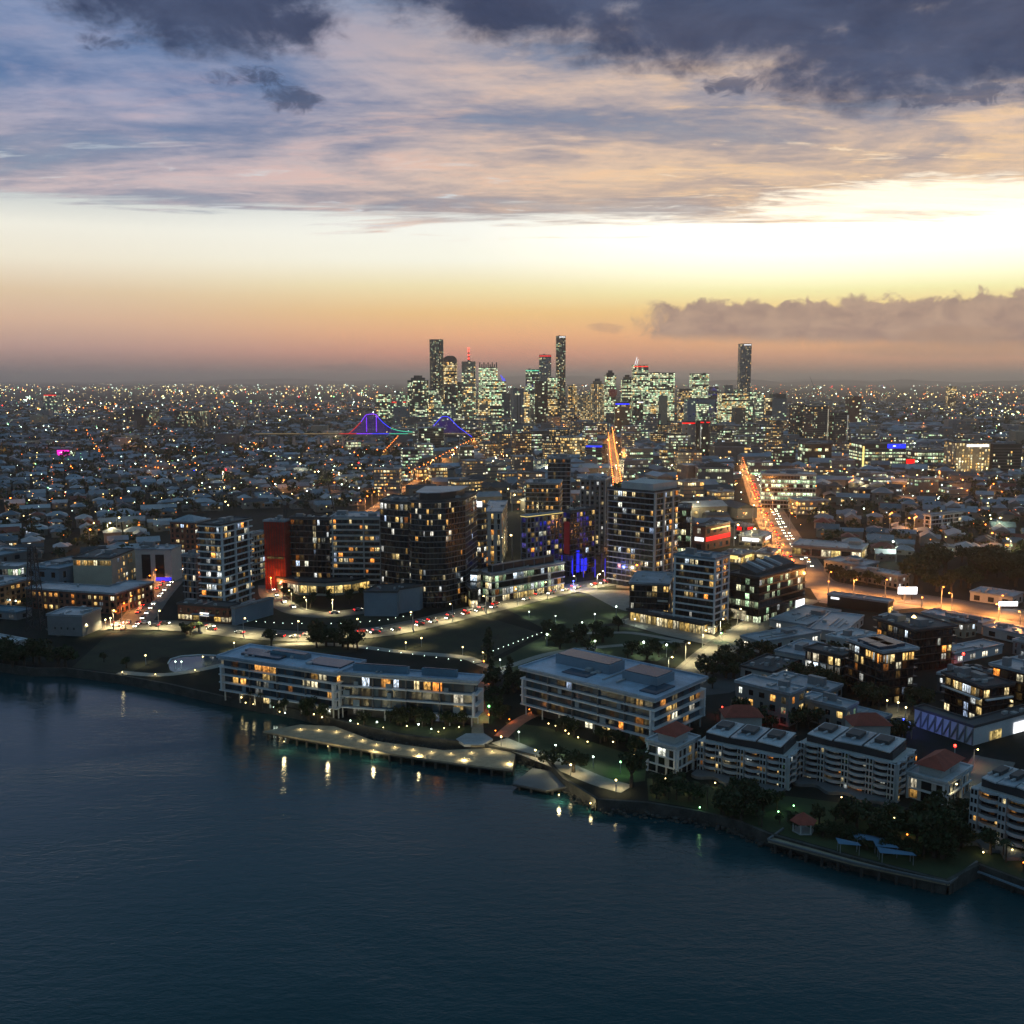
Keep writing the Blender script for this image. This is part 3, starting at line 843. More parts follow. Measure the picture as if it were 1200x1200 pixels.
# ------------------------------------------------------------------ left group by the brick street
blk('apartment_tower', 'white-banded apartment tower with a grey corner pier, left of the red-netted tower', (262, 722, 616), (233, 614), (293, 606), 'white_flats', lit=.3, bay=3.0,
    edge={3: dict(pier=0, lit=.62), 0: dict(lit=.22)}, plant=2)
t, p, h = blk('shop_podium', 'low brick shop podium with blue-white shop windows under the banded tower', (268, 731, 713), (208, 708), (281, 706), 'brick_flats', shop=.7, roof='roof_dark', pier=0, lit=.2, bay=4, fh=4)
strip(t, 'shop_sign', fpt(p, 3, .45, .35, GZ + 3.0), fpt(p, 3, .62, .35, GZ + 3.0), 1.6, 'sign_white'); strip(t, 'shop_awning', fpt(p, 3, .3, 1.0, GZ + 3.6), fpt(p, 3, .75, 1.0, GZ + 3.6), .4, 'blue_screen', 1.8)
blk('brick_warehouse', 'L-shaped brick warehouse apartments with pale pilasters at the brick street corner', (136, 720, 697), (30, 689), (179, 681), 'brick_flats', Lsh=15, plant=0, lit=.42, bay=3.4, edge={0: dict(lit=.35)})
t, p, h = blk('cream_office', 'blank cream block with a lit row of top-floor windows behind the brick warehouse', (132, 690, 655), (85, 656), (158, 647), 'cream_flats', band=None, lit=0, dark=None, plant=1, roof='roof_dark',
    edge={0: dict(lit=.25, dark='dark_glass')})
for i in range(11):
    q = fpt(p, 3, .06 + i * .088, .07, GZ + h - 2.4)
    o = add('window', unit_window('window_warm'), t); ang = math.atan2(p[0][1] - p[3][1], p[0][0] - p[3][0])
    o.location = (q[0] - t.location.x, q[1] - t.location.y, q[2] - GZ); o.rotation_euler = (0, 0, ang); o.scale = (1.9, 1, 2.8)
t, p, h = blk('screen_block', 'grey block with two tall dark screens and a blue light at its foot', (202, 683, 645), (158, 646), (212, 641), 'shed', plant=2, dark=None, lit=0)
for a, b in ((.18, .42), (.56, .80)): strip(t, 'dark_screen', fpt(p, 3, a, .12, GZ + 2.5), fpt(p, 3, b, .12, GZ + 2.5), h - 5, 'black_panel')
strip(t, 'blue_light', fpt(p, 3, .55, .2, GZ + 1.2), fpt(p, 3, .98, .2, GZ + 1.2), 2.0, 'led_blue')
blk('red_brick_block', 'red brick block with a blue-grey hip roof behind the banded tower', (230, 668, 613), (199, 611), (246, 606), 'brick_flats', pier=0, lit=.3, hip=(3.5, 'roof_metal'))
t, p, h = blk('utility_shed', 'plain grey utility shed with a yellow lamp at its corner, below the brick warehouse', (97, 746, 723), (55, 722), (118, 716), 'shed', wall='grey_panel', plant=0, dark=None, lit=0)
for i in range(4): strip(t, 'vent', fpt(p, 3, .2 + i * .18, .06, GZ + 3), fpt(p, 3, .24 + i * .18, .06, GZ + 3), 1.0, 'dark_metal')
blk('white_shed', 'long shed with a pale sloping roof at the left edge by the river', (-14, 772, 762), (-60, 752), (31, 738), 'shed', wall='concrete', roof='roof_pale', plant=0, lit=0, yaw=62)
blk('orange_building', 'orange brick building cut off by the left edge of the photo', (-6, 716, 689), (-50, 684), (36, 678), 'brick_flats', wall='orange_brick', pier=0, lit=.18)
blk('blue_roof_shed', 'low shed with a blue roof left of the utility shed', (20, 727, 719), (-20, 714), (37, 713), 'shed', wall='grey_panel', roof='roof_blue', plant=0, lit=.2)
blk('lit_office', 'low white office with a lit upper floor above the orange building', (22, 684, 665), (-40, 664), (34, 660), 'pale_office', lit=.5, wall='pale_render')
blk('blue_factory', 'wide factory with a dull blue roof behind the lattice mast', (70, 692, 668), (30, 664), (120, 655), 'shed', wall='blue_screen', roof='roof_blue', lit=.2, plant=2)
blk('blue_factory', 'long blue-roofed factory left of the lattice mast near the photo edge', (0, 668, 652), (-60, 648), (40, 646), 'shed', wall='concrete_dark', roof='roof_blue', lit=.1, plant=1)
blk('stair_block', 'grey stair-shaped block between the screen block and the banded tower', (231, 702, 652), (214, 650), (236, 648), 'grey_flats', lit=.15)
t, p, h = blk('ramp_wall_block', 'plain blue-grey car park block stepping down right of the banded tower', (276, 733, 714), (271, 712), (320, 694), 'shed', wall='blue_screen', roof='grey_panel', plant=0, dark=None, lit=0, yaw=60)
# ------------------------------------------------------------------ red tower and the flats behind the arcade
blk('beige_flats', 'narrow beige flats beside the red-netted tower', (296, 682, 627), (290, 625), (310, 619), 'pale_flats', wall='cream_render', pier=0, bay=2.6, lit=.35)
t, p, h = blk('red_tower', 'tower under construction wrapped in red netting', (336, 692, 612), (309, 611), (341, 608), 'tan_flats', wall='red_mesh', band=(.25, .25, 'red_mesh'), lit=.02, dark=None, roof='roof_metal', plant=1)
strip(t, 'lit_floor', fpt(p, 3, .12, .3, GZ + h * .46), fpt(p, 3, .92, .3, GZ + h * .46), 1.2, 'window_amber')
for i in range(9): MB().bar(fpt(p, 3, i / 8, .5, GZ), fpt(p, 3, i / 8, .5, GZ + h), .18).build('scaffold_pole', ['dark_metal'], t)
blk('dark_flats_block', 'black-faced flats with a pale banded strip right of the red-netted tower', (388, 692, 608), (340, 607), (391, 604), 'dark_flats', lit=.26, bay=2.6)
blk('striped_flats', 'broad flats with pale horizontal bands between the black-faced flats and the curved dark tower', (446, 692, 607), (389, 608), (452, 602), 'pale_flats', lit=.3, bay=3., wall='dark_panel', pier=6)
ap = [G(x, y) for x, y in ((325, 692), (350, 697), (382, 698.5), (412, 696), (447, 689))]
ap = [(q.x, q.y) for q in ap]; ap += [(q[0] * 1.02, q[1] + 11) for q in ap[::-1]]
building('arcade', 'low curved arcade with warm lit openings in front of the striped flats', 'building', ap, 7, 'cream_flats', ov=dict(fh=7, bay=5, shop=.8, plant=0, band=None, roof='roof_dark'))
fr = [G(x, y) for x, y in ((447, 703), (464, 706), (481, 708), (483, 711), (500, 713), (523, 712), (546, 706))]
fr = [(q.x, q.y) for q in fr]
dt = [fr[i] for i in (2, 3, 4, 5, 6)] + [(fr[6][0] + 5, fr[6][1] + 28), (fr[2][0] + 3, fr[2][1] + 30)]
t = building('curved_tower', 'tall dark tower with a curved facade and grid of lit flats', 'building', dt, 55, 'black_tower', ov=dict(plant=0, lit=.22, win=[('window_warm', 4), ('window_white', 1), ('window_dim', 4)], fh=2.8, bay=2.2))
pp = offset(dt, -5); MB().prism(pp, GZ + 55.3, GZ + 59).build('penthouse', ['dark_panel'], t); MB().prism(offset(dt, -3.5), GZ + 59.002, GZ + 59.4).build('penthouse_roof', ['roof_metal'], t)
dw = [fr[0], fr[1], (fr[2][0] - .5, fr[2][1] + 1), (fr[2][0] + 1, fr[2][1] + 27), (fr[0][0] + 4, fr[0][1] + 27)]
building('dark_wing_tower', 'slightly lower black tower wing with scattered lights, left of the curved dark tower', 'building', dw, 53, 'black_tower', ov=dict(plant=1, lit=.22))
bp = [G(x, y) for x, y in ((427, 722), (466, 722.5), (468, 719), (492, 715))]; bp = [(q.x, q.y) for q in bp]; bp += [(bp[3][0] + 2, bp[3][1] + 8), (bp[0][0] + 4, bp[0][1] + 16)]
t = building('car_park_podium', 'blank blue-grey curved podium below the dark tower wing', 'building', bp, 12, 'shed', ov=dict(wall='blue_screen', plant=0, dark=None, lit=0, roof='roof_dark'))
for a, b in zip(bp[:3], bp[1:4]):
    MB().bar((a[0], a[1] - .2, GZ), (a[0], a[1] - .2, GZ + 12), .25).build('panel_joint', ['grey_panel'], t)
blk('tower_podium', 'dark shop podium with warm shop windows at the foot of the curved dark tower', (552, 713, 692), (500, 696), (560, 688), 'black_office', lit=.3, shop=.75, fh=4, roof='roof_dark', yaw=14)
blk('sign_block', 'dark banded office with a white rooftop sign right of the curved dark tower', (564, 680, 594), (545, 592), (570, 590), 'dark_flats', band=(.5, .8, 'concrete_dark'), lit=.3)
t = bpy.data.objects['sign_block']; tp = t['top']; strip(t, 'rooftop_sign', (t.location.x - 6, t.location.y - 9, tp + .1), (t.location.x + 4, t.location.y - 9, tp + .1), 3.2, 'sign_white', .6)
blk('cream_apartments', 'cream apartments with warm stair lights right of the sign block', (588, 664, 601), (566, 602), (597, 598), 'cream_flats', lit=.4)
blk('glass_stair_block', 'bright lit glass stair block beside the dark shop podium', (559, 708, 672), (551, 671), (563, 668), 'office', lit=1.2, win=[('window_white', 1)], plant=0)
# ------------------------------------------------------------------ around the town square
t, p, h = blk('corner_office', 'low long glass office over lit shops facing the lawn', (576, 707, 674), (559, 669), (661, 659), 'office', band=(.3, .6, 'pale_render'), shop=.85, lit=.7, plant=0, roof='roof_metal', win=[('window_office', 3), ('window_white', 2), ('window_warm', 1)], bay=2.6)
pr = offset(p, -4); MB().prism(pr, GZ + h + .355, GZ + h + 4).build('roof_screen', ['dark_panel'], t)
for i in range(7): q = fpt(pr, 0, i / 6, .1, GZ + h + .36); MB().box(q, (.5, .5, 3.9), 0).build('screen_post', ['grey_panel'], t)
t, p, h = blk('blue_lit_hotel', 'hotel block washed in blue light with a glowing yellow roof edge', (617, 672, 606), (611, 605), (659, 601), 'pale_flats', lit=.4, win=[('blue_pane_glow', 4), ('window_warm', 3)], pier=4, pierm='grey_panel', band=(.3, .4, 'grey_panel'), rim='roof_yellow', plant=1, edge={3: dict(win=[('window_warm', 1)])})  # blue panes glow in place of blue light washing the facade
t, p, h = blk('violet_flats', 'dark flats with violet-blue lit columns right of the hotel with the yellow roof edge', (668, 676, 600), (660, 599), (697, 596), 'dark_flats', lit=.4, win=[('blue_pane_glow', 4), ('window_warm', 1)], rim=None)  # glowing blue panes again stand for light on the wall
for i in range(3): strip(t, 'blue_light_strip', fpt(p, 0, .04 + i * .3, .6, GZ + 2), fpt(p, 0, .055 + i * .18, .6, GZ + 2), h * (.34 if i % 2 else .2), 'led_blue')
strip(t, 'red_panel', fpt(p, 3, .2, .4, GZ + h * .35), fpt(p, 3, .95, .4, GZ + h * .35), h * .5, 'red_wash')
# gasholder frame
gc = G(690, 676); GR = 15.0
gr = thing('gasholder_frame', 'round iron gasholder frame lit deep blue beside the town square', 'gasholder', (gc.x, gc.y + 12, GZ)); GRx, GRy = gc.x, gc.y + 12
block_out([(GRx - 16, GRy - 16), (GRx + 16, GRy - 16), (GRx + 16, GRy + 16), (GRx - 16, GRy + 16)])
for k in range(14):
    a = 2 * pi * k / 14; x, y = GRx + GR * math.cos(a), GRy + GR * math.sin(a)
    c = MB().bar((x, y, GZ), (x, y, GZ + 15), .55, n=6).build('column', ['dark_metal'], gr)
    x2, y2 = GRx + (GR + .45) * math.cos(a), GRy + (GR + .45) * math.sin(a)
    MB().bar((x2, y2, GZ + .5), (x2, y2, GZ + 11), .3).build('blue_light_strip', ['led_blue'], c)
for zz, rr_ in ((7.5, .3), (14.8, .5)):
    mb = MB()
    for k in range(28):
        a, b = 2 * pi * k / 28, 2 * pi * (k + 1) / 28
        mb.bar((GRx + GR * math.cos(a), GRy + GR * math.sin(a), GZ + zz), (GRx + GR * math.cos(b), GRy + GR * math.sin(b), GZ + zz), rr_)
    mb.build('ring_girder', ['dark_metal'], gr)
t, p, h = blk('terraced_flats', 'upper dark stepped flats with dim bands behind the blue-lit hotel', (668, 622, 537), (642, 538), (677, 533), 'grey_flats', wall='dark_panel', lit=.22, win=[('window_amber', 2), ('window_warm', 1)])
blk('terraced_flats', 'lower front terrace of the dark stepped flats with amber windows', (655, 632, 567), (616, 567), (674, 562), 'grey_flats', wall='dark_panel', lit=.3, win=[('window_amber', 2), ('window_warm', 1)])
blk('ribbed_flats', 'grey flats with tall vertical ribs, left of the big banded tower', (708, 650, 563), (680, 562), (717, 559), 'grey_flats', pier=2, pierm='concrete', lit=.18, band=None)
t, p, h = blk('banded_tower', 'big black tower with thin pale bands and a garden roof', (765, 692, 577), (714, 571), (795, 567), 'dark_flats', band=(.7, .5, 'concrete'), lit=.22, bay=3.0, pier=0, plant=0, edge={0: dict(lit=.5, pier=3, pierm='pale_render', pw=1.4)})
TOWER_P, TOWER_H = p, h
MB().prism([(x, y) for x, y in (fpt(p, 0, .0, -1, 0)[:2], fpt(p, 0, 1, -1, 0)[:2], fpt(p, 1, .75, -1, 0)[:2], fpt(p, 3, .25, -1, 0)[:2])], GZ + h + .355, GZ + h + 4.5).build('penthouse', ['pale_render'], t)
for i in range(14):
    q = fpt(p, 3, R.uniform(.05, .7), -R.uniform(1.5, 9), GZ + h + 1)
    MB().ball((q[0], q[1], q[2] + 1), R.uniform(1.2, 2.2)).build('roof_planting', ['grass'], t)
for i in range(6):
    q = fpt(p, 3, .1 + i * .1, -3.4, GZ + h + 2.6); MB().octa(q, .55).build('roof_lamp', ['lamp_warm'], t)
t, p, h = blk('garden_flats', 'mid-rise dark flats with grey roof at the foot of the big banded tower', (783, 729, 686), (738, 684), (790, 680), 'dark_flats', band=(.3, .3, 'concrete_dark'), lit=.25, roof='roof_metal', plant=0, bay=2.6)
strip(t, 'pale_frame', fpt(p, 3, .72, .5, GZ + h * .55), fpt(p, 3, .98, .5, GZ + h * .55), .8, 'pale_render', 1.)
t, p, h = blk('white_grid_tower', 'white-framed grid tower standing in front of the dark glass office', (835, 743, 656), (791, 650), (854, 648), 'white_flats', band=(.5, .7, 'white_paint'), pier=0, lit=.15, bay=2.6, wall='black_panel', roof='roof_blue', plant=3,
    edge={0: dict(lit=.35, pier=3, pierm='white_paint', pw=.7), 3: dict(pier=99, pierm='white_paint', pw=.8)}, shop=.9)
for i in range(9):
    pass
a0, a1 = G(738, 727), G(822, 744)
d = (a1 - a0).normalized(); n = Vector((-d.y, d.x, 0))
arc = [(a0.x, a0.y), (a1.x, a1.y), (a1.x + n.x * 5, a1.y + n.y * 5), (a0.x + n.x * 5, a0.y + n.y * 5)]
building('cafe_arcade', 'bright yellow cafe arcade along the foot of the two flats facing the plaza', 'building', arc, 5.2, 'cream_flats', ov=dict(fh=5, bay=3.2, shop=1.0, band=(1.2, .3, 'dark_panel'), plant=0, lit=1, roof='roof_dark'), noblock=True)
t, p, h = blk('glass_office', 'dark glass office with sloping metal roof and greenish lit floors beside the grid tower', (888, 731, 678), (853, 669), (944, 656), 'office', band=(.3, .7, 'black_panel'), lit=.5, plant=1, roof='roof_dark', bay=2.4, skip0=1,
    edge={3: dict(lit=.8)})
strip(t, 'lit_entrance', fpt(p, 0, .8, .3, GZ + .6), fpt(p, 0, .99, .3, GZ + .6), 5.5, 'sign_white'); strip(t, 'lit_entrance', fpt(p, 3, .08, .3, GZ + .6), fpt(p, 3, .62, .3, GZ + .6), 4.6, 'shop_front')
q = offset(p, -4)
v = [Vector((x, y, GZ + h + .36)) for x, y in q]; up = [v[0] + Vector((0, 0, 1.2)), v[1] + Vector((0, 0, 2.4)), v[2] + Vector((0, 0, 5)), v[3] + Vector((0, 0, 4))]
MB().mesh(v + up, [(0, 1, 5, 4), (1, 2, 6, 5), (2, 3, 7, 6), (3, 0, 4, 7), (4, 5, 6, 7)]).build('sloping_roof', ['roof_dark'], t)
for i in range(3):
    a, b = up[0].lerp(up[1], .2 + i * .22), up[3].lerp(up[2], .2 + i * .22)
    MB().bar(a + Vector((0, 0, .3)), b + Vector((0, 0, .3)), 1.6).build('skylight', ['roof_pale'], t)
for n_, l_, r_, lab, mt in (((893, 642, 630), (866, 628), (905, 625), 'low corner shop with a glowing white sign beside the highway', 'sign_white'), ((868, 662, 651), (846, 648), (884, 645), 'low shop with yellow lit front behind the dark glass office', 'roof_yellow'),
                            ((872, 628, 617), (852, 613), (884, 611), 'low shop with red and white lights left of the highway', 'sign_red'), ((905, 660, 650), (884, 648), (916, 643), 'small shop with bright white windows beside the highway', 'shop_front')):
    t, p, h = blk('shop', lab, n_, l_, r_, 'shed', wall='mid_render', shop=.6, bay=4, fh=4, plant=1)
    strip(t, 'shop_sign', fpt(p, 3, .15, .3, GZ + h * .55), fpt(p, 3, .85, .3, GZ + h * .55), h * .35, mt)
    strip(t, 'shop_sign', fpt(p, 0, .3, .3, GZ + h * .6), fpt(p, 0, .8, .3, GZ + h * .6), h * .25, mt)
blk('black_glass_block', 'black glass office with slanted white-green lit floors behind the white grid tower', (808, 664, 597), (794, 597), (819, 593), 'black_office', lit=.55)
t, p, h = blk('red_cinema', 'long low building with a glowing red fascia', (826, 646, 618), (812, 615), (856, 609), 'shed', wall='brick', roof='roof_dark', plant=1, lit=.1)
strip(t, 'red_fascia', fpt(p, 0, .02, .4, GZ + h * .4), fpt(p, 0, .98, .4, GZ + h * .4), h * .18, 'sign_red'); strip(t, 'white_sign', fpt(p, 3, .2, .4, GZ + h * .4), fpt(p, 3, .9, .4, GZ + h * .4), 2.6, 'sign_white')
strip(t, 'yellow_lights', fpt(p, 0, .2, .6, GZ + h * .85), fpt(p, 0, .95, .6, GZ + h * .85), .9, 'roof_yellow')
blk('bands_office', 'broad office with bright greenish floor bands on the right of the city street', (955, 597, 557), (893, 556), (962, 551), 'pale_office', win=[('city_office', 1)], lit=.95, bay=2.8, plant=2, wall='concrete')
t = blk('shopping_shed', 'wide low shed with a grey metal roof beside the highway', (1009, 658, 645), (928, 640), (1046, 632), 'shed', wall='tan_render', shop=.6, bay=6, plant=1)
blk('pale_flats_block', 'small pale flats with open balconies among trees at the right', (1089, 624, 604), (1084, 600), (1127, 599), 'white_flats', wall='mid_render', lit=.15, pier=4, pierm='white_paint', roof='roof_metal')
t, p, h = blk('yellow_lit_hall', 'low hall with a glowing yellow front below the small pale flats', (1118, 653, 642), (1088, 637), (1126, 636), 'shed', wall='cream_render', plant=0, dark=None, lit=0)
strip(t, 'lit_front', fpt(p, 3, .1, .3, GZ + .8), fpt(p, 3, .95, .3, GZ + .8), h - 2.2, 'window_warm')
t, p, h = blk('black_box_store', 'black box store with a pale flat roof beside the orange-lit highway', (1040, 720, 707), (970, 697), (1047, 698), 'shed', wall='black_panel', roof='roof_metal', plant=0, dark=None, lit=0)
strip(t, 'lit_corner', fpt(p, 0, .1, .3, GZ + .5), fpt(p, 0, .8, .3, GZ + .5), h * .5, 'shop_front')
strip(t, 'store_sign', fpt(p, 3, .06, .3, GZ + h * .72), fpt(p, 3, .2, .3, GZ + h * .72), 1., 'sign_white')
def billboard(label, x0, x1, yt, yb, post):
    a, b = G(x0, post), G(x1, post); Y = a.y; zt, zb = PY(x0, yt, Y).z, PY(x0, yb, Y).z
    r = thing('billboard', label, 'billboard', ((a.x + b.x) / 2, Y, GZ), 'billboards by the highway')
    MB().box(((a.x + b.x) / 2, Y + .4, zb - .2), (abs(b.x - a.x) + .6, .6, zt - zb + .4)).build('frame', ['dark_metal'], r)
    MB().box(((a.x + b.x) / 2, Y - .05, zb), (abs(b.x - a.x), .2, zt - zb)).build('panel', ['billboard_white'], r)
    for t_ in (.25, .75): MB().bar((a.x + (b.x - a.x) * t_, Y + .4, GZ), (a.x + (b.x - a.x) * t_, Y + .4, zb), .5).build('post', ['dark_metal'], r)
billboard('blazing white billboard on the near side of the dark trees', 1052, 1074, 688, 696, 703)
billboard('narrow blazing white billboard below the long pale warehouse at the right', 1170, 1192, 705, 710, 714)
blk('long_warehouse', 'long pale warehouse in front of the dark trees at the right edge', (1186, 711, 701), (1137, 694), (1199, 694), 'shed', plant=0)
for i, (n_, l_, r_, lab) in enumerate([((1012, 676, 664), (966, 657), (1030, 655), 'left row of grey-roofed terraces above the highway'), ((1052, 690, 676), (1000, 665), (1066, 668), 'right row of grey-roofed terraces above the highway')]):
    blk('terrace_row', lab, n_, l_, r_, 'grey_flats', wall='mid_render', lit=.25, roof='roof_metal', band=None, plant=1, group='terraces above the highway')
# ------------------------------------------------------------------ right foreground blocks
t, p, h = blk('dark_apartment_block', 'dark apartment block with a lamp-lit flat roof, tallest of the three on the right', (1070, 787, 739), (1028, 725), (1117, 734), 'dark_flats', band=(1.2, .3, 'black_panel'), lit=.2, bay=3, roof='roof_dark', plant=2)
MB().octa((t.location.x - 2, t.location.y - 4, t['top'] + 2.6), 1.2).build('roof_lamp', ['lamp_warm'], t)
t, p, h = blk('dark_apartment_block', 'dark apartment block with a glowing glazed top corner, left of the lamp-lit roof', (1032, 827, 765), (995, 748), (1072, 759), 'dark_flats', band=(1.0, .3, 'black_panel'), lit=.25, bay=3, roof='roof_metal', plant=0)
for tt in range(5):
    for e, t0 in ((3, .78), (0, .02)):
        q0, q1 = fpt(p, e, t0 + tt * .042, .9, GZ + h - 4.0), fpt(p, e, t0 + tt * .042 + .036, .9, GZ + h - 4.0); strip(t, 'window', q0, q1, 3.4, 'window_warm', .1)
for (fx, fy) in ((.3, .3), (.62, .35), (.35, .65), (.65, .68)): MB().box((p[0][0] + (p[1][0] - p[0][0]) * fx + (p[3][0] - p[0][0]) * fy, p[0][1] + (p[1][1] - p[0][1]) * fx + (p[3][1] - p[0][1]) * fy, t['top']), (8, 6, 1.2), math.atan2(p[1][1] - p[0][1], p[1][0] - p[0][0])).build('roof_plant', ['roof_solar'], t)
blk('dark_low_wing', 'low dark wing with lit stair beside the block with the glazed top corner', (985, 803, 770), (944, 759), (1001, 758), 'dark_flats', lit=.3, bay=3, roof='roof_dark', win=[('window_white', 2), ('window_warm', 1)])
t, p, h = blk('dark_apartment_block', 'dark apartment block with a white-framed lit top floor above the long white wall', (1150, 849, 806), (1108, 788), (1184, 800), 'dark_flats', band=(1.0, .3, 'black_panel'), lit=.28, bay=3, roof='roof_dark', plant=3)
for e in (3, 0):
    q0, q1 = fpt(p, e, .0, 1.3, GZ + h - 4.2), fpt(p, e, 1., 1.3, GZ + h - 4.2); strip(t, 'white_frame', q0, q1, .5, 'white_paint', 1.)
for tt in range(6): strip(t, 'window', fpt(p, 3, .3 + tt * .11, .8, GZ + h - 3.4), fpt(p, 3, .39 + tt * .11, .8, GZ + h - 3.4), 2.9, 'window_warm', .1)
blk('dark_apartment_block', 'dark apartment block with bright windows cut off by the right edge', (1206, 846, 791), (1164, 778), (1232, 780), 'dark_flats', band=(1.0, .3, 'black_panel'), lit=.28, bay=3, roof='roof_metal', plant=3)
t, p, h = blk('truss_wall_building', 'long white-walled building with a dark truss pattern and a blue-lit end', (1140, 874, 853), (1072, 834), (1216, 839), 'shed', wall='white_paint', roof='roof_dark', plant=0, dark=None, lit=0, Lsh=5)
for i in range(8):
    z0_, z1_ = (GZ + .5, GZ + h - .4)
    MB().bar(fpt(p, 5, (i + 1) / 8 - .004, .25, GZ + .2), fpt(p, 5, (i + 1) / 8 - .004, .25, GZ + h - .2), .4).build('truss_bar', ['grey_panel'], t)
    MB().bar(fpt(p, 5, i / 8 + .02, .25, z0_), fpt(p, 5, (i + 1) / 8, .25, z1_), .45).build('truss_bar', ['grey_panel'], t)
strip(t, 'lit_doorway', fpt(p, 0, .62, .2, GZ + .3), fpt(p, 0, .8, .2, GZ + .3), h * .6, 'sign_white'); strip(t, 'lit_doorway', fpt(p, 0, .25, .2, GZ + .3), fpt(p, 0, .42, .2, GZ + .3), h * .5, 'shop_front')
blk('white_warehouse', 'white-walled warehouse with a blue-grey roof right of the lamp-lit dark block', (1118, 778, 768), (1096, 748), (1175, 754), 'shed', wall='white_paint', yaw=30, plant=0, edge={0: dict(lit=.5)})
blk('long_grey_shed', 'long grey shed beside the orange-lit highway', (1150, 743, 732), (1080, 718), (1165, 723), 'shed', plant=2)
blk('grey_shed_edge', 'grey shed with a dark roof slot at the right edge of the photo', (1196, 755, 745), (1152, 734), (1216, 738), 'shed', plant=1)
SHEDS = [((892, 766, 754), (868, 747), (962, 742), 'flat grey shed with white front columns nearest the office street', 'roof_metal'),
         ((945, 742, 734), (902, 728), (985, 721), 'low grey shed right behind the glass office', 'roof_metal'),
         ((988, 753, 743), (948, 739), (1012, 733), 'grey shed between two other flat sheds', 'roof_metal'),
         ((945, 785, 771), (908, 764), (976, 758), 'shed with a blue-grey roof in front of the flat sheds', 'roof_metal'),
         ((1000, 765, 753), (968, 745), (1030, 741), 'shed with a pale roof left of the dark apartment blocks', 'roof_pale'),
         ((905, 800, 789), (868, 783), (935, 780), 'low shed behind the grey row houses', 'roof_dark')]
for n_, l_, r_, lab, rf in SHEDS: blk('shed', lab, n_, l_, r_, 'shed', roof=rf, group='flat sheds in the works district', lit=.12)
for n_, l_, r_, lab in [((968, 833, 812), (900, 795), (987, 800), 'rear row of grey-roofed flats with green-lit windows'), ((990, 856, 832), (937, 819), (1005, 824), 'front row of grey-roofed flats with big lit windows'),
                        ((924, 852, 815), (862, 800), (944, 808), 'left end row of grey-roofed flats with dark gable')]:
    blk('row_flats', lab, n_, l_, r_, 'grey_flats', wall='mid_render', lit=.4, bay=4.5, roof='roof_metal', plant=1, band=None, win=[('window_office', 2), ('window_warm', 3)], group='grey row flats')
blk('corner_shop', 'small flat-roofed building between the row flats and the white truss wall', (1028, 858, 847), (986, 836), (1044, 839), 'shed', wall='grey_panel', plant=0, lit=.3)
for gx, gy, gw, lab in ((868, 856, 26, 'red-tiled house behind the left curved apartments'), (1016, 866, 18, 'red-tiled house behind the right curved apartments')):
    a = G(gx, gy); rt = thing('tiled_house', lab, 'house', (a.x, a.y, GZ), 'red-tiled houses'); pl = [(a.x - 6, a.y - 4), (a.x + 6, a.y - 4), (a.x + 6, a.y + 4), (a.x - 6, a.y + 4)]
    block_out(pl); MB().prism(pl, GZ, GZ + 6).build('wall', ['pale_render'], rt); hip_roof(pl, GZ + 6, 3, .7, rt, 'roof_tile')

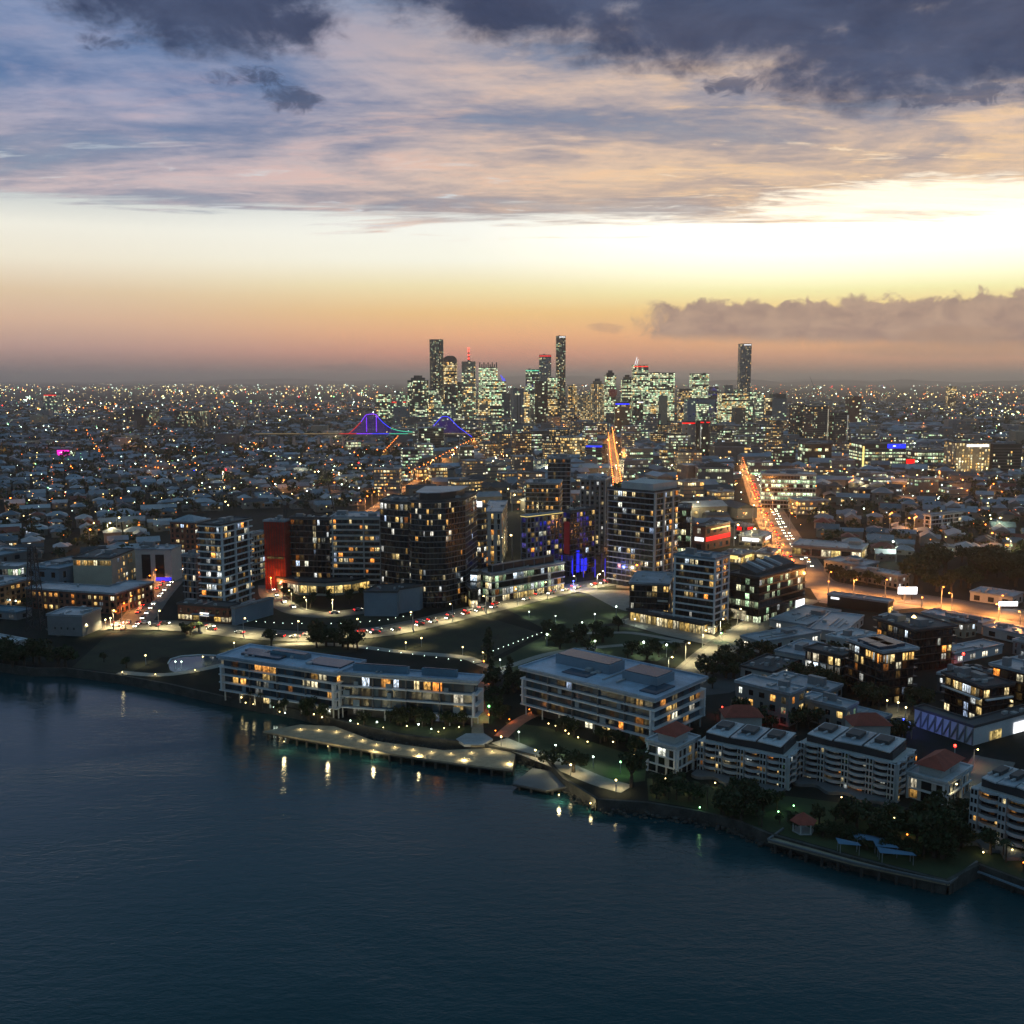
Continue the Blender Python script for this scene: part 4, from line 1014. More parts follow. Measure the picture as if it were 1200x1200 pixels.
# ------------------------------------------------------------------ waterfront apartments
style('waterfront', fh=3.25, bay=3.6, band=(1.4, .42, 'white_paint'), wall='dark_panel', lit=.22, dark='blue_glass', win=[('window_warm', 4), ('window_amber', 2), ('window_white', 1)], roof='roof_slate', plant=0, fw=.9, pier=0)
def waterfront(label, near, Lp, Rp, boxes, yaw=None, stilt=4.0):
    N, yw, a, b, h = fit(near, Lp, Rp, yaw)
    if DEBUG: print('WF', label, math.degrees(yw), a, b, h, N.y)
    b = min(b, 95); a = min(a, 34)
    poly = rect(N, yw, a, b)
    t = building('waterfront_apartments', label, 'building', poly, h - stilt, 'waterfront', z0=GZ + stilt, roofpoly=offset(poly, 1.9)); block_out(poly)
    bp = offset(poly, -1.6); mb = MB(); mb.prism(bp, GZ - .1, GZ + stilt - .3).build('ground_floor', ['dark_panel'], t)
    MB().prism(offset(poly, 1.4), GZ + stilt - .32, GZ + stilt + .1).build('floor_slab', ['white_paint'], t)
    for e in (3, 0):
        L = math.hypot(poly[(e + 1) % 4][0] - poly[e][0], poly[(e + 1) % 4][1] - poly[e][1]); m = int(L / 7)
        for i in range(m + 1): q = fpt(poly, e, (i + .1) / (m + .2), .6, GZ); MB().bar(q, (q[0], q[1], GZ + stilt - .33), .45).build('column', ['pale_render'], t)
        for i in range(m):
            if R.random() < .6:
                q = fpt(bp, e, (i + .5) / m, .07, GZ + 1.7); o = add('window', unit_window('window_warm' if R.random() < .7 else 'window_white'), t)
                o.location = (q[0] - t.location.x, q[1] - t.location.y, q[2] - t.location.z); o.rotation_euler = (0, 0, math.atan2(poly[(e + 1) % 4][1] - poly[e][1], poly[(e + 1) % 4][0] - poly[e][0])); o.scale = (3, 1, 2.2)
    # end fins framing the balconies
    for e, ts in ((3, (0., 1.)), (0, (1.,))):
        for q_ in ts:
            q = fpt(poly, e, q_, .9, GZ + stilt - .1); MB().box(q, (.7, 2.0, h - stilt - 3.4), math.atan2(poly[(e + 1) % 4][1] - poly[e][1], poly[(e + 1) % 4][0] - poly[e][0])).build('end_fin', ['white_paint'], t)
    # dark recess under the roof already comes from the slab overhang; shutters and party walls
    L = math.hypot(poly[0][0] - poly[3][0], poly[0][1] - poly[3][1]); m = int(L / 10.5); an = math.atan2(poly[0][1] - poly[3][1], poly[0][0] - poly[3][0])
    for i in range(1, m):
        q = fpt(poly, 3, i / m, .5, GZ + stilt); MB().box(q, (.35, 1.1, h - stilt - .1), an).build('party_wall', ['concrete_dark'], t)
    for i in range(m):
        for k in range(int((h - stilt) / 3.25)):
            if R.random() < .45: q = fpt(poly, 3, (i + R.choice((.2, .5, .8))) / m, .95, GZ + stilt + k * 3.25 + .3); MB().box(q, (R.choice((1.6, 2.4)), .12, 2.5), an).build('shutter', ['blue_screen'], t)
    rf = [c for c in t.children if c.name.startswith('roof')][0]
    for (u0, u1, v0, v1, hh_, mt) in boxes:               # u along the river front from its left end, v back from it
        P = [Vector(poly[3]), Vector(poly[0]), Vector(poly[1]), Vector(poly[2])]
        f = lambda u, v: (P[0] + (P[1] - P[0]) * u) + (P[3] - P[0]) * v
        q = [f(u0, v0), f(u1, v0), f(u1, v1), f(u0, v1)]
        zt = GZ + h + .36
        MB().prism([(x.x, x.y) for x in q], zt, zt + hh_, 0).build('roof_plant', [mt], rf)
        if hh_ > 1: MB().prism(offset([(x.x, x.y) for x in q], -.5), zt + hh_ + .002, zt + hh_ + .25).build('roof_plant_lid', ['roof_solar'], rf)
    return t, poly, h
W1a = waterfront('left half of the long riverside apartment building with pale roof slabs', (394, 842, 789), (262, 769), (421, 775), [(.1, .45, .25, .55, .8, 'roof_solar'), (.3, .62, .55, .8, 1.6, 'roof_blue'), (.68, .98, .3, .9, .5, 'roof_solar'), (.05, .25, .6, .8, .6, 'roof_solar')])
W1b = waterfront('right half of the long riverside apartment building beside the boardwalk', (556, 852, 799), (399, 788), (560, 783), [(.08, .5, .45, .8, 2.4, 'roof_blue'), (.6, .86, .45, .8, 2.4, 'roof_blue')])
W2 = waterfront('separate riverside apartment building on columns between the boardwalk and the curved apartments', (765, 878, 819), (616, 785), (821, 799), [(.08, .52, .4, .72, 3.2, 'blue_screen'), (.64, .9, .35, .72, 3.0, 'blue_screen'), (.25, .45, .12, .32, .3, 'roof_solar'), (.86, .98, .1, .5, .4, 'roof_solar')])
# curved-balcony apartments
def curvy(label, near, Lp, Rp, n=5, yaw=None, warm=.18):
    N, yw, a, b, h = fit(near, Lp, Rp, yaw)
    if DEBUG: print('CURVY', label, math.degrees(yw), a, b, h, N.y)
    a, b = max(15, min(a, 26)), min(b, 75); poly = rect(N, yw, a, b); block_out(poly)
    cx = sum(p[0] for p in poly) / 4; cyy = sum(p[1] for p in poly) / 4
    t = thing('curved_apartments', label, 'building', (cx, cyy, GZ), 'apartments with curved white balconies')
    core = offset(poly, -1.6); MB().prism(core, GZ - .3, GZ + h).build('wall', ['dark_panel'], t)
    PH = 2.3; fh = (h - PH) / n; rr = random.Random(int(N.x * 7))
    for e in (3, 0):
        A, B = Vector(poly[e]), Vector(poly[(e + 1) % 4]); L = (B - A).length; d = (B - A) / L; nn = Vector((d.y, -d.x)); an = math.atan2(d.y, d.x)
        nb = max(1, round(L / 7.4)); seg = L / nb
        for i in range(nb + 1):
            t0 = min(max(i * seg, 1.), L - 1.); q = A + d * t0 - nn * .2
            hp = h - PH
            pr = MB().box((q.x, q.y, GZ - .2), (2.0, 2.2, hp + .2), an).build('pier', ['balcony_white'], t)
            for k in range(n):
                for s_ in (-.48, .48):
                    w = A + d * (t0 + s_) + nn * .94; o = MB().box((w.x, w.y, GZ + k * fh + .7), (.55, .16, 1.2), an).build('window', ['dark_glass' if rr.random() > .1 else 'window_warm'], pr)
        for i in range(nb):
            t0, t1 = max(i * seg, 1.) + 1.02, min((i + 1) * seg, L - 1.) - 1.02
            if e == 0 and nb == 1: t0, t1 = 2.02, L - 2.02
            if t1 - t0 < 1.5: continue
            K = 6; bul = min(1.1, (t1 - t0) * .2)
            arc_ = []
            for j in range(K + 1):
                u = j / K; q = A + d * (t0 + (t1 - t0) * u) + nn * (.5 + bul * 4 * u * (1 - u)); arc_.append(q)
            back = [q - nn * .25 for q in arc_[::-1]]; deep = [A + d * t1 - nn * 1.65, A + d * t0 - nn * 1.65]
            for k in range(1, n + 1):
                z = GZ + k * fh
                mb = MB(); mb.prism([(q.x, q.y) for q in arc_ + deep], z - .25, z); mb.prism([(q.x, q.y) for q in arc_ + back], z + .002, z + .62 if k < n else z + .3)
                mb.build('balcony', ['balcony_white'], t)
            for k in range(n):
                for j in range(3):
                    q = A + d * (t0 + (t1 - t0) * (j + .5) / 3) - nn * 1.53
                    lit = rr.random() < warm; mt = rr.choice(('window_warm', 'window_amber')) if lit else 'dark_glass'
                    o = add('window', unit_window(mt), t); o.location = (q.x - cx, q.y - cyy, k * fh + fh * .52); o.rotation_euler = (0, 0, an); o.scale = ((t1 - t0) / 3 * .9, 1, fh * .72)
    MB().prism(offset(poly, -.4), GZ + h - PH - .15, GZ + h - PH + .1).build('floor_slab', ['pale_render'], t)
    nl = 3
    for i in range(nl):                                   # setback roofs, one above each section
        A, B, C, D = (Vector(q) for q in (core[3], core[0], core[1], core[2]))
        f = lambda u, v: (A + (B - A) * u) + (D - A) * v
        u0, u1 = i / nl + .015, (i + 1) / nl - .015
        q = [f(u0, -.12 if i % 2 else -.04), f(u1, -.04 if i % 2 else -.12), f(u1, 1.05), f(u0, 1.05)]
        MB().prism([(x.x, x.y) for x in q], GZ + h + .01 + .12 * i, GZ + h + .35 + .12 * i).build('roof', ['roof_pale' if i != 1 else 'roof_metal'], t)
        q = [f(u0 + .06, .3), f(u1 - .08, .3), f(u1 - .08, .75), f(u0 + .06, .75)]
        MB().prism([(x.x, x.y) for x in q], GZ + h + .5 + .12 * i, GZ + h + 1.5 + .12 * i).build('roof_plant', ['roof_dark'], t)
        for w in range(2): qq = f(u0 + .04 + .12 * w, .15); MB().bar((qq.x, qq.y, GZ + h + .8), (f(u0 + .1 + .12 * w, .9).x, f(u0 + .1 + .12 * w, .9).y, GZ + h + .8), .5).build('roof_rail', ['balcony_white'], t)
    # low entrance terrace wrapped round the front
    mb = MB(); A, B = Vector(poly[3]), Vector(poly[0]); d = (B - A).normalized(); nn = Vector((d.y, -d.x)); q = []
    for j in range(25):
        u = j / 24; q.append(A + (B - A) * u + nn * (5.2 + 1.3 * math.sin(u * 19)))
    mb.prism([(x.x, x.y) for x in q] + [tuple(B), tuple(A)], GZ, GZ + .9); mb.build('terrace', ['concrete_dark'], t)
    return t, poly, h
M1 = curvy('left of the curved-balcony white apartments by the river', (921, 926, 879), (819, 858), (939, 860), 5, warm=.14)
M2 = curvy('middle of the curved-balcony white apartments by the river, tall and long', (1048, 940, 886), (937, 862), (1067, 880), 6, warm=.14)
M3 = curvy('curved-balcony white apartments cut off by the right edge', (1212, 1006, 934), (1140, 911), (1245, 915), 6, yaw=None, warm=.3)
# two small white buildings with red hip roofs
for lab, n_, l_, r_ in (('small white three-storey house with a red hip roof left of the curved apartments', (792, 912, 878), (759, 868), (818, 863)),
                        ('wide white house with a red hip roof right of the tall curved apartments', (1107, 947, 919), (1064, 907), (1137, 902))):
    t, p, h = blk('villa', lab, n_, l_, r_, 'white_flats', cat='house', wall='pale_render', band=(.5, .4, 'white_paint'), pier=3, pierm='white_paint', lit=.2, plant=0, group='white villas with red roofs', dark='dark_glass', roof='roof_pale')
    q = offset(p, -2.2); MB().prism(q, GZ + h + .355, GZ + h + 3).build('penthouse', ['pale_render'], t); hip_roof(q, GZ + h + 3.002, 2.6, 1.2, t, 'roof_tile', 'hip_roof')
# ------------------------------------------------------------------ wharf, jetty, deck
def deck(name, label, cat, px, z, th, pile_step, mat='timber_deck', rail=None):
    pts = [G(x, y, z) for x, y in px]; poly = [(p.x, p.y) for p in pts][::-1]
    ar = sum(a[0] * b[1] - b[0] * a[1] for a, b in zip(poly, poly[1:] + poly[:1]))
    if ar < 0: poly = poly[::-1]
    cx = sum(p[0] for p in poly) / len(poly); cyy = sum(p[1] for p in poly) / len(poly)
    t = thing(name, label, cat, (cx, cyy, 0)); block_out(poly, 1)
    MB().prism(poly, z - th, z).build('deck', [mat], t)
    MB().prism(offset(poly, .12), z - th - .35, z - th - .002).build('beam', ['pile'], t)
    xs = [p[0] for p in poly]; ys = [p[1] for p in poly]; x = min(xs)
    cnt = 0
    for (a, b) in zip(poly, poly[1:] + poly[:1]):
        a, b = Vector(a), Vector(b); L = (b - a).length
        for i in range(int(L / pile_step)):
            if cnt > 95: break
            q = a + (b - a) * ((i + .5) * pile_step / L); MB().bar((q.x, q.y, -1.5), (q.x, q.y, z - th), .55, n=6).build('pile', ['pile'], t); cnt += 1
    return t, poly
wharf, wp = deck('wharf', 'long timber wharf on dark piles lit by low lamps', 'wharf', [(308, 857), (352, 849), (392, 851), (438, 868), (520, 879), (585, 876), (604, 884), (600, 902), (540, 895), (450, 882), (380, 870)], 2.7, .5, 4)
jetty, jp = deck('jetty', 'small low jetty right of the long wharf', 'jetty', [(601, 918), (624, 900), (664, 906), (668, 921), (640, 926)], 1.6, .4, 4, 'concrete_dark')
rdeck, rp_ = deck('river_deck', 'broad dark riverside deck with pale edge below the curved apartments', 'deck', [(900, 985), (918, 972), (960, 982), (1040, 1004), (1110, 1010), (1145, 1010), (1112, 1036), (1000, 1012)], 2.9, .5, 4, 'timber_deck')
mb = MB()
for a, b in (((900, 985), (918, 972)), ((900, 985), (1000, 1012)), ((1000, 1012), (1112, 1036)), ((1112, 1036), (1145, 1011))):
    A, B = G(*a, 3.0), G(*b, 3.0); mb.bar((A.x, A.y, 3.25), (B.x, B.y, 3.25), .5)
mb.build('deck_edge', ['concrete_dark'], rdeck)
fl, fp = deck('floating_walkway', 'blue-grey walkway on the water at the right edge', 'walkway', [(1120, 1016), (1144, 1010), (1215, 1036), (1212, 1046), (1150, 1022)], 2.0, .4, 5, 'blue_screen')
bw, bp_ = deck('boardwalk', 'pale boardwalk running to the wharf between the two riverside buildings', 'boardwalk', [(553, 847), (566, 847), (568, 874), (552, 874)], 3.5, .3, 40, 'timber_deck')
# lookout roof at the end of the boardwalk
a = G(556, 868); t = thing('shade_platform', 'grey hexagonal platform where the boardwalk meets the wharf', 'platform', (a.x, a.y, GZ))
MB().prism([(a.x + 6 * math.cos(i * pi / 3), a.y + 6 * math.sin(i * pi / 3)) for i in range(6)], GZ - .2, GZ + .65).build('platform', ['concrete'], t)
# gazebo
a = G(941, 974); t = thing('gazebo', 'little gazebo with a red roof on the riverside deck', 'gazebo', (a.x, a.y, GZ))
for i in range(6): MB().bar((a.x + 2.6 * math.cos(i * pi / 3), a.y + 2.6 * math.sin(i * pi / 3), GZ), (a.x + 2.6 * math.cos(i * pi / 3), a.y + 2.6 * math.sin(i * pi / 3), GZ + 3), .3).build('post', ['pale_render'], t)
rf = MB(); v = [(a.x + 3.6 * math.cos(i * pi / 3), a.y + 3.6 * math.sin(i * pi / 3), GZ + 2.95) for i in range(6)] + [(a.x, a.y, GZ + 5.2)]
rf.mesh(v, [(i, (i + 1) % 6, 6) for i in range(6)] + [(5, 4, 3, 2, 1, 0)]); rf.build('roof', ['roof_tile'], t)
MB().prism([(a.x + 2.9 * math.cos(i * pi / 3), a.y + 2.9 * math.sin(i * pi / 3)) for i in range(6)], GZ, GZ + .3).build('floor', ['concrete'], t)
for (x0, y0), w, dd, lab in (((1018, 994), 7, 3, 'blue shade canopy left of two on the riverside deck'), ((1038, 1003), 5, 2.4, 'small blue shade canopy between the others on the deck'), ((1050, 1011), 8, 2.4, 'long blue shade canopy nearest the river edge'), ((994, 1000), 5, 2.5, 'narrow blue shade canopy left end of the deck')):
    a = G(x0, y0); t = thing('shade_canopy', lab, 'canopy', (a.x, a.y, GZ), 'blue canopies on the riverside deck')
    MB().mesh([(a.x - w / 2, a.y + dd / 2 + 1.2, GZ + 3), (a.x + w / 2, a.y - w * .14 + dd / 2, GZ + 2.6), (a.x + w / 2, a.y - dd / 2 - w * .14, GZ + 2.9), (a.x - w / 2, a.y - dd / 2 + 1.2, GZ + 2.5)], [(3, 2, 1, 0), (0, 1, 2, 3)]).build('cloth', ['shade_cloth'], t)
    for sx in (-.45, .45):
        for sy in (-.4, .4): MB().bar((a.x + w * sx, a.y + dd * sy - w * .28 * sx * .5, GZ), (a.x + w * sx, a.y + dd * sy - w * .28 * sx * .5, GZ + 2.55), .15).build('post', ['grey_panel'], t)
# lattice power mast at the left
a = G(43, 738); zt = PY(43, 640, a.y).z; t = thing('lattice_mast', 'tall steel lattice power mast in front of the brick warehouse', 'power mast', (a.x, a.y, GZ))
H_ = zt - GZ
def leg(sx, sy, u): k = (1 - u) * 3.4 + u * 1.2; return (a.x + sx * k, a.y + sy * k, GZ + H_ * u)
for sx, sy in ((-1, -1), (1, -1), (1, 1), (-1, 1)): MB().bar(leg(sx, sy, 0), leg(sx, sy, 1), .35).build('leg', ['dark_metal'], t)
br = MB()
for k in range(9):
    u0, u1 = k / 9, (k + 1) / 9
    for (s0, s1) in (((-1, -1), (1, -1)), ((1, -1), (1, 1)), ((1, 1), (-1, 1)), ((-1, 1), (-1, -1))):
        br.bar(leg(*s0, u0), leg(*s1, u1), .16); br.bar(leg(*s1, u0), leg(*s0, u1), .16); br.bar(leg(*s0, u1), leg(*s1, u1), .16)
br.build('bracing', ['dark_metal'], t)
for u in (.72, .84, .96): MB().bar((a.x - 6, a.y, GZ + H_ * u), (a.x + 6, a.y, GZ + H_ * u), .3).build('crossarm', ['dark_metal'], t)
# construction cranes
def crane(label, x, yb, ytop, jibx, jiby, Y=None):
    a = G(x, yb); b = PY(x, ytop, a.y); c = PY(jibx, jiby, a.y); r = thing('tower_crane', label, 'crane', (a.x, a.y, GZ), 'tower cranes')
    mb = MB()
    for s_ in (-1, 1): mb.bar((a.x + s_, a.y, GZ), (b.x + s_, b.y, b.z), .4)
    k = int((b.z - GZ) / 4)
    for i in range(k): mb.bar((a.x + (1 if i % 2 else -1), a.y, GZ + i * 4), (a.x + (-1 if i % 2 else 1), a.y, GZ + i * 4 + 4), .25)
    mb.build('mast', ['dark_metal'], r); MB().bar(b, c, .9, w2=.5).build('jib', ['dark_metal'], r); MB().bar(b, b + (b - c) * .22 + Vector((0, 0, 1)), 1.3).build('counter_jib', ['dark_metal'], r)
    MB().box((b.x, b.y - 1, b.z - 2), (2, 2, 2.4)).build('cab', ['grey_panel'], r)
crane('crane leaning over the striped flats', 392, 640, 600, 380, 545)
crane('crane behind the red-netted tower', 334, 640, 588, 310, 560)
LESS = []
# ------------------------------------------------------------------ the city centre, two to three kilometres away
style('cbd', far=True, band=None, dark=None, fh=4.2, bay=4.4, fw=.97, fhh=.78, plant=1, wall='dark_panel', lit=.5, roof='roof_dark', win=[('window_office', 3), ('window_white', 1)], mode='office')
def tower(label, x0, x1, yt, d, cat='skyscraper', top=None, yaw=0., depth=.85, group=None, shape=None, name='skyscraper', **ov):
    a, b = PY(x0, yt, d), PY(x1, yt, d); w = b.x - a.x; h = a.z - GZ
    dep = max(14, w * depth); yw = math.radians(yaw)
    c = Vector(((a.x + b.x) / 2, d + dep / 2))
    if shape == 'oct':
        r = w / 2 / math.cos(pi / 8); poly = [(c.x + r * math.cos(pi / 8 + i * pi / 4), c.y + r * math.sin(pi / 8 + i * pi / 4)) for i in range(8)]
    elif shape == 'round':
        r = w / 2; poly = [(c.x + r * math.cos(i * pi / 7), c.y + r * math.sin(i * pi / 7)) for i in range(14)]
    else:
        k = abs(math.cos(yw)) + abs(math.sin(yw)) * depth
        ww, dd = w / k, dep / k
        poly = [(c.x + math.cos(yw) * u * ww / 2 - math.sin(yw) * v * dd / 2, c.y + math.sin(yw) * u * ww / 2 + math.cos(yw) * v * dd / 2) for u, v in ((-1, -1), (1, -1), (1, 1), (-1, 1))]
    ov = dict(ov)
    if 'win' in ov: ov['win'] = [({'window_office': 'city_office', 'window_white': 'city_office', 'window_warm': 'city_warm', 'window_amber': 'city_warm'}.get(a_, a_), b_) for a_, b_ in ov['win']]
    else: ov['win'] = [('city_office', 5), ('city_warm', 1)]
    if d > 2000 and 'lit' in ov and ov['lit'] > .25: ov['lit'] = ov['lit'] * 1.25
    t = building(name, label, cat, poly, h, 'cbd', group, ov=ov)
    zt = GZ + h + .36
    if top == 'step': MB().prism(offset(poly, -w * .16), zt, zt + h * .06).build('crown', [ov.get('wall', 'dark_panel')], t); MB().prism(offset(poly, -w * .3), zt + h * .06, zt + h * .11).build('crown_top', ['dark_panel'], t)
    if top == 'dome':
        mb = MB(); K = 7; pr = [offset(poly, -w * .5 * (1 - math.cos(i / K * pi / 2))) for i in range(K)]
        for i in range(K - 1): mb.prism(pr[i], zt + w * .45 * math.sin(i / K * pi / 2), zt + w * .45 * math.sin((i + 1) / K * pi / 2))
        mb.build('dome', ['dark_panel'], t)
    if top == 'mast':
        mb = MB(); hh_ = h * .22; mb.bar((c.x, c.y, zt), (c.x, c.y, zt + hh_), w * .16, w2=w * .04); m = mb.build('mast', ['dark_metal'], t)
        for u in (.25, .5, .8, 1.): MB().octa((c.x, c.y - w * .1, zt + hh_ * u), w * .065).build('beacon', ['lamp_red'], m)
    if top == 'spikes':
        for i in range(9): u = poly[0][0] + (poly[1][0] - poly[0][0]) * (i + .5) / 9; MB().prism([(u - w * .03, poly[0][1] + 2), (u + w * .03, poly[0][1] + 2), (u + w * .03, poly[0][1] + 5), (u - w * .03, poly[0][1] + 5)], zt, zt + w * (.18 if i % 2 else .28)).build('crown_fin', ['dark_metal'], t)
    if top in ('white', 'red', 'teal', 'blue', 'yellow'):
        mt = {'white': 'sign_white', 'red': 'sign_red', 'teal': 'teal_strip', 'blue': 'sign_blue', 'yellow': 'roof_yellow'}[top]
        u0, u1 = (.3, .95) if top in ('white',) else (.02, .98)
        pa, pb = poly[0], poly[1]
        if shape in ('round', 'oct'): pa, pb = (c.x - w * .4, c.y - w * .42), (c.x + w * .4, c.y - w * .42)
        strip(t, 'crown_light', (pa[0] + (pb[0] - pa[0]) * u0, pa[1] + (pb[1] - pa[1]) * u0 - .4, zt - w * .1 - 1), (pa[0] + (pb[0] - pa[0]) * u1, pa[1] + (pb[1] - pa[1]) * u1 - .4, zt - w * .1 - 1), max(2.2, w * .07), mt, .5)
    if top == 'ribs':
        pass
    return t, poly, h, c
FL = dict(mode='resi', bay=3.6, fh=3.6, fw=.6, win=[('window_warm', 2), ('window_white', 2), ('window_dim', 2)])
tower('octagonal tower with a stepped dark crown, left end of the city skyline', 477, 501, 446, 2600, top='step', shape='oct', lit=.42)
tower('tall round-cornered dark tower, tallest at the left of the skyline', 503, 519, 398, 2900, shape='oct', lit=.3, **FL)
tower('domed tower with yellow-lit upper floors beside the tall round-cornered tower', 519, 535, 424, 3000, top='dome', lit=.7, win=[('window_warm', 3), ('window_amber', 1)], depth=1.)
t, p, h, c = tower('dark front half of the domed yellow tower', 521, 536, 452, 2760, lit=.15)
tower('brown tower with a tall red-lit antenna mast', 541, 557, 424, 2800, top='mast', lit=.4, wall='tan_render', win=[('window_office', 2), ('window_warm', 2)])
tower('narrow tower behind the antenna tower', 534, 542, 448, 3050, lit=.3)
tower('bright green-white lit office tower with a spiked dark crown', 561, 583, 431, 2850, top='spikes', lit=1.15, wall='green_glass')
t, p, h, c = tower('broad banded office tower in front of the spiked crown tower', 569, 593, 447, 2550, lit=.8)
for i in range(3): MB().bar((c.x + 18 + i * 3, c.y - 15, GZ + h), (c.x + 12 + i * 4, c.y - 15, GZ + h + 16 - i * 4), .9).build('blue_spire', ['sign_blue'], t)
t, p, h, c = tower('grey tower with two tall pale ribs', 598, 614, 456, 2250, lit=.12, wall='grey_panel', yaw=18)
for u in (.35, .62): strip(t, 'rib_light', fpt(p, 0, u, .5, GZ + 12), fpt(p, 0, u + .05, .5, GZ + 12), h - 22, 'window_dim')
tower('plain grey slab tower left of the ribbed grey tower', 588, 600, 462, 2350, lit=.1, wall='concrete_dark', **{})
tower('teal-crowned office tower in the middle of the skyline', 616, 632, 433, 2950, top='teal', lit=.6, win=[('window_office', 3), ('blue_pane_glow', 1)])
tower('dark tower with a red-lit top edge', 632, 646, 416, 2900, top='red', lit=.25, wall='grey_panel', **{k: v for k, v in FL.items()})
tower('black slab tower in front of the red-topped tower', 627, 642, 447, 2450, lit=.08, wall='black_panel')
tower('green-lit office between the black slab and the tallest tower', 642, 653, 443, 2800, lit=.9)
tower('tallest slim black tower of the skyline with a white light on its roof', 652, 663, 394, 2900, top='white', lit=.3, depth=1.2, **FL)
tower('slim yellow-lit tower right of the tallest black tower', 666, 676, 452, 2650, lit=.7, win=[('window_warm', 3)], mode='resi', bay=3.8)
tower('low warm-lit tower beside the slim yellow tower', 677, 692, 463, 2500, lit=.35, wall='tan_render', **{**FL, 'win': [('window_amber', 1), ('window_warm', 1)]})
tower('brown octagonal tower with even rows of warm windows', 693, 708, 450, 2300, shape='oct', lit=.55, top='step', wall='tan_render', **{**FL, 'win': [('window_warm', 3)], 'fw': .5})
t, p, h, c = tower('lit tower with a red-glowing globe on its front', 709, 722, 440, 2900, lit=.7, top='step')
MB().ball((c.x + 6, c.y - 24, GZ + h * .62), 14).build('globe', ['red_wash'], t)
tower('broad green-lit office left of the bright stepped tower', 729, 742, 445, 2750, lit=.75, top='step')
t, p, h, c = tower('bright green-white stepped office tower with red roof lights', 742, 760, 428, 2700, lit=.95, top='red')
for i in range(2): MB().bar((c.x - 14 + i * 5, c.y, GZ + h), (c.x - 8 + i * 3, c.y, GZ + h + 22 - i * 6), 1.1).build('roof_mast', ['sign_white'], t)
tower('wide flat-topped office with green floors, right of the stepped office', 760, 791, 437, 2800, lit=.7)
tower('blank brown shaft in front of the wide green office', 773, 782, 464, 2350, lit=.02, wall='tan_render')
tower('dark lower office in front of the stepped office', 742, 760, 470, 2350, lit=.3, top='white')
tower('orange-brown tower with a blue sign on its roof', 721, 738, 472, 2200, lit=.25, wall='orange_brick', top='blue')
tower('flat-topped green office standing alone', 811, 831, 438, 2900, lit=.9)
tower('blue-grey lower block beneath the lone green office', 806, 838, 468, 2500, lit=.2, wall='blue_screen', win=[('blue_pane_glow', 1), ('window_white', 1)])
tower('warm-lit block left of the lone green office', 796, 811, 456, 2800, lit=.6, win=[('window_warm', 2), ('blue_pane_glow', 1)])
tower('block with violet-white light columns', 831, 842, 454, 2800, lit=.7, win=[('blue_pane_glow', 2), ('window_white', 1)])
tower('grey block left of the lone dark tower', 850, 859, 452, 2900, lit=.1, wall='grey_panel')
tower('low yellow-green lit block at the foot of the lone dark tower', 846, 877, 461, 2700, lit=.9, win=[('window_office', 1), ('window_warm', 1)])
tower('lone tall dark tower with a white crown on the right of the skyline', 868, 881, 403, 3000, top='white', lit=.45, wall='grey_panel', depth=1., **{**FL, 'win': [('window_dim', 3), ('window_warm', 1)]})
tower('dark low block right of the lone tall tower', 890, 922, 467, 2500, lit=.12, wall='grey_panel')
tower('dark block behind the low block at the right of downtown', 905, 921, 462, 2800, lit=.1)
for x0, x1, yt, lab in ((441, 457, 462, 'lit office left of the octagonal tower with green floors'), (459, 476, 470, 'red-topped low block left of the octagonal tower')):
    tower(lab, x0, x1, yt, 2800, lit=.6, top='red' if x0 > 450 else None)
t, p, h, c = tower('twin dark drum tower with a red rim, left drum', 800, 816, 495, 1500, lit=.2, shape='round', wall='grey_panel', **FL); strip(t, 'rim_light', (c.x - 11, c.y - 9.5, GZ + h - 2), (c.x + 8, c.y - 10.5, GZ + h - 2), 1.8, 'sign_red')
t, p, h, c = tower('twin dark drum tower with a red rim, right drum with a white light strip', 817, 834, 494, 1500, lit=.2, shape='round', wall='dark_panel', **FL); strip(t, 'light_strip', (c.x - 6, c.y - 10, GZ + 16), (c.x - 4.6, c.y - 10, GZ + 16), h - 20, 'window_white'); strip(t, 'rim_light', (c.x - 6, c.y - 10.4, GZ + h - 2), (c.x + 8, c.y - 9.8, GZ + h - 2), 1.6, 'sign_red')
for i in range(48):
    x = R.choice((R.uniform(585, 700), R.uniform(700, 900), R.uniform(440, 600))); w = R.uniform(7, 15); d = R.uniform(2300, 3200)
    LESS.append((x, w, d, R.uniform(454, 480), R.uniform(.35, 1.), R.choice(('window_office', 'window_warm', 'window_white')), R.choice(('dark_panel', 'grey_panel', 'tan_render', 'concrete_dark')), R.uniform(-20, 20)))
for x, w, d, yt, lt, wn, wl, yw in LESS:
    q = PY(x + w / 2, yt, d)
    if free(q.x, d + 12): tower('lesser tower among the skyline with scattered lit floors', x, x + w, yt, d, group='lesser towers of the skyline', lit=lt, win=[(wn, 1)], wall=wl, yaw=yw)
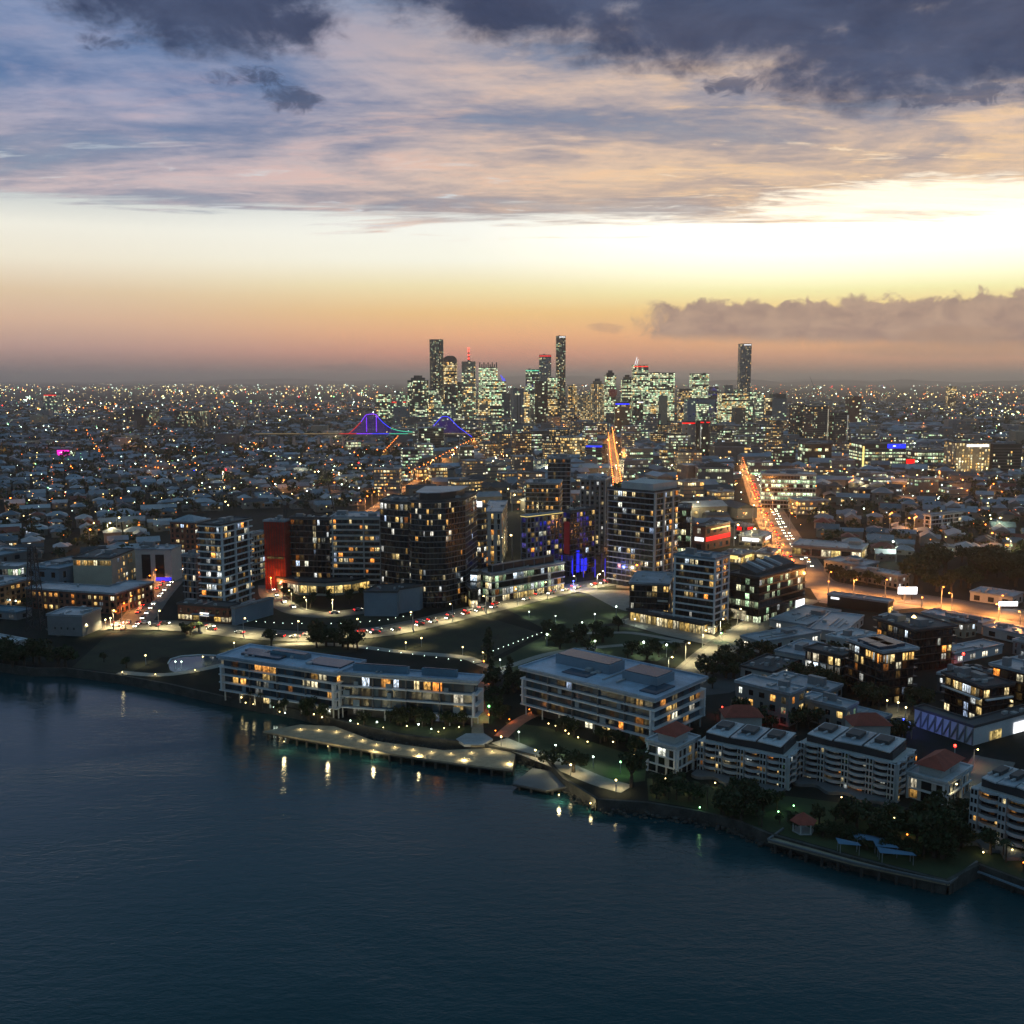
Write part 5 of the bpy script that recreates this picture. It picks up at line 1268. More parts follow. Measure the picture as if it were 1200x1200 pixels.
# right-hand cluster
for x0, x1, yt, d, lab in ((928, 947, 475, 1850, 'left of three dark apartment towers at the right'), (946, 975, 477, 1780, 'broad middle one of three dark apartment towers at the right'), (969, 998, 484, 1800, 'right one of three dark apartment towers with a pale edge')):
    t, p, h, c = tower(lab, x0, x1, yt, d, cat='tower', lit=.3, yaw=24, group='three dark towers at the right', **{**FL, 'fband': (1.2, 'concrete_dark')})
    strip(t, 'corner_light', fpt(p, 0, .88, .4, GZ + 10), fpt(p, 0, .93, .4, GZ + 10), h - 14, 'window_white')
tower('dark office with yellow-green floors below the three dark towers', 943, 975, 521, 1350, cat='office', lit=.5, name='office_block', wall='black_panel')
t, p, h, c = tower('green-lit office with a blue rooftop sign', 1010, 1062, 521, 1320, cat='office', lit=.95, name='office_block', fband=(1.3, 'concrete_dark'))
strip(t, 'blue_sign', fpt(p, 0, .58, .6, GZ + h - 4.5), fpt(p, 0, .98, .6, GZ + h - 4.5), 5.2, 'sign_blue'); strip(t, 'light_strip', fpt(p, 0, .02, .6, GZ + 4), fpt(p, 0, .06, .6, GZ + 4), h - 6, 'roof_yellow')
q0, q1 = fpt(p, 0, .7, .95, GZ + h - 2.6), fpt(p, 0, .76, .95, GZ + h - 2.6); strip(t, 'sign_mark', q0, q1, 1.6, 'sign_white')
t, p, h, c = tower('small block with a red sign between two lit offices', 1062, 1072, 538, 1330, cat='office', lit=.2, name='office_block'); strip(t, 'red_sign', fpt(p, 0, .0, .5, GZ + h - 6), fpt(p, 0, 1, .5, GZ + h - 6), 6, 'sign_red')
tower('wide lit office right of the red sign', 1072, 1119, 530, 1330, cat='office', lit=.9, name='office_block', fband=(1.3, 'concrete_dark'))
tower('brown hotel with a white line of light along its roof', 1121, 1161, 519, 1260, cat='hotel', lit=.55, name='hotel', wall='tan_render', top='white', **{**FL, 'win': [('window_warm', 1), ('window_amber', 1)]})
tower('dark grid-faced tower right of the brown hotel', 1164, 1198, 521, 1270, cat='tower', lit=.15, name='apartment_tower', wall='black_panel', fband=(.8, 'concrete_dark'), **FL)
tower('red-brown block far behind the three dark towers', 995, 1010, 465, 2500, cat='tower', lit=.15, wall='brick')
tower('slim lit tower far away on the right', 1112, 1121, 453, 4200, cat='tower', lit=.6, win=[('window_warm', 1)])
tower('dark slim tower far away on the left with a red light', 51, 66, 462, 3300, cat='tower', lit=.25, wall='grey_panel', top='red')
tower('left of two broad dark blocks on the left plain', 148, 178, 480, 2500, cat='tower', lit=.15, group='dark blocks on the left plain', **FL)
tower('right of two broad dark blocks on the left plain', 204, 236, 482, 2400, cat='tower', lit=.3, group='dark blocks on the left plain', **FL)
t, p, h, c = tower('building glowing magenta on the left plain', 66, 82, 527, 1540, cat='building', lit=.4, name='lit_building'); strip(t, 'magenta_front', fpt(p, 0, .05, .6, GZ + 2), fpt(p, 0, .95, .6, GZ + 2), h - 2.5, 'lamp_magenta')
# blocks between the street and downtown
MID = [(652, 686, 513, 1480, 'broad apartment block with warm windows left of the bright main street', .5, 'window_warm', 'dark_panel'), (687, 707, 523, 1400, 'office with a blue line on its roof beside the bright main street', .7, 'window_office', 'dark_panel'),
       (731, 766, 526, 1380, 'office with lit bands just right of the bright main street', .8, 'window_office', 'tan_render'), (775, 782, 527, 1400, 'slim yellow-lit stair tower', 1.1, 'window_warm', 'dark_panel'),
       (797, 834, 546, 1100, 'low dark hall in front of the twin drum towers', .1, 'window_warm', 'concrete_dark'), (818, 861, 549, 1080, 'round-roofed low hall with green lights', .3, 'window_office', 'concrete_dark'),
       (838, 880, 524, 1450, 'wide dark arena with a curved roof', .05, 'window_warm', 'concrete_dark'), (880, 906, 542, 1250, 'lit low office left of the broad banded office', .7, 'window_office', 'concrete_dark'),
       (625, 641, 540, 1250, 'small bright white office in front of the dark stepped flats', .9, 'window_white', 'pale_render'), (488, 520, 502, 1640, 'dark block below the right arch of the bridge', .2, 'window_white', 'black_panel'),
       (486, 500, 550, 1180, 'brick block with amber windows by the orange street', .5, 'window_amber', 'brick'), (500, 524, 548, 1170, 'floodlit brick block by the orange street', .6, 'window_warm', 'orange_brick'),
       (403, 425, 518, 1700, 'low office with white floor bands near the bridge', .7, 'window_white', 'dark_panel'), (700, 716, 497, 2000, 'white civic building lit from below', .4, 'window_white', 'pale_render'),
       (784, 794, 590, 900, 'small pale block behind the big banded tower', .3, 'window_warm', 'pale_render'), (796, 826, 565, 980, 'pink-grey block behind the black glass office', .3, 'window_warm', 'tan_render'),
       (832, 862, 577, 960, 'brown flats with small yellow windows right of the pink-grey block', .5, 'window_warm', 'tan_render'), (1072, 1085, 565, 1180, 'small block with bright vertical lights', .8, 'window_warm', 'dark_panel'),
       (1040, 1062, 553, 1200, 'dark rounded block in front of the green-lit office', .15, 'window_warm', 'grey_panel'), (976, 1005, 540, 1280, 'grey lit block between two lit offices', .3, 'window_white', 'grey_panel'),
       (598, 612, 577, 960, 'grey flats left of the dark stepped flats', .3, 'window_warm', 'mid_render'), (545, 562, 605, 860, 'dark flats behind the sign block', .3, 'window_warm', 'mid_render'),
       (1085, 1125, 545, 1340, 'grey office under the wide lit office', .4, 'window_warm', 'mid_render'), (700, 713, 586, 900, 'pale block left of the big banded tower', .4, 'window_warm', 'pale_render')]
for x0, x1, yt, d, lab, lit, w, wall in MID:
    t, p, h, c = tower(lab, x0, x1, yt, d, cat='building', name='city_block', lit=lit, win=[(w, 1)], wall=wall, yaw=R.uniform(-10, 25), fband=(.9, 'concrete_dark'), fh=3.8, roof='roof_metal', plant=2, mode='office' if w in ('window_office', 'window_white') else 'resi')
    if 'arena' in lab or 'round-roofed' in lab:
        K = 5
        for i in range(K): MB().prism(offset(p, -2 - i * 3.2), GZ + h + .4 + i * 1.1, GZ + h + 1.5 + i * 1.1).build('roof_shell', ['roof_dark'], t)
    if 'blue line' in lab: strip(t, 'blue_line', fpt(p, 0, 0, .5, GZ + h - 1), fpt(p, 0, 1, .5, GZ + h - 1), 1.6, 'sign_blue')
# ------------------------------------------------------------------ steel bridge lit in rainbow colours
by = 1750.0
bz = PY(440, 510, by).z
def bp(x, y): return PY(x, y, by)
t = thing('steel_bridge', 'steel cantilever bridge lit violet, blue and teal', 'bridge', (bp(440, 510).x, by, GZ))
mb = MB(); A, B = bp(300, 508), bp(555, 510); block_out([(A.x, by - 14), (B.x, by - 14), (B.x, by + 20), (A.x, by + 20)], 6); mb.box(((A.x + B.x) / 2, by + 6, A.z - 2.5), (B.x - A.x, 14, 2.4)); mb.build('deck', ['concrete_dark'], t)
for i in range(9):
    x = 300 + i * 14.5; q = bp(x, 510)
    MB().box((q.x, by + 6, GZ), (3, 10, q.z - GZ - 4)).build('pier', ['concrete'], t)
for x in (437, 521):
    q = bp(x, 511)
    MB().box((q.x, by + 6, GZ), (8, 14, q.z - GZ - 3)).build('pier', ['concrete'], t)
def chord(pts, mats):
    P = smooth([(bp(x, y).x, bp(x, y).z) for x, y in pts], 5)
    for side in (0, 12):
        mb = MB(); mb2 = MB(); ms = []
        for i, (a, b) in enumerate(zip(P, P[1:])):
            mb.bar((a.x, by + side, a.y), (b.x, by + side, b.y), 1.2)
        o = mb.build('truss', ['dark_metal'], t)
        if side == 0:
            n = len(P) - 1
            for j, mt in enumerate(mats):
                i0, i1 = j * n // len(mats), (j + 1) * n // len(mats); mb2 = MB()
                for a, b in zip(P[i0:i1], P[i0 + 1:i1 + 1]): mb2.bar((a.x, by - 1.3, a.y), (b.x, by - 1.3, b.y), 1.0)
                mb2.build('light_strip', [mt], o)
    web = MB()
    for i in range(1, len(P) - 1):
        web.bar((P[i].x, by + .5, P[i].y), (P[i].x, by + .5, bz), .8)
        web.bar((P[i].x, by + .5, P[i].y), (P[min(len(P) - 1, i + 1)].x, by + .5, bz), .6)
    web.build('truss', ['violet_web_glow'], t)  # web steel itself glows violet, standing for light cast on it
chord([(409, 508), (416, 502), (423, 494.5), (428, 487.5), (432, 485.5), (440, 485.5), (444, 490), (450, 496), (458, 501.5), (470, 505), (488, 506.5)], ['bridge_red', 'bridge_violet', 'bridge_violet', 'bridge_blue', 'teal_strip'])
chord([(490, 506.5), (500, 504), (508, 499), (514, 492.5), (518, 488.5), (525, 488.5), (530, 493), (537, 500), (545, 506), (553, 512)], ['bridge_violet', 'bridge_blue', 'bridge_blue', 'bridge_blue'])
for x0, x1, mt in ((398, 418, 'bridge_red'), (418, 436, 'bridge_violet'), (436, 456, 'bridge_blue'), (456, 478, 'teal_strip'), (478, 552, 'deck_glow'), (300, 352, 'deck_glow'), (356, 396, 'deck_glow')):
    A, B = bp(x0, 508.5), bp(x1, 509.5); strip(t, 'deck_light', (A.x, by - 1.6, A.z), (B.x, by - 1.6, A.z), .9, mt, .6)
for x0, y0, y1 in ((429.5, 489, 506), (441, 487, 506)):
    A, B = bp(x0, y0), bp(x0, y1); MB().bar((A.x, by - 1.2, A.z), (A.x, by - 1.2, B.z), .8).build('pylon_light', ['bridge_violet'], t)
A, B = bp(494, 512), bp(494, 532); t2 = thing('light_column', 'tall thin white column of light beside the bridge', 'light column', (A.x, by - 60, GZ)); MB().box((A.x, by - 60, GZ), (2.4, 2.4, 40)).build('shaft', ['window_white'], t2); MB().box((A.x, by - 60, GZ + 40.01), (3.2, 3.2, 1.)).build('cap', ['dark_metal'], t2)
crane('far crane leaning left on the skyline at the right', 953, 482, 452, 949, 441)
# ------------------------------------------------------------------ trees
m, nt, b = new_mat('leaves')
r = geo(nt, 'Random Per Island'); oi = nt.nodes.new('ShaderNodeObjectInfo'); ro = E(nt, oi.outputs['Random'])
c = mixc(nt, r, (.014, .026, .010), (.045, .068, .024)); c = mixc(nt, ro * .6, c, (.05, .05, .02))
lk(nt, b.inputs['Base Color'], c); b.inputs['Roughness'].default_value = .7; b.inputs['Specular IOR Level'].default_value = .25
def leafball(mb, rr, c, rx, rz, n, leaf):
    for _ in range(n):
        u, v = rr.uniform(-1, 1), rr.uniform(0, 2 * pi); k = math.sqrt(1 - u * u); q = rr.uniform(.55, 1.05)
        p = Vector((c[0] + rx * q * k * math.cos(v), c[1] + rx * q * k * math.sin(v), c[2] + rz * q * u))
        n1 = Vector((rr.gauss(0, 1), rr.gauss(0, 1), rr.gauss(0, 1) + .5)).normalized(); t = n1.cross(Vector((rr.gauss(0, 1), rr.gauss(0, 1), rr.gauss(0, 1)))).normalized(); w = n1.cross(t)
        s = leaf * rr.uniform(.6, 1.4)
        mb.face([p - t * s, p + w * s * .6, p + t * s, p - w * s * .6])
def make_tree(kind, seed):
    rr = random.Random(seed); cr = MB(); tr = MB()
    if kind == 'round':
        tr.bar((0, 0, -.3), (0, 0, 3.4), .8, w2=.5, n=6)
        for i in range(5):
            a = rr.uniform(0, 6.28); L = rr.uniform(1.6, 3); tr.bar((0, 0, 2.8), (L * math.cos(a), L * math.sin(a), 5 + rr.random() * 2), .35, w2=.12)
        for i in range(9):
            a = rr.uniform(0, 6.28); d = rr.uniform(.6, 2.8); leafball(cr, rr, (d * math.cos(a), d * math.sin(a), rr.uniform(4.2, 7.4)), rr.uniform(1.4, 2.4), rr.uniform(1.1, 1.9), 55, .55)
    elif kind == 'tall':
        tr.bar((0, 0, -.3), (0, 0, 10), .8, w2=.2, n=6)
        for i in range(11):
            z = 2.4 + i * 1.05; w = 2.7 * (1 - i / 13) ** .6; leafball(cr, rr, (rr.uniform(-.4, .4), rr.uniform(-.4, .4), z), w, 1.2, 46, .5)
    elif kind == 'wide':
        tr.bar((0, 0, -.3), (0, 0, 2.6), 1.1, w2=.8, n=6)
        for i in range(7):
            a = rr.uniform(0, 6.28); L = rr.uniform(2.5, 5); tr.bar((0, 0, 2.2), (L * math.cos(a), L * math.sin(a), 4 + rr.random() * 2), .45, w2=.15)
        for i in range(13):
            a = rr.uniform(0, 6.28); d = rr.uniform(1, 5); leafball(cr, rr, (d * math.cos(a), d * math.sin(a), rr.uniform(3.8, 6.6)), rr.uniform(1.6, 2.6), rr.uniform(1, 1.7), 50, .6)
    elif kind == 'palm':
        tr.bar((0, 0, -.3), (.2, 0, 6.5), .42, w2=.28, n=6)
        for i in range(15):
            a = i / 15 * 6.28 + rr.random() * .3; p0 = Vector((.2, 0, 6.4))
            for j in range(4):
                u0, u1 = j / 4, (j + 1) / 4
                f = lambda u: p0 + Vector((math.cos(a) * 2.6 * u, math.sin(a) * 2.6 * u, 1.3 * u - 2.4 * u * u + .3 * math.sin(i)))
                s = Vector((-math.sin(a), math.cos(a), 0)) * .32 * (1.1 - u0); cr.face([f(u0) - s, f(u1) - s * .7, f(u1) + s * .7, f(u0) + s])
    return cr.data(kind + '_crown', ['leaves']), tr.data(kind + '_trunk', ['bark'])
TREES = {k: [make_tree(k, sd) for sd in (11, 23)] for k in ('round', 'tall', 'wide', 'palm')}
TREE_N = [0]
TL = {'round': ('broadleaf_tree', 'round-crowned dark broadleaf tree'), 'tall': ('conical_tree', 'tall narrow dark tree'), 'wide': ('spreading_tree', 'wide spreading dark tree'), 'palm': ('palm_tree', 'slim dark palm')}
def tree(kind, x, y, s, where, grp, z=GZ):
    nm, lab = TL[kind]; cr, tr = R.choice(TREES[kind])
    t = thing(nm, lab + ' ' + where, 'tree', (x, y, z), grp, R.uniform(0, 6.28)); sc = s * R.uniform(.85, 1.2); t.scale = (sc, sc, sc * R.uniform(.9, 1.15))
    add('crown', cr, t); add('trunk', tr, t); TREE_N[0] += 1
    return t
def tree_px(kind, x, y, s, where, grp): p = G(x, y); return tree(kind, p.x, p.y, s, where, grp)
def fill_trees(poly, n, where, grp, kinds, s0, s1, chk=False):
    xs, ys = [p[0] for p in poly], [p[1] for p in poly]; k = 0
    for _ in range(n * 20):
        if k >= n: break
        x, y = R.uniform(min(xs), max(xs)), R.uniform(min(ys), max(ys))
        if not inside(poly, x, y): continue
        p = G(x, y)
        if not free(p.x, p.y): continue
        tree(R.choice(kinds), p.x, p.y, R.uniform(s0, s1), where, grp); k += 1
fill_trees([(1066, 694), (1075, 665), (1120, 655), (1230, 640), (1230, 690), (1140, 690), (1120, 700)], 62, 'in the dark grove beside the orange-lit highway', 'trees in the dark grove by the highway', ('round', 'wide'), 1.1, 1.7)
fill_trees([(760, 922), (900, 940), (930, 965), (895, 972), (820, 950), (762, 940)], 42, 'on the river bank below the curved apartments', 'trees on the river bank', ('round', 'wide', 'palm'), .4, .85)
fill_trees([(940, 960), (1050, 962), (1130, 965), (1140, 1000), (1100, 1008), (1050, 1000)], 46, 'behind the riverside deck', 'trees behind the riverside deck', ('round', 'wide', 'palm'), .4, .8)
fill_trees([(1070, 955), (1125, 955), (1140, 1005), (1085, 1008)], 14, 'in the dense clump at the right of the deck', 'dense clump of trees right of the deck', ('round', 'wide'), .7, 1.0)
fill_trees([(905, 962), (960, 972), (1050, 990), (1100, 1014), (1060, 1016), (1000, 1004), (930, 980)], 34, 'low among the shrubs of the riverside deck', 'low bushes on the riverside deck', ('round', 'wide'), .25, .45)
fill_trees([(1150, 1000), (1230, 1010), (1230, 1030), (1160, 1015)], 6, 'at the foot of the right-edge apartments', 'trees by the right-edge apartments', ('round', 'palm'), .6, 1.0)
fill_trees([(-20, 768), (70, 775), (90, 783), (0, 782)], 12, 'on the dark bank at the left edge', 'trees on the dark left bank', ('round', 'wide'), .8, 1.3)
fill_trees([(640, 740), (740, 738), (790, 750), (790, 778), (690, 768), (640, 765)], 24, 'in the lamplit park', 'trees in the lamplit park', ('round', 'wide'), .5, .85)
fill_trees([(345, 744), (425, 752), (420, 762), (345, 758)], 11, 'between the curved road and the riverside apartments', 'trees by the curved road', ('round', 'wide'), .7, 1.1)
fill_trees([(410, 846), (550, 846), (553, 853), (420, 850)], 16, 'in the garden in front of the long riverside building', 'trees in front of the long riverside building', ('round', 'wide'), .45, .75)
fill_trees([(268, 818), (395, 846), (390, 850), (300, 832)], 16, 'in the waterside garden left of the wharf', 'trees in the waterside garden', ('round', 'palm'), .4, .7)
fill_trees([(572, 800), (612, 805), (614, 832), (572, 850)], 14, 'between the boardwalk and the building on columns', 'trees beside the boardwalk', ('round', 'tall', 'wide'), .5, .85)
fill_trees([(625, 838), (755, 872), (755, 888), (640, 856)], 20, 'in the terraces below the building on columns', 'trees below the building on columns', ('round', 'palm'), .4, .7)
fill_trees([(820, 770), (900, 760), (905, 790), (830, 812)], 16, 'around the dark car park', 'trees around the car park', ('round', 'wide'), .6, 1.0)
fill_trees([(826, 838), (1060, 852), (1060, 870), (930, 858), (830, 850)], 18, 'behind the curved apartments', 'trees behind the curved apartments', ('round', 'wide', 'palm'), .5, .9)
fill_trees([(880, 775), (1000, 770), (1090, 830), (1060, 850), (930, 800)], 36, 'among the flats of the works district', 'trees among the flats', ('round', 'wide'), .6, 1.0)
fill_trees([(300, 692), (440, 702), (425, 712), (350, 714), (318, 702)], 12, 'in the court below the arcade', 'trees below the arcade', ('round',), .5, .8)
fill_trees([(840, 730), (850, 745), (900, 722), (940, 704), (935, 700)], 8, 'along the street by the glass office', 'trees by the glass office', ('round',), .6, .8)
fill_trees([(190, 738), (300, 742), (300, 746), (190, 744)], 7, 'in the hedge below the curved road', 'bushes below the curved road', ('round',), .4, .6)
fill_trees([(40, 690), (60, 700), (66, 716), (30, 716)], 4, 'in front of the brick warehouse', 'trees in front of the brick warehouse', ('round',), .7, .9)
fill_trees([(960, 672), (1060, 682), (1050, 690), (960, 682)], 10, 'along the orange-lit highway', 'trees along the highway', ('round', 'wide'), .7, 1.)
tree_px('tall', 572, 776, 1.0, 'standing alone at the corner of the dark field', 'lone tall tree'); tree_px('tall', 576, 796, .7, 'beside the red-lit walk', 'slim tree by the walk')
tree_px('round', 740, 922, 1.1, 'with dense crown beside the small white villa', 'dense tree by the villa'); tree_px('wide', 648, 897, .8, 'leaning over the promenade', 'trees on the promenade'); tree_px('wide', 672, 905, .7, 'by the promenade lamp', 'trees on the promenade')
tree_px('round', 318, 757, .9, 'alone on the lamplit grass', 'lone tree on the grass'); tree_px('round', 122, 776, .5, 'lit by a lamp on the left river park', 'small trees on the left river park'); tree_px('round', 148, 783, .6, 'lit by a lamp on the left river park', 'small trees on the left river park')
print('TREES', TREE_N[0])

nw_ = 0; WP = [(870, 745), (1000, 712), (1200, 742), (1215, 830), (1075, 828), (1000, 832), (870, 798)]
for _ in range(700):
    if nw_ >= 26: break
    q = (R.uniform(870, 1215), R.uniform(712, 832))
    if not inside(WP, *q): continue
    p = G(*q); w_, d_ = R.uniform(7, 15), R.uniform(6, 11)
    if not all(free(p.x + u * w_ * .7, p.y + v * d_ * .7) for u in (-1, 0, 1) for v in (-1, 0, 1)): continue
    a_ = R.choice((.5, .72)); co, si = math.cos(a_), math.sin(a_)
    pl = [(p.x + co * u * w_ / 2 - si * v * d_ / 2, p.y + si * u * w_ / 2 + co * v * d_ / 2) for u, v in ((-1, -1), (1, -1), (1, 1), (-1, 1))]
    building('workshop', 'small low workshop squeezed between the larger buildings of the works district', 'building', pl, R.uniform(3.4, 7), 'shed', 'small workshops of the works district', ov=dict(fh=3.2, bay=3.4, lit=.3, wall=R.choice(('grey_panel', 'mid_render', 'concrete_dark', 'tan_render')), roof=R.choice(('roof_metal', 'roof_dark', 'roof_pale')), plant=1)); nw_ += 1
print('WORKSHOPS', nw_)
# ------------------------------------------------------------------ houses of the suburbs
ROOFS = ['house_roof_grey', 'house_roof_pale', 'house_roof_dark', 'house_roof_blue', 'house_roof_tile']
surf('roof_house', (.17, .21, .25), .6, .2, .08, island=.8)
for q_, c_ in (('grey', (.19, .23, .27)), ('pale', (.32, .35, .38)), ('dark', (.035, .04, .045)), ('blue', (.07, .13, .17)), ('tile', (.15, .035, .02))): surf('house_roof_' + q_, c_, .6, .25, .08)
def house_proto(kind, mat):
    wl, rf = MB(), MB()
    def gable(cx, cy, w, d, zw, rise, along_x=True, over=.5):
        wl.box((cx, cy, -.3), (w, d, zw + .3))
        a, c = w / 2 + over, d / 2 + over
        if along_x:
            v = [(cx - a, cy - c, zw), (cx + a, cy - c, zw), (cx + a, cy + c, zw), (cx - a, cy + c, zw), (cx - a, cy, zw + rise), (cx + a, cy, zw + rise)]
            rf.mesh(v, [(0, 1, 5, 4), (2, 3, 4, 5), (0, 4, 3), (1, 2, 5), (3, 2, 1, 0)])
        else:
            v = [(cx - a, cy - c, zw), (cx + a, cy - c, zw), (cx + a, cy + c, zw), (cx - a, cy + c, zw), (cx, cy - c, zw + rise), (cx, cy + c, zw + rise)]
            rf.mesh(v, [(1, 2, 5, 4), (3, 0, 4, 5), (0, 1, 4), (2, 3, 5), (3, 2, 1, 0)])
    def hip(cx, cy, w, d, zw, rise, over=.6):
        wl.box((cx, cy, -.3), (w, d, zw + .3)); a, c = w / 2 + over, d / 2 + over; k = max(.3, a - c * .9)
        v = [(cx - a, cy - c, zw), (cx + a, cy - c, zw), (cx + a, cy + c, zw), (cx - a, cy + c, zw), (cx - k, cy, zw + rise), (cx + k, cy, zw + rise)]
        rf.mesh(v, [(0, 1, 5, 4), (1, 2, 5), (2, 3, 4, 5), (3, 0, 4), (3, 2, 1, 0)])
    if kind == 0: hip(0, 0, 13, 10, 4.2, 2.6); hip(3.5, -4.6, 6, 6, 4.0, 2.0); win = [(-3, -5.06, 2.4), (3.5, -7.66, 2.2), (-5, -5.06, 2.4)]
    elif kind == 1: gable(0, 0, 14, 9, 5.6, 3., True); gable(-3, -4, 5.5, 6, 4.6, 2.4, False); win = [(3, -4.56, 3), (-3, -7.06, 2.4), (5.5, -4.56, 3)]
    elif kind == 2: hip(0, 0, 10, 10, 6.2, 2.6); win = [(-2.4, -5.06, 4.4), (2.4, -5.06, 4.4), (2.4, -5.06, 1.7)]
    else: gable(0, 0, 20, 11, 5.4, 2.2, True, .4); win = [(-6, -5.56, 2.8), (0, -5.56, 2.8), (6, -5.56, 2.8)]
    return wl, rf, win
PROTO = {}
for k in range(4):
    for mt in ROOFS:
        wl, rf, win = house_proto(k, mt)
        PROTO[k, mt] = (wl.data('house_wall', ['house_wall']), rf.data('house_roof', [mt]), win, wl, rf)
RN = {'house_roof_grey': 'grey-blue metal', 'house_roof_pale': 'pale', 'house_roof_dark': 'dark', 'house_roof_blue': 'blue', 'house_roof_tile': 'red tiled'}
KN = {0: ('house', 'winged hip-roofed house'), 1: ('house', 'cross-gabled house'), 2: ('house', 'two-storey square house'), 3: ('hall', 'long gabled hall')}
EX = [[(-60, 640), (0, 600), (520, 600), (560, 620), (940, 620), (960, 700), (1230, 760), (1230, 1200), (-60, 1200)]]   # built by hand above
def in_poly_px(polys, p):
    q = PX(p)
    return any(inside(pl, *q) for pl in polys), q
HZ = [[(-70, 449), (470, 449), (475, 500), (470, 560), (440, 600), (300, 600), (195, 606), (190, 660), (150, 690), (-70, 690)],
      [(925, 449), (1280, 449), (1280, 660), (1100, 660), (1080, 650), (1050, 660), (970, 664), (945, 640), (960, 604), (1140, 580), (1130, 498), (925, 498)]]
CZ = [[(470, 449), (925, 449), (925, 498), (1130, 498), (1140, 580), (960, 604), (930, 640), (860, 640), (700, 600), (600, 600), (548, 590), (450, 585), (470, 560)]]
lots = []
def grid(polys, ang, sx, sy, dmin, dmax, kind, jit):
    co, si = math.cos(ang), math.sin(ang)
    n = int(dmax / min(sx, sy)) + 2
    for i in range(-int(dmax * .95 / sx), int(dmax * .95 / sx)):
        for j in range(-int(dmax * .95 / sy), int(dmax * 1.2 / sy)):
            kd_ = 't' if kind == 'h' and i % 8 == 0 and R.random() < .4 else kind
            u, v = i * sx, j * sy + (0 if j % 2 else sy * .25)
            x, y = u * co - v * si, u * si + v * co
            if not (dmin < y < dmax) or abs(x) > y * .74 + 40: continue
            x += R.uniform(-jit, jit); y += R.uniform(-jit, jit)
            ok, q = in_poly_px(polys, (x, y, GZ))
            g_ = 13 if kind == 'c' else 7
            if ok and free(x, y) and free(x - g_, y) and free(x + g_, y) and free(x, y - g_) and free(x, y + g_): lots.append((y, x, kd_, q))
grid(HZ[:1], .42, 18, 23, 640, 2300, 'h', 2.5); grid(HZ[1:], -.3, 18, 24, 600, 2300, 'h', 2.5)
grid(HZ, .3, 38, 48, 2300, 5200, 'h', 10); grid(CZ, .25, 34, 38, 620, 2500, 'c', 4)
grid([[(1235, 655), (1480, 655), (1480, 1010), (1330, 1010), (1250, 960), (1225, 860)], [(-230, 640), (-72, 640), (-72, 730), (-230, 730)]], -.3, 19, 24, 230, 700, 'h', 2.)
lots.sort(); print('LOTS', len(lots))
nm_ = 0; keep = []
for (y, x, kd, q) in lots:
    if kd == 'c' and y > 700 and nm_ < 170 and R.random() < .2:
        h = R.uniform(13, 30) * (1 if y < 1300 else 1.35) * (.5 if q[0] > 925 else 1); w, dd = R.uniform(18, 32), R.uniform(14, 22); a_ = R.uniform(-.1, .5); co, si = math.cos(a_), math.sin(a_)
        pl = [(x + co * u * w / 2 - si * v * dd / 2, y + si * u * w / 2 + co * v * dd / 2) for u, v in ((-1, -1), (1, -1), (1, 1), (-1, 1))]
        off = R.random() < .5
        building('midrise_block', 'mid-rise office block with pale lit floors in the middle district' if off else 'mid-rise apartment block with warm lit windows in the middle district', 'building', pl, h, 'far_office' if off else 'far_flats', 'mid-rise blocks of the middle district',
                 ov=dict(lit=R.uniform(.35, .9) if off else R.uniform(.25, .55), win=[('city_office', 2), ('window_white', 1)] if off else [('city_warm', 2), ('window_amber', 1)], wall=R.choice(('mid_render', 'concrete_dark', 'tan_render', 'grey_panel', 'dark_panel')), roof=R.choice(('roof_metal', 'roof_dark')), fband=(1., 'concrete_dark'), bay=3.4))
        nm_ += 1
    else: keep.append((y, x, kd, q))
lots = [l for l in keep if free(l[1], l[0])]; print('MIDRISE', nm_)
hs_wall, hs_roof, hs_win = MB(), MB(), MB(); nh = 0; ntree = TREE_N[0]; far_t = []
WM = ['window_warm', 'window_amber', 'window_white', 'window_office']
winmats = WM
cb = 0
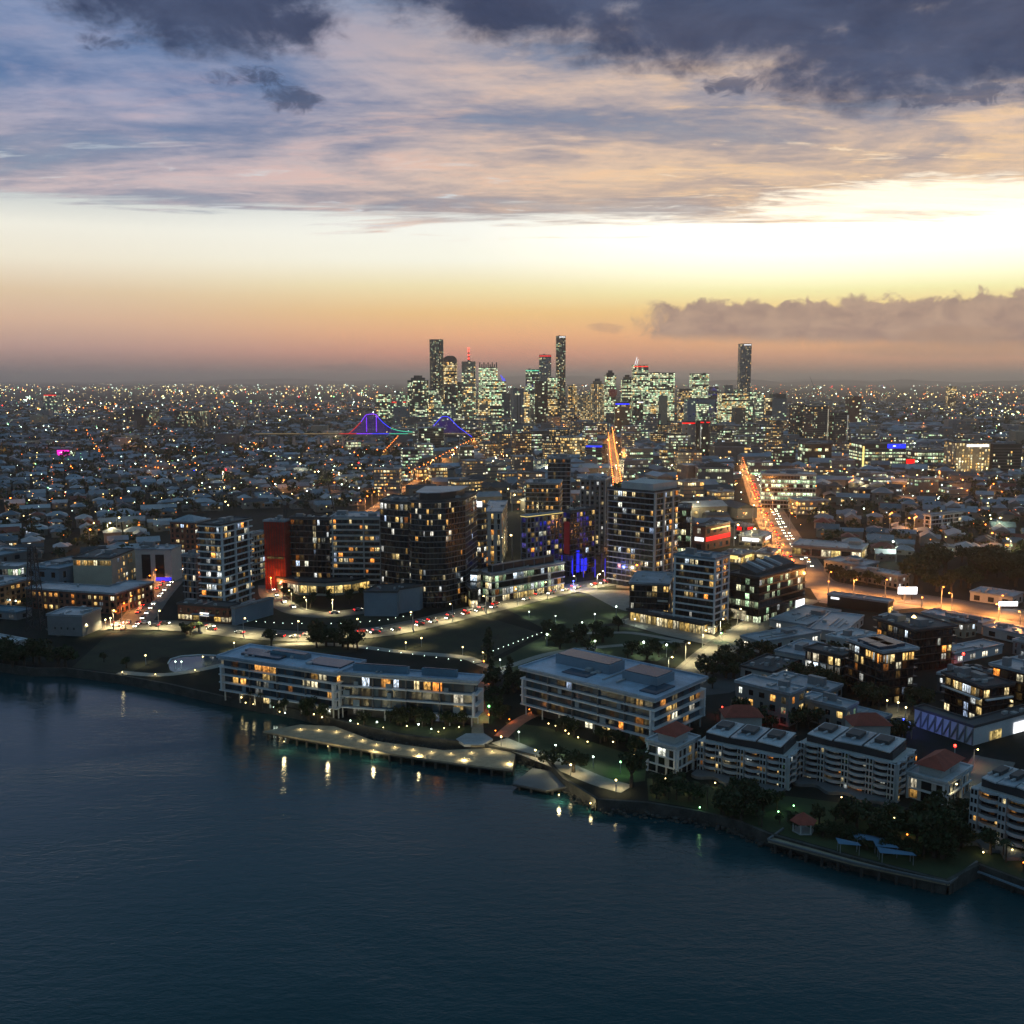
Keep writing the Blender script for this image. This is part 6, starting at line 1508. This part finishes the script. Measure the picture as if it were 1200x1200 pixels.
for y, x, kd, q in lots:
    if kd == 't':
        if R.random() < .55: far_t.append((x, y, R.uniform(.6, 1.1)))
        continue
    if kd == 'h' and R.random() < .36:
        far_t.append((x, y, R.uniform(.8, 1.5))); continue
    if R.random() < .75: far_t.append((x + R.uniform(-9, 9), y + R.uniform(8, 12), R.uniform(.6, 1.2)))
    if kd == 'c': k = R.choice((3, 3, 1, 2)); mt = R.choice(('house_roof_grey', 'house_roof_grey', 'house_roof_dark', 'house_roof_pale', 'house_roof_dark')); sc = R.uniform(1.0, 1.9)
    else: k = R.choices((0, 1, 2, 3), (4, 4, 2, .6))[0]; mt = R.choices(ROOFS, (5, 3.2, 2.4, 1.5, .8))[0]; sc = R.uniform(.85, 1.2)
    rz = (.42 if q[0] < 480 else -.3 if q[0] > 920 else .25) + R.choice((0, 0, pi / 2)) + R.uniform(-.06, .06)
    wd, rd, win, wlm, rfm = PROTO[k, mt]
    if nh < 300 and -25 < q[0] < 1225:
        side = 'left suburb' if q[0] < 480 else 'right suburb' if q[0] > 920 else 'middle district'
        lit = R.random() < .65
        nm, lab = KN[k]
        t = thing(nm, '%s, %s roof, in the %s, %s' % (lab, RN[mt], side, 'lit' if lit else 'unlit'), nm, (x, y, GZ), 'houses of the ' + side, rz); t.scale = (sc, sc, sc)
        add('wall', wd, t); add('roof', rd, t)
        for (wx, wy, wz) in win:
            wm_ = R.choices(WM, (4, 2, 2, 1))[0] if lit and R.random() < .7 else 'dark_glass'
            o = add('window', unit_window(wm_), t); o.location = (wx, wy, wz); o.scale = (1.8, 1, 1.5)
        if rz > 1 and lit:
            o = add('window', unit_window(R.choice(WM)), t); o.location = ((-5.06 if k == 2 else -6.56 if k == 0 else -7.06 if k == 1 else -10.06), 1.0, 2.6); o.rotation_euler = (0, 0, -pi / 2); o.scale = (1.8, 1, 1.5)
        nh += 1
    else:
        co, si = math.cos(rz) * sc, math.sin(rz) * sc
        if y > 2300: co, si = co * 1.5, si * 1.5
        T = lambda v: (x + v[0] * co - v[1] * si, y + v[0] * si + v[1] * co, GZ + v[2] * sc)
        hs_wall.mesh([T(v) for v in wlm.v], wlm.f); hs_roof.mesh([T(v) for v in rfm.v], rfm.f)
        if R.random() < .75:
            for _ in range(R.choice((1, 1, 2))):
                s = max(.9, y * .00062) * R.uniform(.6, 1.1); yy = y - 8.5 * sc; xx = x + R.uniform(-6, 6); zz = GZ + R.uniform(2.2, 5)
                hs_win.face([(xx - s, yy, zz - s * .7), (xx + s, yy, zz - s * .7), (xx + s, yy, zz + s * .7), (xx - s, yy, zz + s * .7)], R.choices(range(4), (4, 2, 2, 1.5))[0], UVQ)
st = thing('distant_houses', 'mass of further house roofs spread over the plain', 'houses', (0, 0, 0)); st['kind'] = 'stuff'
hs_wall.build('wall', ['house_wall'], st)['kind'] = 'stuff'; hs_roof.build('roof', ['roof_house'], st)['kind'] = 'stuff'; hs_win.build('window', WM, st)['kind'] = 'stuff'
print('HOUSES', nh, len(hs_roof.v))
# trees: the nearest ones are trees of their own, the rest one mass
far_t.sort(key=lambda a: a[1]); tm = MB(); rr = random.Random(3)
for i, (x, y, s) in enumerate(far_t):
    if not free(x, y): continue
    if TREE_N[0] < 300 and y > 600 and abs(PX((x, y, GZ))[0] - 600) < 640:
        sx = PX((x, y, GZ))[0]; tree(R.choice(('round', 'wide')), x, y, s * 1.1, 'among the houses of the ' + ('left suburb' if sx < 480 else 'right suburb' if sx > 920 else 'middle district'), 'trees among the houses of the ' + ('left suburb' if sx < 480 else 'right suburb' if sx > 920 else 'middle district'))
    else:
        big = 1.5 if y > 2300 else 1.
        for j in range(5):
            leafball(tm, rr, (x + rr.uniform(-3, 3) * s * big, y + rr.uniform(-3, 3) * s * big, GZ + rr.uniform(3, 7) * s), 2.6 * s * big, 2. * s, 9 if y < 1500 else 5, 1.3 * s * big if y < 1500 else 2.0 * s * big)
# woods on the plain
for _ in range(900):
    y = 1 / R.uniform(1 / 7000, 1 / 1500); x = R.uniform(-.56, .56) * y
    if not free(x, y) or (470 < PX((x, y, GZ))[0] < 925 and y < 2700): continue
    for j in range(4): leafball(tm, rr, (x + rr.uniform(-18, 18), y + rr.uniform(-12, 12), GZ + rr.uniform(3, 8)), 8, 4, 8, 3.4)
o = tm.build('far_trees', ['leaves']); tag(o, 'far dark tree canopy among the houses', 'trees', kind='stuff'); print('FARTREES', len(tm.f), TREE_N[0])
# far blocks rising above the houses
fb, fw_ = MB(), MB(); nb = 0
for _ in range(420):
    y = 1 / R.uniform(1 / 7500, 1 / 1700); x = R.uniform(-.54, .54) * y; qx = PX((x, y, GZ))[0]
    if not free(x, y): continue
    dens = 1 if 460 < qx < 930 else .45
    if R.random() > dens: continue
    w, dd, h = R.uniform(18, 40), R.uniform(15, 30), R.uniform(9, 34) * (1.5 if 470 < qx < 900 and y > 2200 else .8)
    fb.box((x, y, GZ - .5), (w, dd, h), .0, R.randrange(3))
    for _ in range(R.randint(3, 16)):
        s = max(.9, y * .0005) * R.uniform(.7, 1.1); xx = x + R.uniform(-.45, .45) * w; zz = GZ + R.uniform(.1, .92) * h
        fw_.face([(xx - s, y - dd / 2 - .2, zz - s * .7), (xx + s, y - dd / 2 - .2, zz - s * .7), (xx + s, y - dd / 2 - .2, zz + s * .7), (xx - s, y - dd / 2 - .2, zz + s * .7)], R.choices(range(4), (4, 2, 2, 2))[0], UVQ)
st = thing('distant_blocks', 'mass of low blocks far out on the plain', 'blocks', (0, 0, 0)); st['kind'] = 'stuff'
fb.build('wall', ['grey_panel', 'concrete_dark', 'tan_render'], st)['kind'] = 'stuff'; fw_.build('window', WM, st)['kind'] = 'stuff'

# ------------------------------------------------------------------ street lamps
LMP = {}
for kk, mt in (('warm', 'lamp_warm'), ('orange', 'lamp_orange'), ('white', 'lamp_white')):
    post = MB(); post.bar((0, 0, 0), (0, 0, 8.2), .26, w2=.16, n=6); post.bar((0, 0, 8.2), (1.4, 0, 8.6), .14); hd = MB(); hd.ball((1.4, 0, 8.5), .42, 0, .3)
    LMP[kk] = (post.data('lamp_post', ['metal_post']), hd.data('lamp_head', [mt]))
gp = MB(); gp.bar((0, 0, 0), (0, 0, 4.), .2, n=6); gp.ball((0, 0, 4.2), .2); gh = MB(); gh.ball((0, 0, 4.4), .36)
bo = MB(); bo.bar((0, 0, 0), (0, 0, .8), .2, n=6); bh = MB(); bh.ball((0, 0, .95), .2)
for kk, mt in (('warm', 'lamp_warm'), ('white', 'lamp_white'), ('green', 'lamp_green'), ('orange', 'lamp_orange'), ('red', 'lamp_red'), ('blue', 'lamp_blue')):
    LMP['g' + kk] = (gp.data('lamp_post', ['metal_post']), gh.data('lamp_globe', [mt])); LMP['b' + kk] = (bo.data('lamp_post', ['dark_metal']), bh.data('lamp_globe', [mt]))
LCOL = {'warm': (1, .82, .42), 'orange': (1, .36, .08), 'white': (.85, 1, .8), 'green': (.45, 1, .4), 'red': (1, .1, .05), 'blue': (.15, .2, 1)}
LD = {}
NL = [0, 0]
def light_data(k, P, r=.4):
    if (k, P) not in LD:
        l = bpy.data.lights.new('lamp_light', 'SPOT' if k[0] != '_' else 'POINT'); l.color = LCOL[k.strip('_')]; l.energy = P; l.shadow_soft_size = r; LD[k, P] = l
        if k[0] != '_': l.spot_size = math.radians(136); l.spot_blend = .7
    return LD[k, P]
def lamp(kk, x, y, rz, where, grp, P=0, sc=1., z=GZ, flood=False):
    col = kk.lstrip('gb') if kk not in LCOL else kk
    if kk not in LCOL: col = kk[1:]
    post, hd = LMP[kk]
    nm = 'street_lamp' if kk in LCOL else 'globe_lamp' if kk[0] == 'g' else 'garden_light'
    tint = {'warm': 'yellow', 'orange': 'orange', 'white': 'white', 'green': 'green', 'red': 'red', 'blue': 'blue'}[col]
    t = thing(nm, '%s %s %s' % (tint, nm.replace('_', ' '), where), 'lamp', (x, y, z), grp, rz); t.scale = (sc, sc, sc)
    add('post', post, t); add('lamp_head', hd, t); NL[0] += 1
    if P:
        o = bpy.data.objects.new('lamp_light', light_data(('_' if flood or kk[0] == 'b' and kk not in LCOL else '') + col, P)); COL.objects.link(o); o.parent = t; NL[1] += 1
        o.location = (1.4, 0, 7.7) if kk in LCOL else (0, 0, 5.2) if kk[0] == 'g' else (0, 0, 1.6)
    return t
def lamps_along(nm, step, side, kk, where, grp, P, sc=1., start=0., t0=0., t1=1.):
    pts = ROADS[nm]; A = along(pts, step, start); n = len(A)
    for i, (p, d) in enumerate(A):
        if not t0 <= i / max(1, n) <= t1: continue
        nn = Vector((-d.y, d.x)); q = p + nn * side; lamp(kk, q.x, q.y, math.atan2(-nn.y * math.copysign(1, side), -nn.x * math.copysign(1, side)), where, grp, P, sc)
WFP = 20000
lamps_along('waterfront_road', 24, -8.5, 'warm', 'along the curved waterfront road', 'lamps on the waterfront road', WFP, 1.05, 6)
lamps_along('park_road', 22, 5.5, 'warm', 'on the upper curved lane below the arcade', 'lamps on the upper lane', 8000, .8, 8)
lamps_along('brick_street', 18, 7, 'orange', 'on the street beside the brick warehouse', 'lamps on the brick street', 9000, 1., 2, 0, .8)
lamps_along('main_street', 24, -6.5, 'orange', 'on the left side of the bright main street', 'lamps on the main street left side', 14000, 1.6); lamps_along('main_street', 24, 6.5, 'orange', 'on the right side of the bright main street', 'lamps on the main street right side', 14000, 1.6, 12)
lamps_along('office_street', 24, 7, 'warm', 'on the street by the glass office', 'lamps by the glass office', 14000, 1., 4)
lamps_along('highway', 30, -11, 'orange', 'along the orange-lit highway', 'lamps on the highway', 42000, 1.25, 10)
lamps_along('hill_street', 34, 5, 'orange', 'on the orange street climbing towards the bridge', 'lamps on the orange street', 34000, 1.6, 5); lamps_along('mid_street', 40, 5, 'orange', 'on the short orange street near the bridge', 'lamps on the short street', 15000, 1.6)
lamps_along('valley_road', 40, 10, 'orange', 'on the orange road at the far right', 'lamps on the right valley road', 26000, 1.4)
lamps_along('promenade', 16, -3.5, 'gwarm', 'on the riverside promenade', 'lamps on the promenade', 2200, .8, 5); lamps_along('red_walk', 12, 4, 'gorange', 'beside the red-paved walk', 'lamps on the red walk', 220, .7, 4); lamps_along('red_ramp', 12, 3, 'borange', 'on the red-paved ramp', 'lights on the red ramp', 160, 1., 3)
lamps_along('pond_walk', 14, -2, 'bwarm', 'on the walk beside the pond', 'lights on the pond walk', 160, 1., 3); lamps_along('park_path', 26, 3, 'gwarm', 'on the path behind the long riverside building', 'lamps on the back path', 2200, .8, 8)
lamps_along('garden_street', 16, 4, 'warm', 'on the lane between the right apartments', 'lamps on the garden lane', 500, .7, 6); lamps_along('lane', 22, 4, 'gwarm', 'on the lane behind the curved apartments', 'lamps on the back lane', 300, .8, 6)
for i, (x, y, k, P, sc, w) in enumerate([(641, 757, 'gwhite', 700, 1.2, 'standing alone near the dark field'), (697, 764, 'gwhite', 600, 1.1, 'on the park lawn behind the building on columns'), (754, 768, 'gwhite', 700, 1.3, 'brightest of the park near the plaza'), (781, 770, 'gwhite', 600, 1.2, 'right of the brightest park lamp'),
        (722, 722, 'gwhite', 600, 1.1, 'at the edge of the cafe plaza'), (697, 729, 'gwhite', 350, .9, 'on the far side of the park lawn'), (744, 735, 'gwhite', 350, .9, 'in the middle of the lit park'), (682, 738, 'gwhite', 250, .8, 'by the park trees'), (651, 729, 'gwhite', 200, .7, 'small one by the dark lawn corner'), (620, 724, 'gwhite', 200, .7, 'small one on the lawn by the road'),
        (494, 758, 'gwarm', 300, .9, 'on the dark field edge'), (566, 775, 'gwarm', 420, .9, 'upper one by the tall tree'), (567, 786, 'gorange', 420, .9, 'lower one by the tall tree'), (586, 783, 'gwhite', 200, .8, 'left one on the grass beside the path'), (609, 792, 'gwhite', 200, .8, 'beside the building on columns'), (573, 842, 'ggreen', 300, 1., 'bright green one beside the boardwalk'), (590, 838, 'gwarm', 200, .7, 'in the trees beside the boardwalk'),
        (102, 744, 'gwarm', 700, 1., 'at the corner of the utility shed'), (124, 737, 'gwarm', 600, 1., 'left one by the road bend'), (130, 735, 'gwarm', 600, 1., 'right one by the road bend'), (12, 712, 'gwhite', 200, .9, 'left one among trees by the orange building'), (19, 713, 'gwhite', 200, .9, 'right one among trees by the orange building'), (171, 779, 'gwarm', 350, .9, 'on the left river park'), (206, 784, 'gwhite', 120, .7, 'left one at the pond'), (213, 784, 'gwhite', 120, .7, 'right one at the pond'), (238, 778, 'gwarm', 160, .7, 'on the pond walk'),
        (608, 870, 'gwhite', 220, .8, 'first on the promenade lawn'), (651, 886, 'gwhite', 220, .8, 'second on the promenade lawn'), (695, 900, 'gwhite', 220, .8, 'third on the promenade lawn'), (727, 906, 'ggreen', 220, .8, 'at the end of the promenade lawn'), (1118, 895, 'gred', 420, 1.3, 'glowing red-orange beyond the right red-roofed villa'), (1128, 785, 'gred', 700, 1.5, 'glowing red beside the white warehouse'), (845, 752, 'ggreen', 200, .9, 'by the plaza steps'), (847, 738, 'gwhite', 500, 1., 'by the white grid tower entrance'), (955, 792, 'gwhite', 600, 1.2, 'in the yard of the flat sheds'),
        (745, 838, 'gorange', 200, .8, 'behind the building on columns'), (846, 840, 'gred', 160, .8, 'glowing red behind the left curved apartments'), (905, 852, 'gred', 160, .8, 'glowing red by the row flats'), (1052, 836, 'gwarm', 350, .9, 'left in the lit courtyard by the truss wall'), (1061, 842, 'gwarm', 350, .9, 'right in the lit courtyard by the truss wall'), (1058, 858, 'gblue', 500, 1., 'glowing blue by the truss wall'), (1080, 712, 'gorange', 900, 1.2, 'by the tall highway post')]):
    p = G(x, y); lamp(k, p.x, p.y, 0, w, 'single park and yard lamps', P * 5, sc)
for x, y in ((806, 930), (841, 938), (873, 946), (912, 955), (930, 948), (960, 965), (1029, 972), (1075, 977), (1048, 962), (988, 952), (770, 932), (820, 950)):
    p = G(x, y); lamp('bgreen' if R.random() < .6 else 'bwarm', p.x, p.y, 0, 'in the gardens below the curved apartments', 'garden lights below the curved apartments', 40, 1.)
for x, y in ((1063, 982), (772, 917), (780, 916), (838, 921), (986, 938), (1000, 944), (1152, 1003), (1186, 1000), (1199, 1015), (1108, 965)):
    p = G(x, y); lamp(R.choice(('bwarm', 'bwarm', 'borange')), p.x, p.y, 0, 'on the terraces of the curved apartments', 'terrace lights of the curved apartments', 60, 1.)
for x, y in ((285, 817), (290, 820), (297, 822), (318, 825), (324, 826), (330, 829), (337, 831), (368, 835), (375, 838), (380, 836), (410, 842), (422, 846), (440, 846), (478, 849), (490, 850), (507, 852), (515, 853), (522, 851), (540, 852), (452, 848)):
    p = G(x + R.uniform(-3, 3), y + 6 + R.uniform(-3, 2)); lamp('bwarm' if R.random() < .7 else 'bwhite', p.x, p.y, 0, 'in the garden at the foot of the long riverside building', 'garden lights of the long riverside building', 60, R.uniform(.7, 1.5))
for x, y in ((650, 853), (660, 854), (668, 858), (640, 848), (690, 866), (720, 872), (742, 884), (676, 862)):
    p = G(x + R.uniform(-4, 4), y + 4 + R.uniform(-3, 3)); lamp('bwarm', p.x, p.y, 0, 'in the courtyard below the building on columns', 'courtyard lights below the building on columns', 60, 1.1)
for t_ in range(6):                                    # low lamps on the wharf edge, mirrored in the river
    p = G(330 + t_ * 53.5, 873 + t_ * 4.6, 2.7) if t_ else G(332, 872, 2.7)
    lamp('bwarm', p.x, p.y + 1.2, 0, 'on the river edge of the long wharf', 'wharf edge lights', 0, .5, 2.7)
    o = bpy.data.objects.new('lamp_light', light_data('_warm', 900, .5)); COL.objects.link(o); ll = bpy.data.objects['garden_light']; 
    o.parent = [q for q in bpy.data.objects if q.get('group') == 'wharf edge lights'][-1]; o.location = (0, -1.6, .7)
for i in range(20):
    p = along([G(352, 854), G(392, 856), G(440, 872), G(520, 883), (G(590, 880))], 6.5)[i] if i < len(along([G(352, 854), G(392, 856), G(440, 872), G(520, 883), (G(590, 880))], 6.5)) else None
    if p: lamp('bwarm', p[0].x, p[0].y, 0, 'along the back of the long wharf', 'wharf back lights', 130, .4, 2.7)
for x, y, w, P in ((655, 935, 'below the right end of the promenade', 900), (692, 945, 'by the rocky bank', 300)):
    p = G(x, y, .8); lamp('bwarm', p.x, p.y, 0, w, 'bank lights', 0, 1., .8)
    o = bpy.data.objects.new('lamp_light', light_data('_warm', P, .5)); COL.objects.link(o); o.parent = [q for q in bpy.data.objects if q.get('group') == 'bank lights'][-1]; o.location = (0, -1.2, 1.6)
# bollard lights: rows of tiny white lights along the curved road and the field
for pxs, n in (([(290, 729), (340, 732), (400, 732), (450, 728), (490, 720)], 19), ([(578, 764), (655, 735)], 14), ([(430, 761), (520, 773), (555, 777)], 9)):
    pts = [G(x, y) for x, y in pxs]; L = sum((b - a).length for a, b in zip(pts, pts[1:]))
    for p, d in along(pts, L / n): lamp('bwhite', p.x, p.y, 0, 'in the row of small lights beside the dark fields', 'rows of small bollard lights', 0, .6)
print('LAMPS', NL)
# lamps of the suburbs up to 300 in all, then the mass of distant lights
dl = MB(); DM = ['lamp_warm', 'lamp_orange', 'lamp_white', 'lamp_red', 'lamp_blue', 'lamp_green']
cand = []
def dens(x, y): return .5 + .5 * math.sin(x * .0031 + 1.3 * math.sin(y * .0023)) * math.sin(y * .0027 + 1.1 * math.sin(x * .0019) + 2.)
def zone(qx, qy): return inside(HZ[0], qx, qy) or inside(HZ[1], qx, qy) or inside(CZ[0], qx, qy)
for _ in range(190):                                   # streets: lamps at even steps
    y0 = 1 / R.uniform(1 / 8500, 1 / 700); x0 = R.uniform(-.56, .56) * y0; a_ = R.choice((.42, .42 + pi / 2, -.3, -.3 + pi / 2, .1)); L = R.uniform(150, 700) * (1 + y0 / 2500); st_ = R.uniform(26, 42) * (1 + y0 / 4000)
    kk_ = R.choices((0, 1, 2), (3, 3, 2))[0]
    for i in range(int(L / st_)):
        x, y = x0 + math.cos(a_) * st_ * i + R.gauss(0, 1.5), y0 + math.sin(a_) * st_ * i + R.gauss(0, 1.5)
        if y < 620: continue
        q = PX((x, y, GZ + 8))
        if zone(*q) and -30 < q[0] < 1230: cand.append((y, x, q[0], q[1], kk_))
for _ in range(3800):
    qy = 452 + (R.random() ** 2.2) * 190; qx = R.uniform(-30, 1230); p = G(qx, qy)
    if zone(qx, qy) and R.random() < dens(p.x, p.y) ** 1.6: cand.append((p.y, p.x, qx, qy))
for _ in range(2600):
    qy = abs(R.gauss(0, 10)) + 453; qx = R.uniform(-30, 1230); p = G(qx, qy)
    if R.random() < dens(p.x * .5, p.y * .5) ** 1.5: cand.append((p.y, p.x, qx, qy))
# bright clusters
for cx_, cy_, n, sx, sy in ((130, 457, 40, 45, 2.5), (195, 464, 20, 12, 3), (30, 478, 40, 40, 8), (95, 482, 40, 30, 6), (260, 480, 60, 40, 12), (1140, 500, 20, 20, 8), (1185, 485, 26, 15, 6), (1140, 467, 20, 15, 4), (950, 462, 20, 25, 6), (860, 520, 20, 20, 10), (740, 500, 30, 30, 15), (430, 470, 30, 15, 6), (650, 505, 14, 40, 4), (700, 500, 10, 30, 6)):
    for _ in range(n): qx, qy = R.gauss(cx_, sx), max(449, R.gauss(cy_, sy)); p = G(qx, qy); cand.append((p.y, p.x, qx, qy))
cand.sort(); nl = 0
for cd in cand:
    y, x, qx, qy = cd[:4]
    if not free(x, y): continue
    wr = 1 if qx > 700 else 0
    k = R.choices(range(6), (4.2, 1.2 + 1.8 * wr, 3.4, .16, .06, .4))[0]
    if len(cd) > 4: k = cd[4]
    if NL[0] < 340 and y > 600:
        side = 'left suburb' if qx < 480 else 'right suburb' if qx > 920 else 'middle district'
        kk = ('warm', 'orange', 'white')[k] if k < 3 else 'white'
        lamp(kk, x, y, R.uniform(0, 6.28), 'among the roofs of the ' + side, 'lamps of the ' + side, 0, R.uniform(.9, 1.3))
    else:
        r = (y * .00032 + .1) * R.choice((.35, .4, .45, .5, .6, .8, 1.1, 1.6))
        dl.octa((x, y, GZ + R.uniform(5, 11) + (y > 2500) * R.random() * 14), r, k); nl += 1
o = dl.build('distant_lights', DM); tag(o, 'countless tiny city lights spread over the plain', 'lights', kind='stuff'); print('DLIGHTS', nl)
# glow on far streets
for x, y, k, P in ((70, 533, 'red', 9000), (300, 530, 'orange', 9000), (395, 528, 'orange', 16000), (152, 528, 'orange', 12000), (265, 558, 'red', 5000), (400, 570, 'warm', 14000), (530, 545, 'warm', 9000), (590, 545, 'orange', 14000), (985, 545, 'orange', 9000), (1100, 568, 'orange', 9000), (1160, 585, 'orange', 9000), (725, 545, 'orange', 16000), (712, 525, 'orange', 18000), (722, 560, 'warm', 9000), (760, 600, 'warm', 9000), (600, 600, 'warm', 7000), (640, 560, 'warm', 9000), (850, 560, 'orange', 12000), (925, 625, 'orange', 9000), (945, 672, 'orange', 6000), (1000, 697, 'orange', 7000), (1060, 706, 'orange', 8000), (1115, 714, 'orange', 8000), (1170, 728, 'orange', 8000), (970, 700, 'orange', 5000), (1195, 738, 'orange', 7000), (880, 645, 'warm', 5000), (900, 622, 'orange', 6000), (820, 610, 'warm', 6000), (690, 540, 'warm', 9000), (780, 540, 'warm', 9000), (560, 640, 'warm', 3500), (600, 655, 'warm', 2500), (1000, 575, 'orange', 7000), (1060, 575, 'orange', 7000), (1130, 580, 'orange', 9000), (870, 520, 'orange', 16000), (945, 560, 'orange', 8000), (905, 600, 'orange', 8000), (860, 640, 'warm', 5000), (640, 690, 'warm', 2500), (700, 690, 'warm', 3500), (672, 690, 'blue', 3500), (657, 690, 'blue', 2500), (318, 694, 'orange', 1800), (329, 693, 'red', 1500), (196, 682, 'blue', 900), (1068, 866, 'blue', 700)):
    p = G(x, y); lamp(k if k in ('warm', 'orange') else 'g' + k, p.x, p.y, R.uniform(0, 6.28), 'flooding a far street corner', 'flood lamps of far streets', P * 1.7, 1.8 if p.y > 620 else 1., flood=True)

r5 = random.Random(5); nf_ = 0
while nf_ < 46:                                        # flood lamps added at random to light roofs and trees
    y = 1 / r5.uniform(1 / 2300, 1 / 650); x = r5.uniform(-.54, .54) * y; q = PX((x, y, GZ))
    if not zone(*q) or not free(x, y): continue
    k = r5.choices(('orange', 'warm', 'white'), (5, 4, 1.5))[0]
    lamp(k, x, y, r5.uniform(0, 6.28), 'added at random to light nearby roofs', 'lamps added to light the suburb roofs', 3500 * (1 + y / 700), 1.3 + y / 2500, flood=True); nf_ += 1
# ------------------------------------------------------------------ cars
def car_mesh(mat):
    mb = MB(); L, w = 2.2, .88
    prof = [(-L, .35), (-L, .85), (-L + .25, .95), (-1.35, 1.0), (-.75, 1.48), (.75, 1.5), (1.25, 1.02), (L - .1, .88), (L, .7), (L, .35)]
    k = len(prof); v = [(x, -w * (1 if z < 1.1 else .82), z) for x, z in prof] + [(x, w * (1 if z < 1.1 else .82), z) for x, z in prof]
    f = [tuple(range(k)), tuple(range(2 * k - 1, k - 1, -1))] + [(i, k + i, k + (i + 1) % k, (i + 1) % k) for i in range(k)]
    mb.mesh(v, f)
    return mb.data('car_body', [mat])
gl = MB()
for s in (-1, 1): gl.face([(-1.2, s * .86, 1.05), (1.1, s * .86, 1.05), (.7, s * .76, 1.42), (-.72, s * .76, 1.42)])
gl.face([(1.24, -.66, 1.06), (1.24, .66, 1.06), (.8, .6, 1.46), (.8, -.6, 1.46)]); gl.face([(-1.36, -.66, 1.06), (-1.36, .66, 1.06), (-.8, .6, 1.46), (-.8, -.6, 1.46)])
gld = gl.data('car_glass', ['dark_glass'])
wh = MB()
wh.bar((0, -.14, 0), (0, .14, 0), .85, n=10); whd = wh.data('car_wheel', ['dark_metal'])
hd = MB(); hd.box((0, 0, -.12), (.1, .42, .26)); hdd = hd.data('car_headlight', ['headlight']); tl = MB(); tl.box((0, 0, -.12), (.1, .42, .24)); tld = tl.data('car_taillight', ['taillight'])
hoff = MB(); hoff.box((0, 0, -.12), (.1, .42, .22)); hod = hoff.data('car_lamp_off', ['white_paint'])
CARM = {c: car_mesh('car_' + c) for c in ('white', 'dark', 'silver', 'red')}
NC = [0]
def car(x, y, an, where, grp, on=True):
    if NC[0] >= 300: return
    c = R.choices(('white', 'dark', 'silver', 'red'), (4, 3, 4, 1))[0]; NC[0] += 1
    cn = {'white': 'white', 'dark': 'black', 'silver': 'silver', 'red': 'red'}[c]
    t = thing('car', '%s car with %s %s' % (cn, 'lights on' if on else 'lights off', where), 'car', (x, y, GZ + .22), grp, an)
    add('body', CARM[c], t); add('windows', gld, t)
    for sx in (-1.35, 1.35):
        for sy in (-.8, .8): o = add('wheel', whd, t); o.location = (sx, sy, .3)
    for sy in (-.6, .6):
        o = add('headlight', hdd if on else hod, t); o.location = (2.18, sy, .72)
        o = add('taillight', tld if on else hod, t); o.location = (-2.2, sy, .78)
def traffic(nm, gap, offs, where, grp, t0=0, t1=1):
    for off in offs:
        A = along(ROADS[nm], gap, R.uniform(0, gap)); n = len(A)
        for i, (p, d) in enumerate(A):
            if not t0 <= i / n <= t1 or R.random() < .25: continue
            nn = Vector((-d.y, d.x)); q = p + nn * off + d * R.uniform(-3, 3); an = math.atan2(d.y, d.x) + (0 if off > 0 else pi)
            car(q.x, q.y, an, where, grp)
traffic('waterfront_road', 11, (2.2, -2.2), 'on the curved waterfront road', 'cars on the waterfront road'); traffic('park_road', 16, (2,), 'on the upper lane below the arcade', 'cars on the upper lane')
traffic('brick_street', 10, (2.5, -2.5), 'on the street by the brick warehouse', 'cars on the brick street'); traffic('highway', 16, (3, 6.5, -3, -6.5), 'on the orange-lit highway', 'cars on the highway', .0, .8)
traffic('main_street', 9, (2, 5, -2, -5), 'on the bright main street', 'cars on the main street', .2, 1); traffic('office_street', 13, (2.5, -2.5), 'on the street by the glass office', 'cars by the glass office'); traffic('hill_street', 20, (2.4, -2.4), 'on the orange street towards the bridge', 'cars on the orange street')
for i in range(26):
    x, y = R.uniform(815, 892), R.uniform(776, 806); p = G(x, y)
    if inside([(800, 800), (870, 768), (900, 776), (905, 792), (855, 812), (826, 815)], x, y): car(p.x, p.y, .5 + R.choice((0, pi)), 'parked in the dark car park', 'parked cars in the dark car park', False)
for i in range(14):
    p = G(R.uniform(790, 828), R.uniform(745, 760)); car(p.x, p.y, R.uniform(0, 6), 'parked near the cafe plaza', 'parked cars by the plaza', False)
print('CARS', NC[0])
HAZE_D = 7e-5
# ------------------------------------------------------------------ evening air
hz = MB().prism([(-20000, -400), (20000, -400), (20000, 42000), (-20000, 42000)], -2.0, 300.0)
m = bpy.data.materials.new('evening_air'); m.use_nodes = True; MATS['evening_air'] = m
t = m.node_tree; t.nodes.clear()
vo = t.nodes.new('ShaderNodeVolumePrincipled'); ou = t.nodes.new('ShaderNodeOutputMaterial')
vo.inputs['Density'].default_value = HAZE_D; vo.inputs['Color'].default_value = (.98, .95, .95, 1)
vo.inputs['Anisotropy'].default_value = .8
t.links.new(vo.outputs[0], ou.inputs['Volume'])
if HAZE_D > 0:
    ho = hz.build('haze', ['evening_air']); ho['kind'] = 'stuff'; ho['label'] = 'thin evening haze over the whole city'
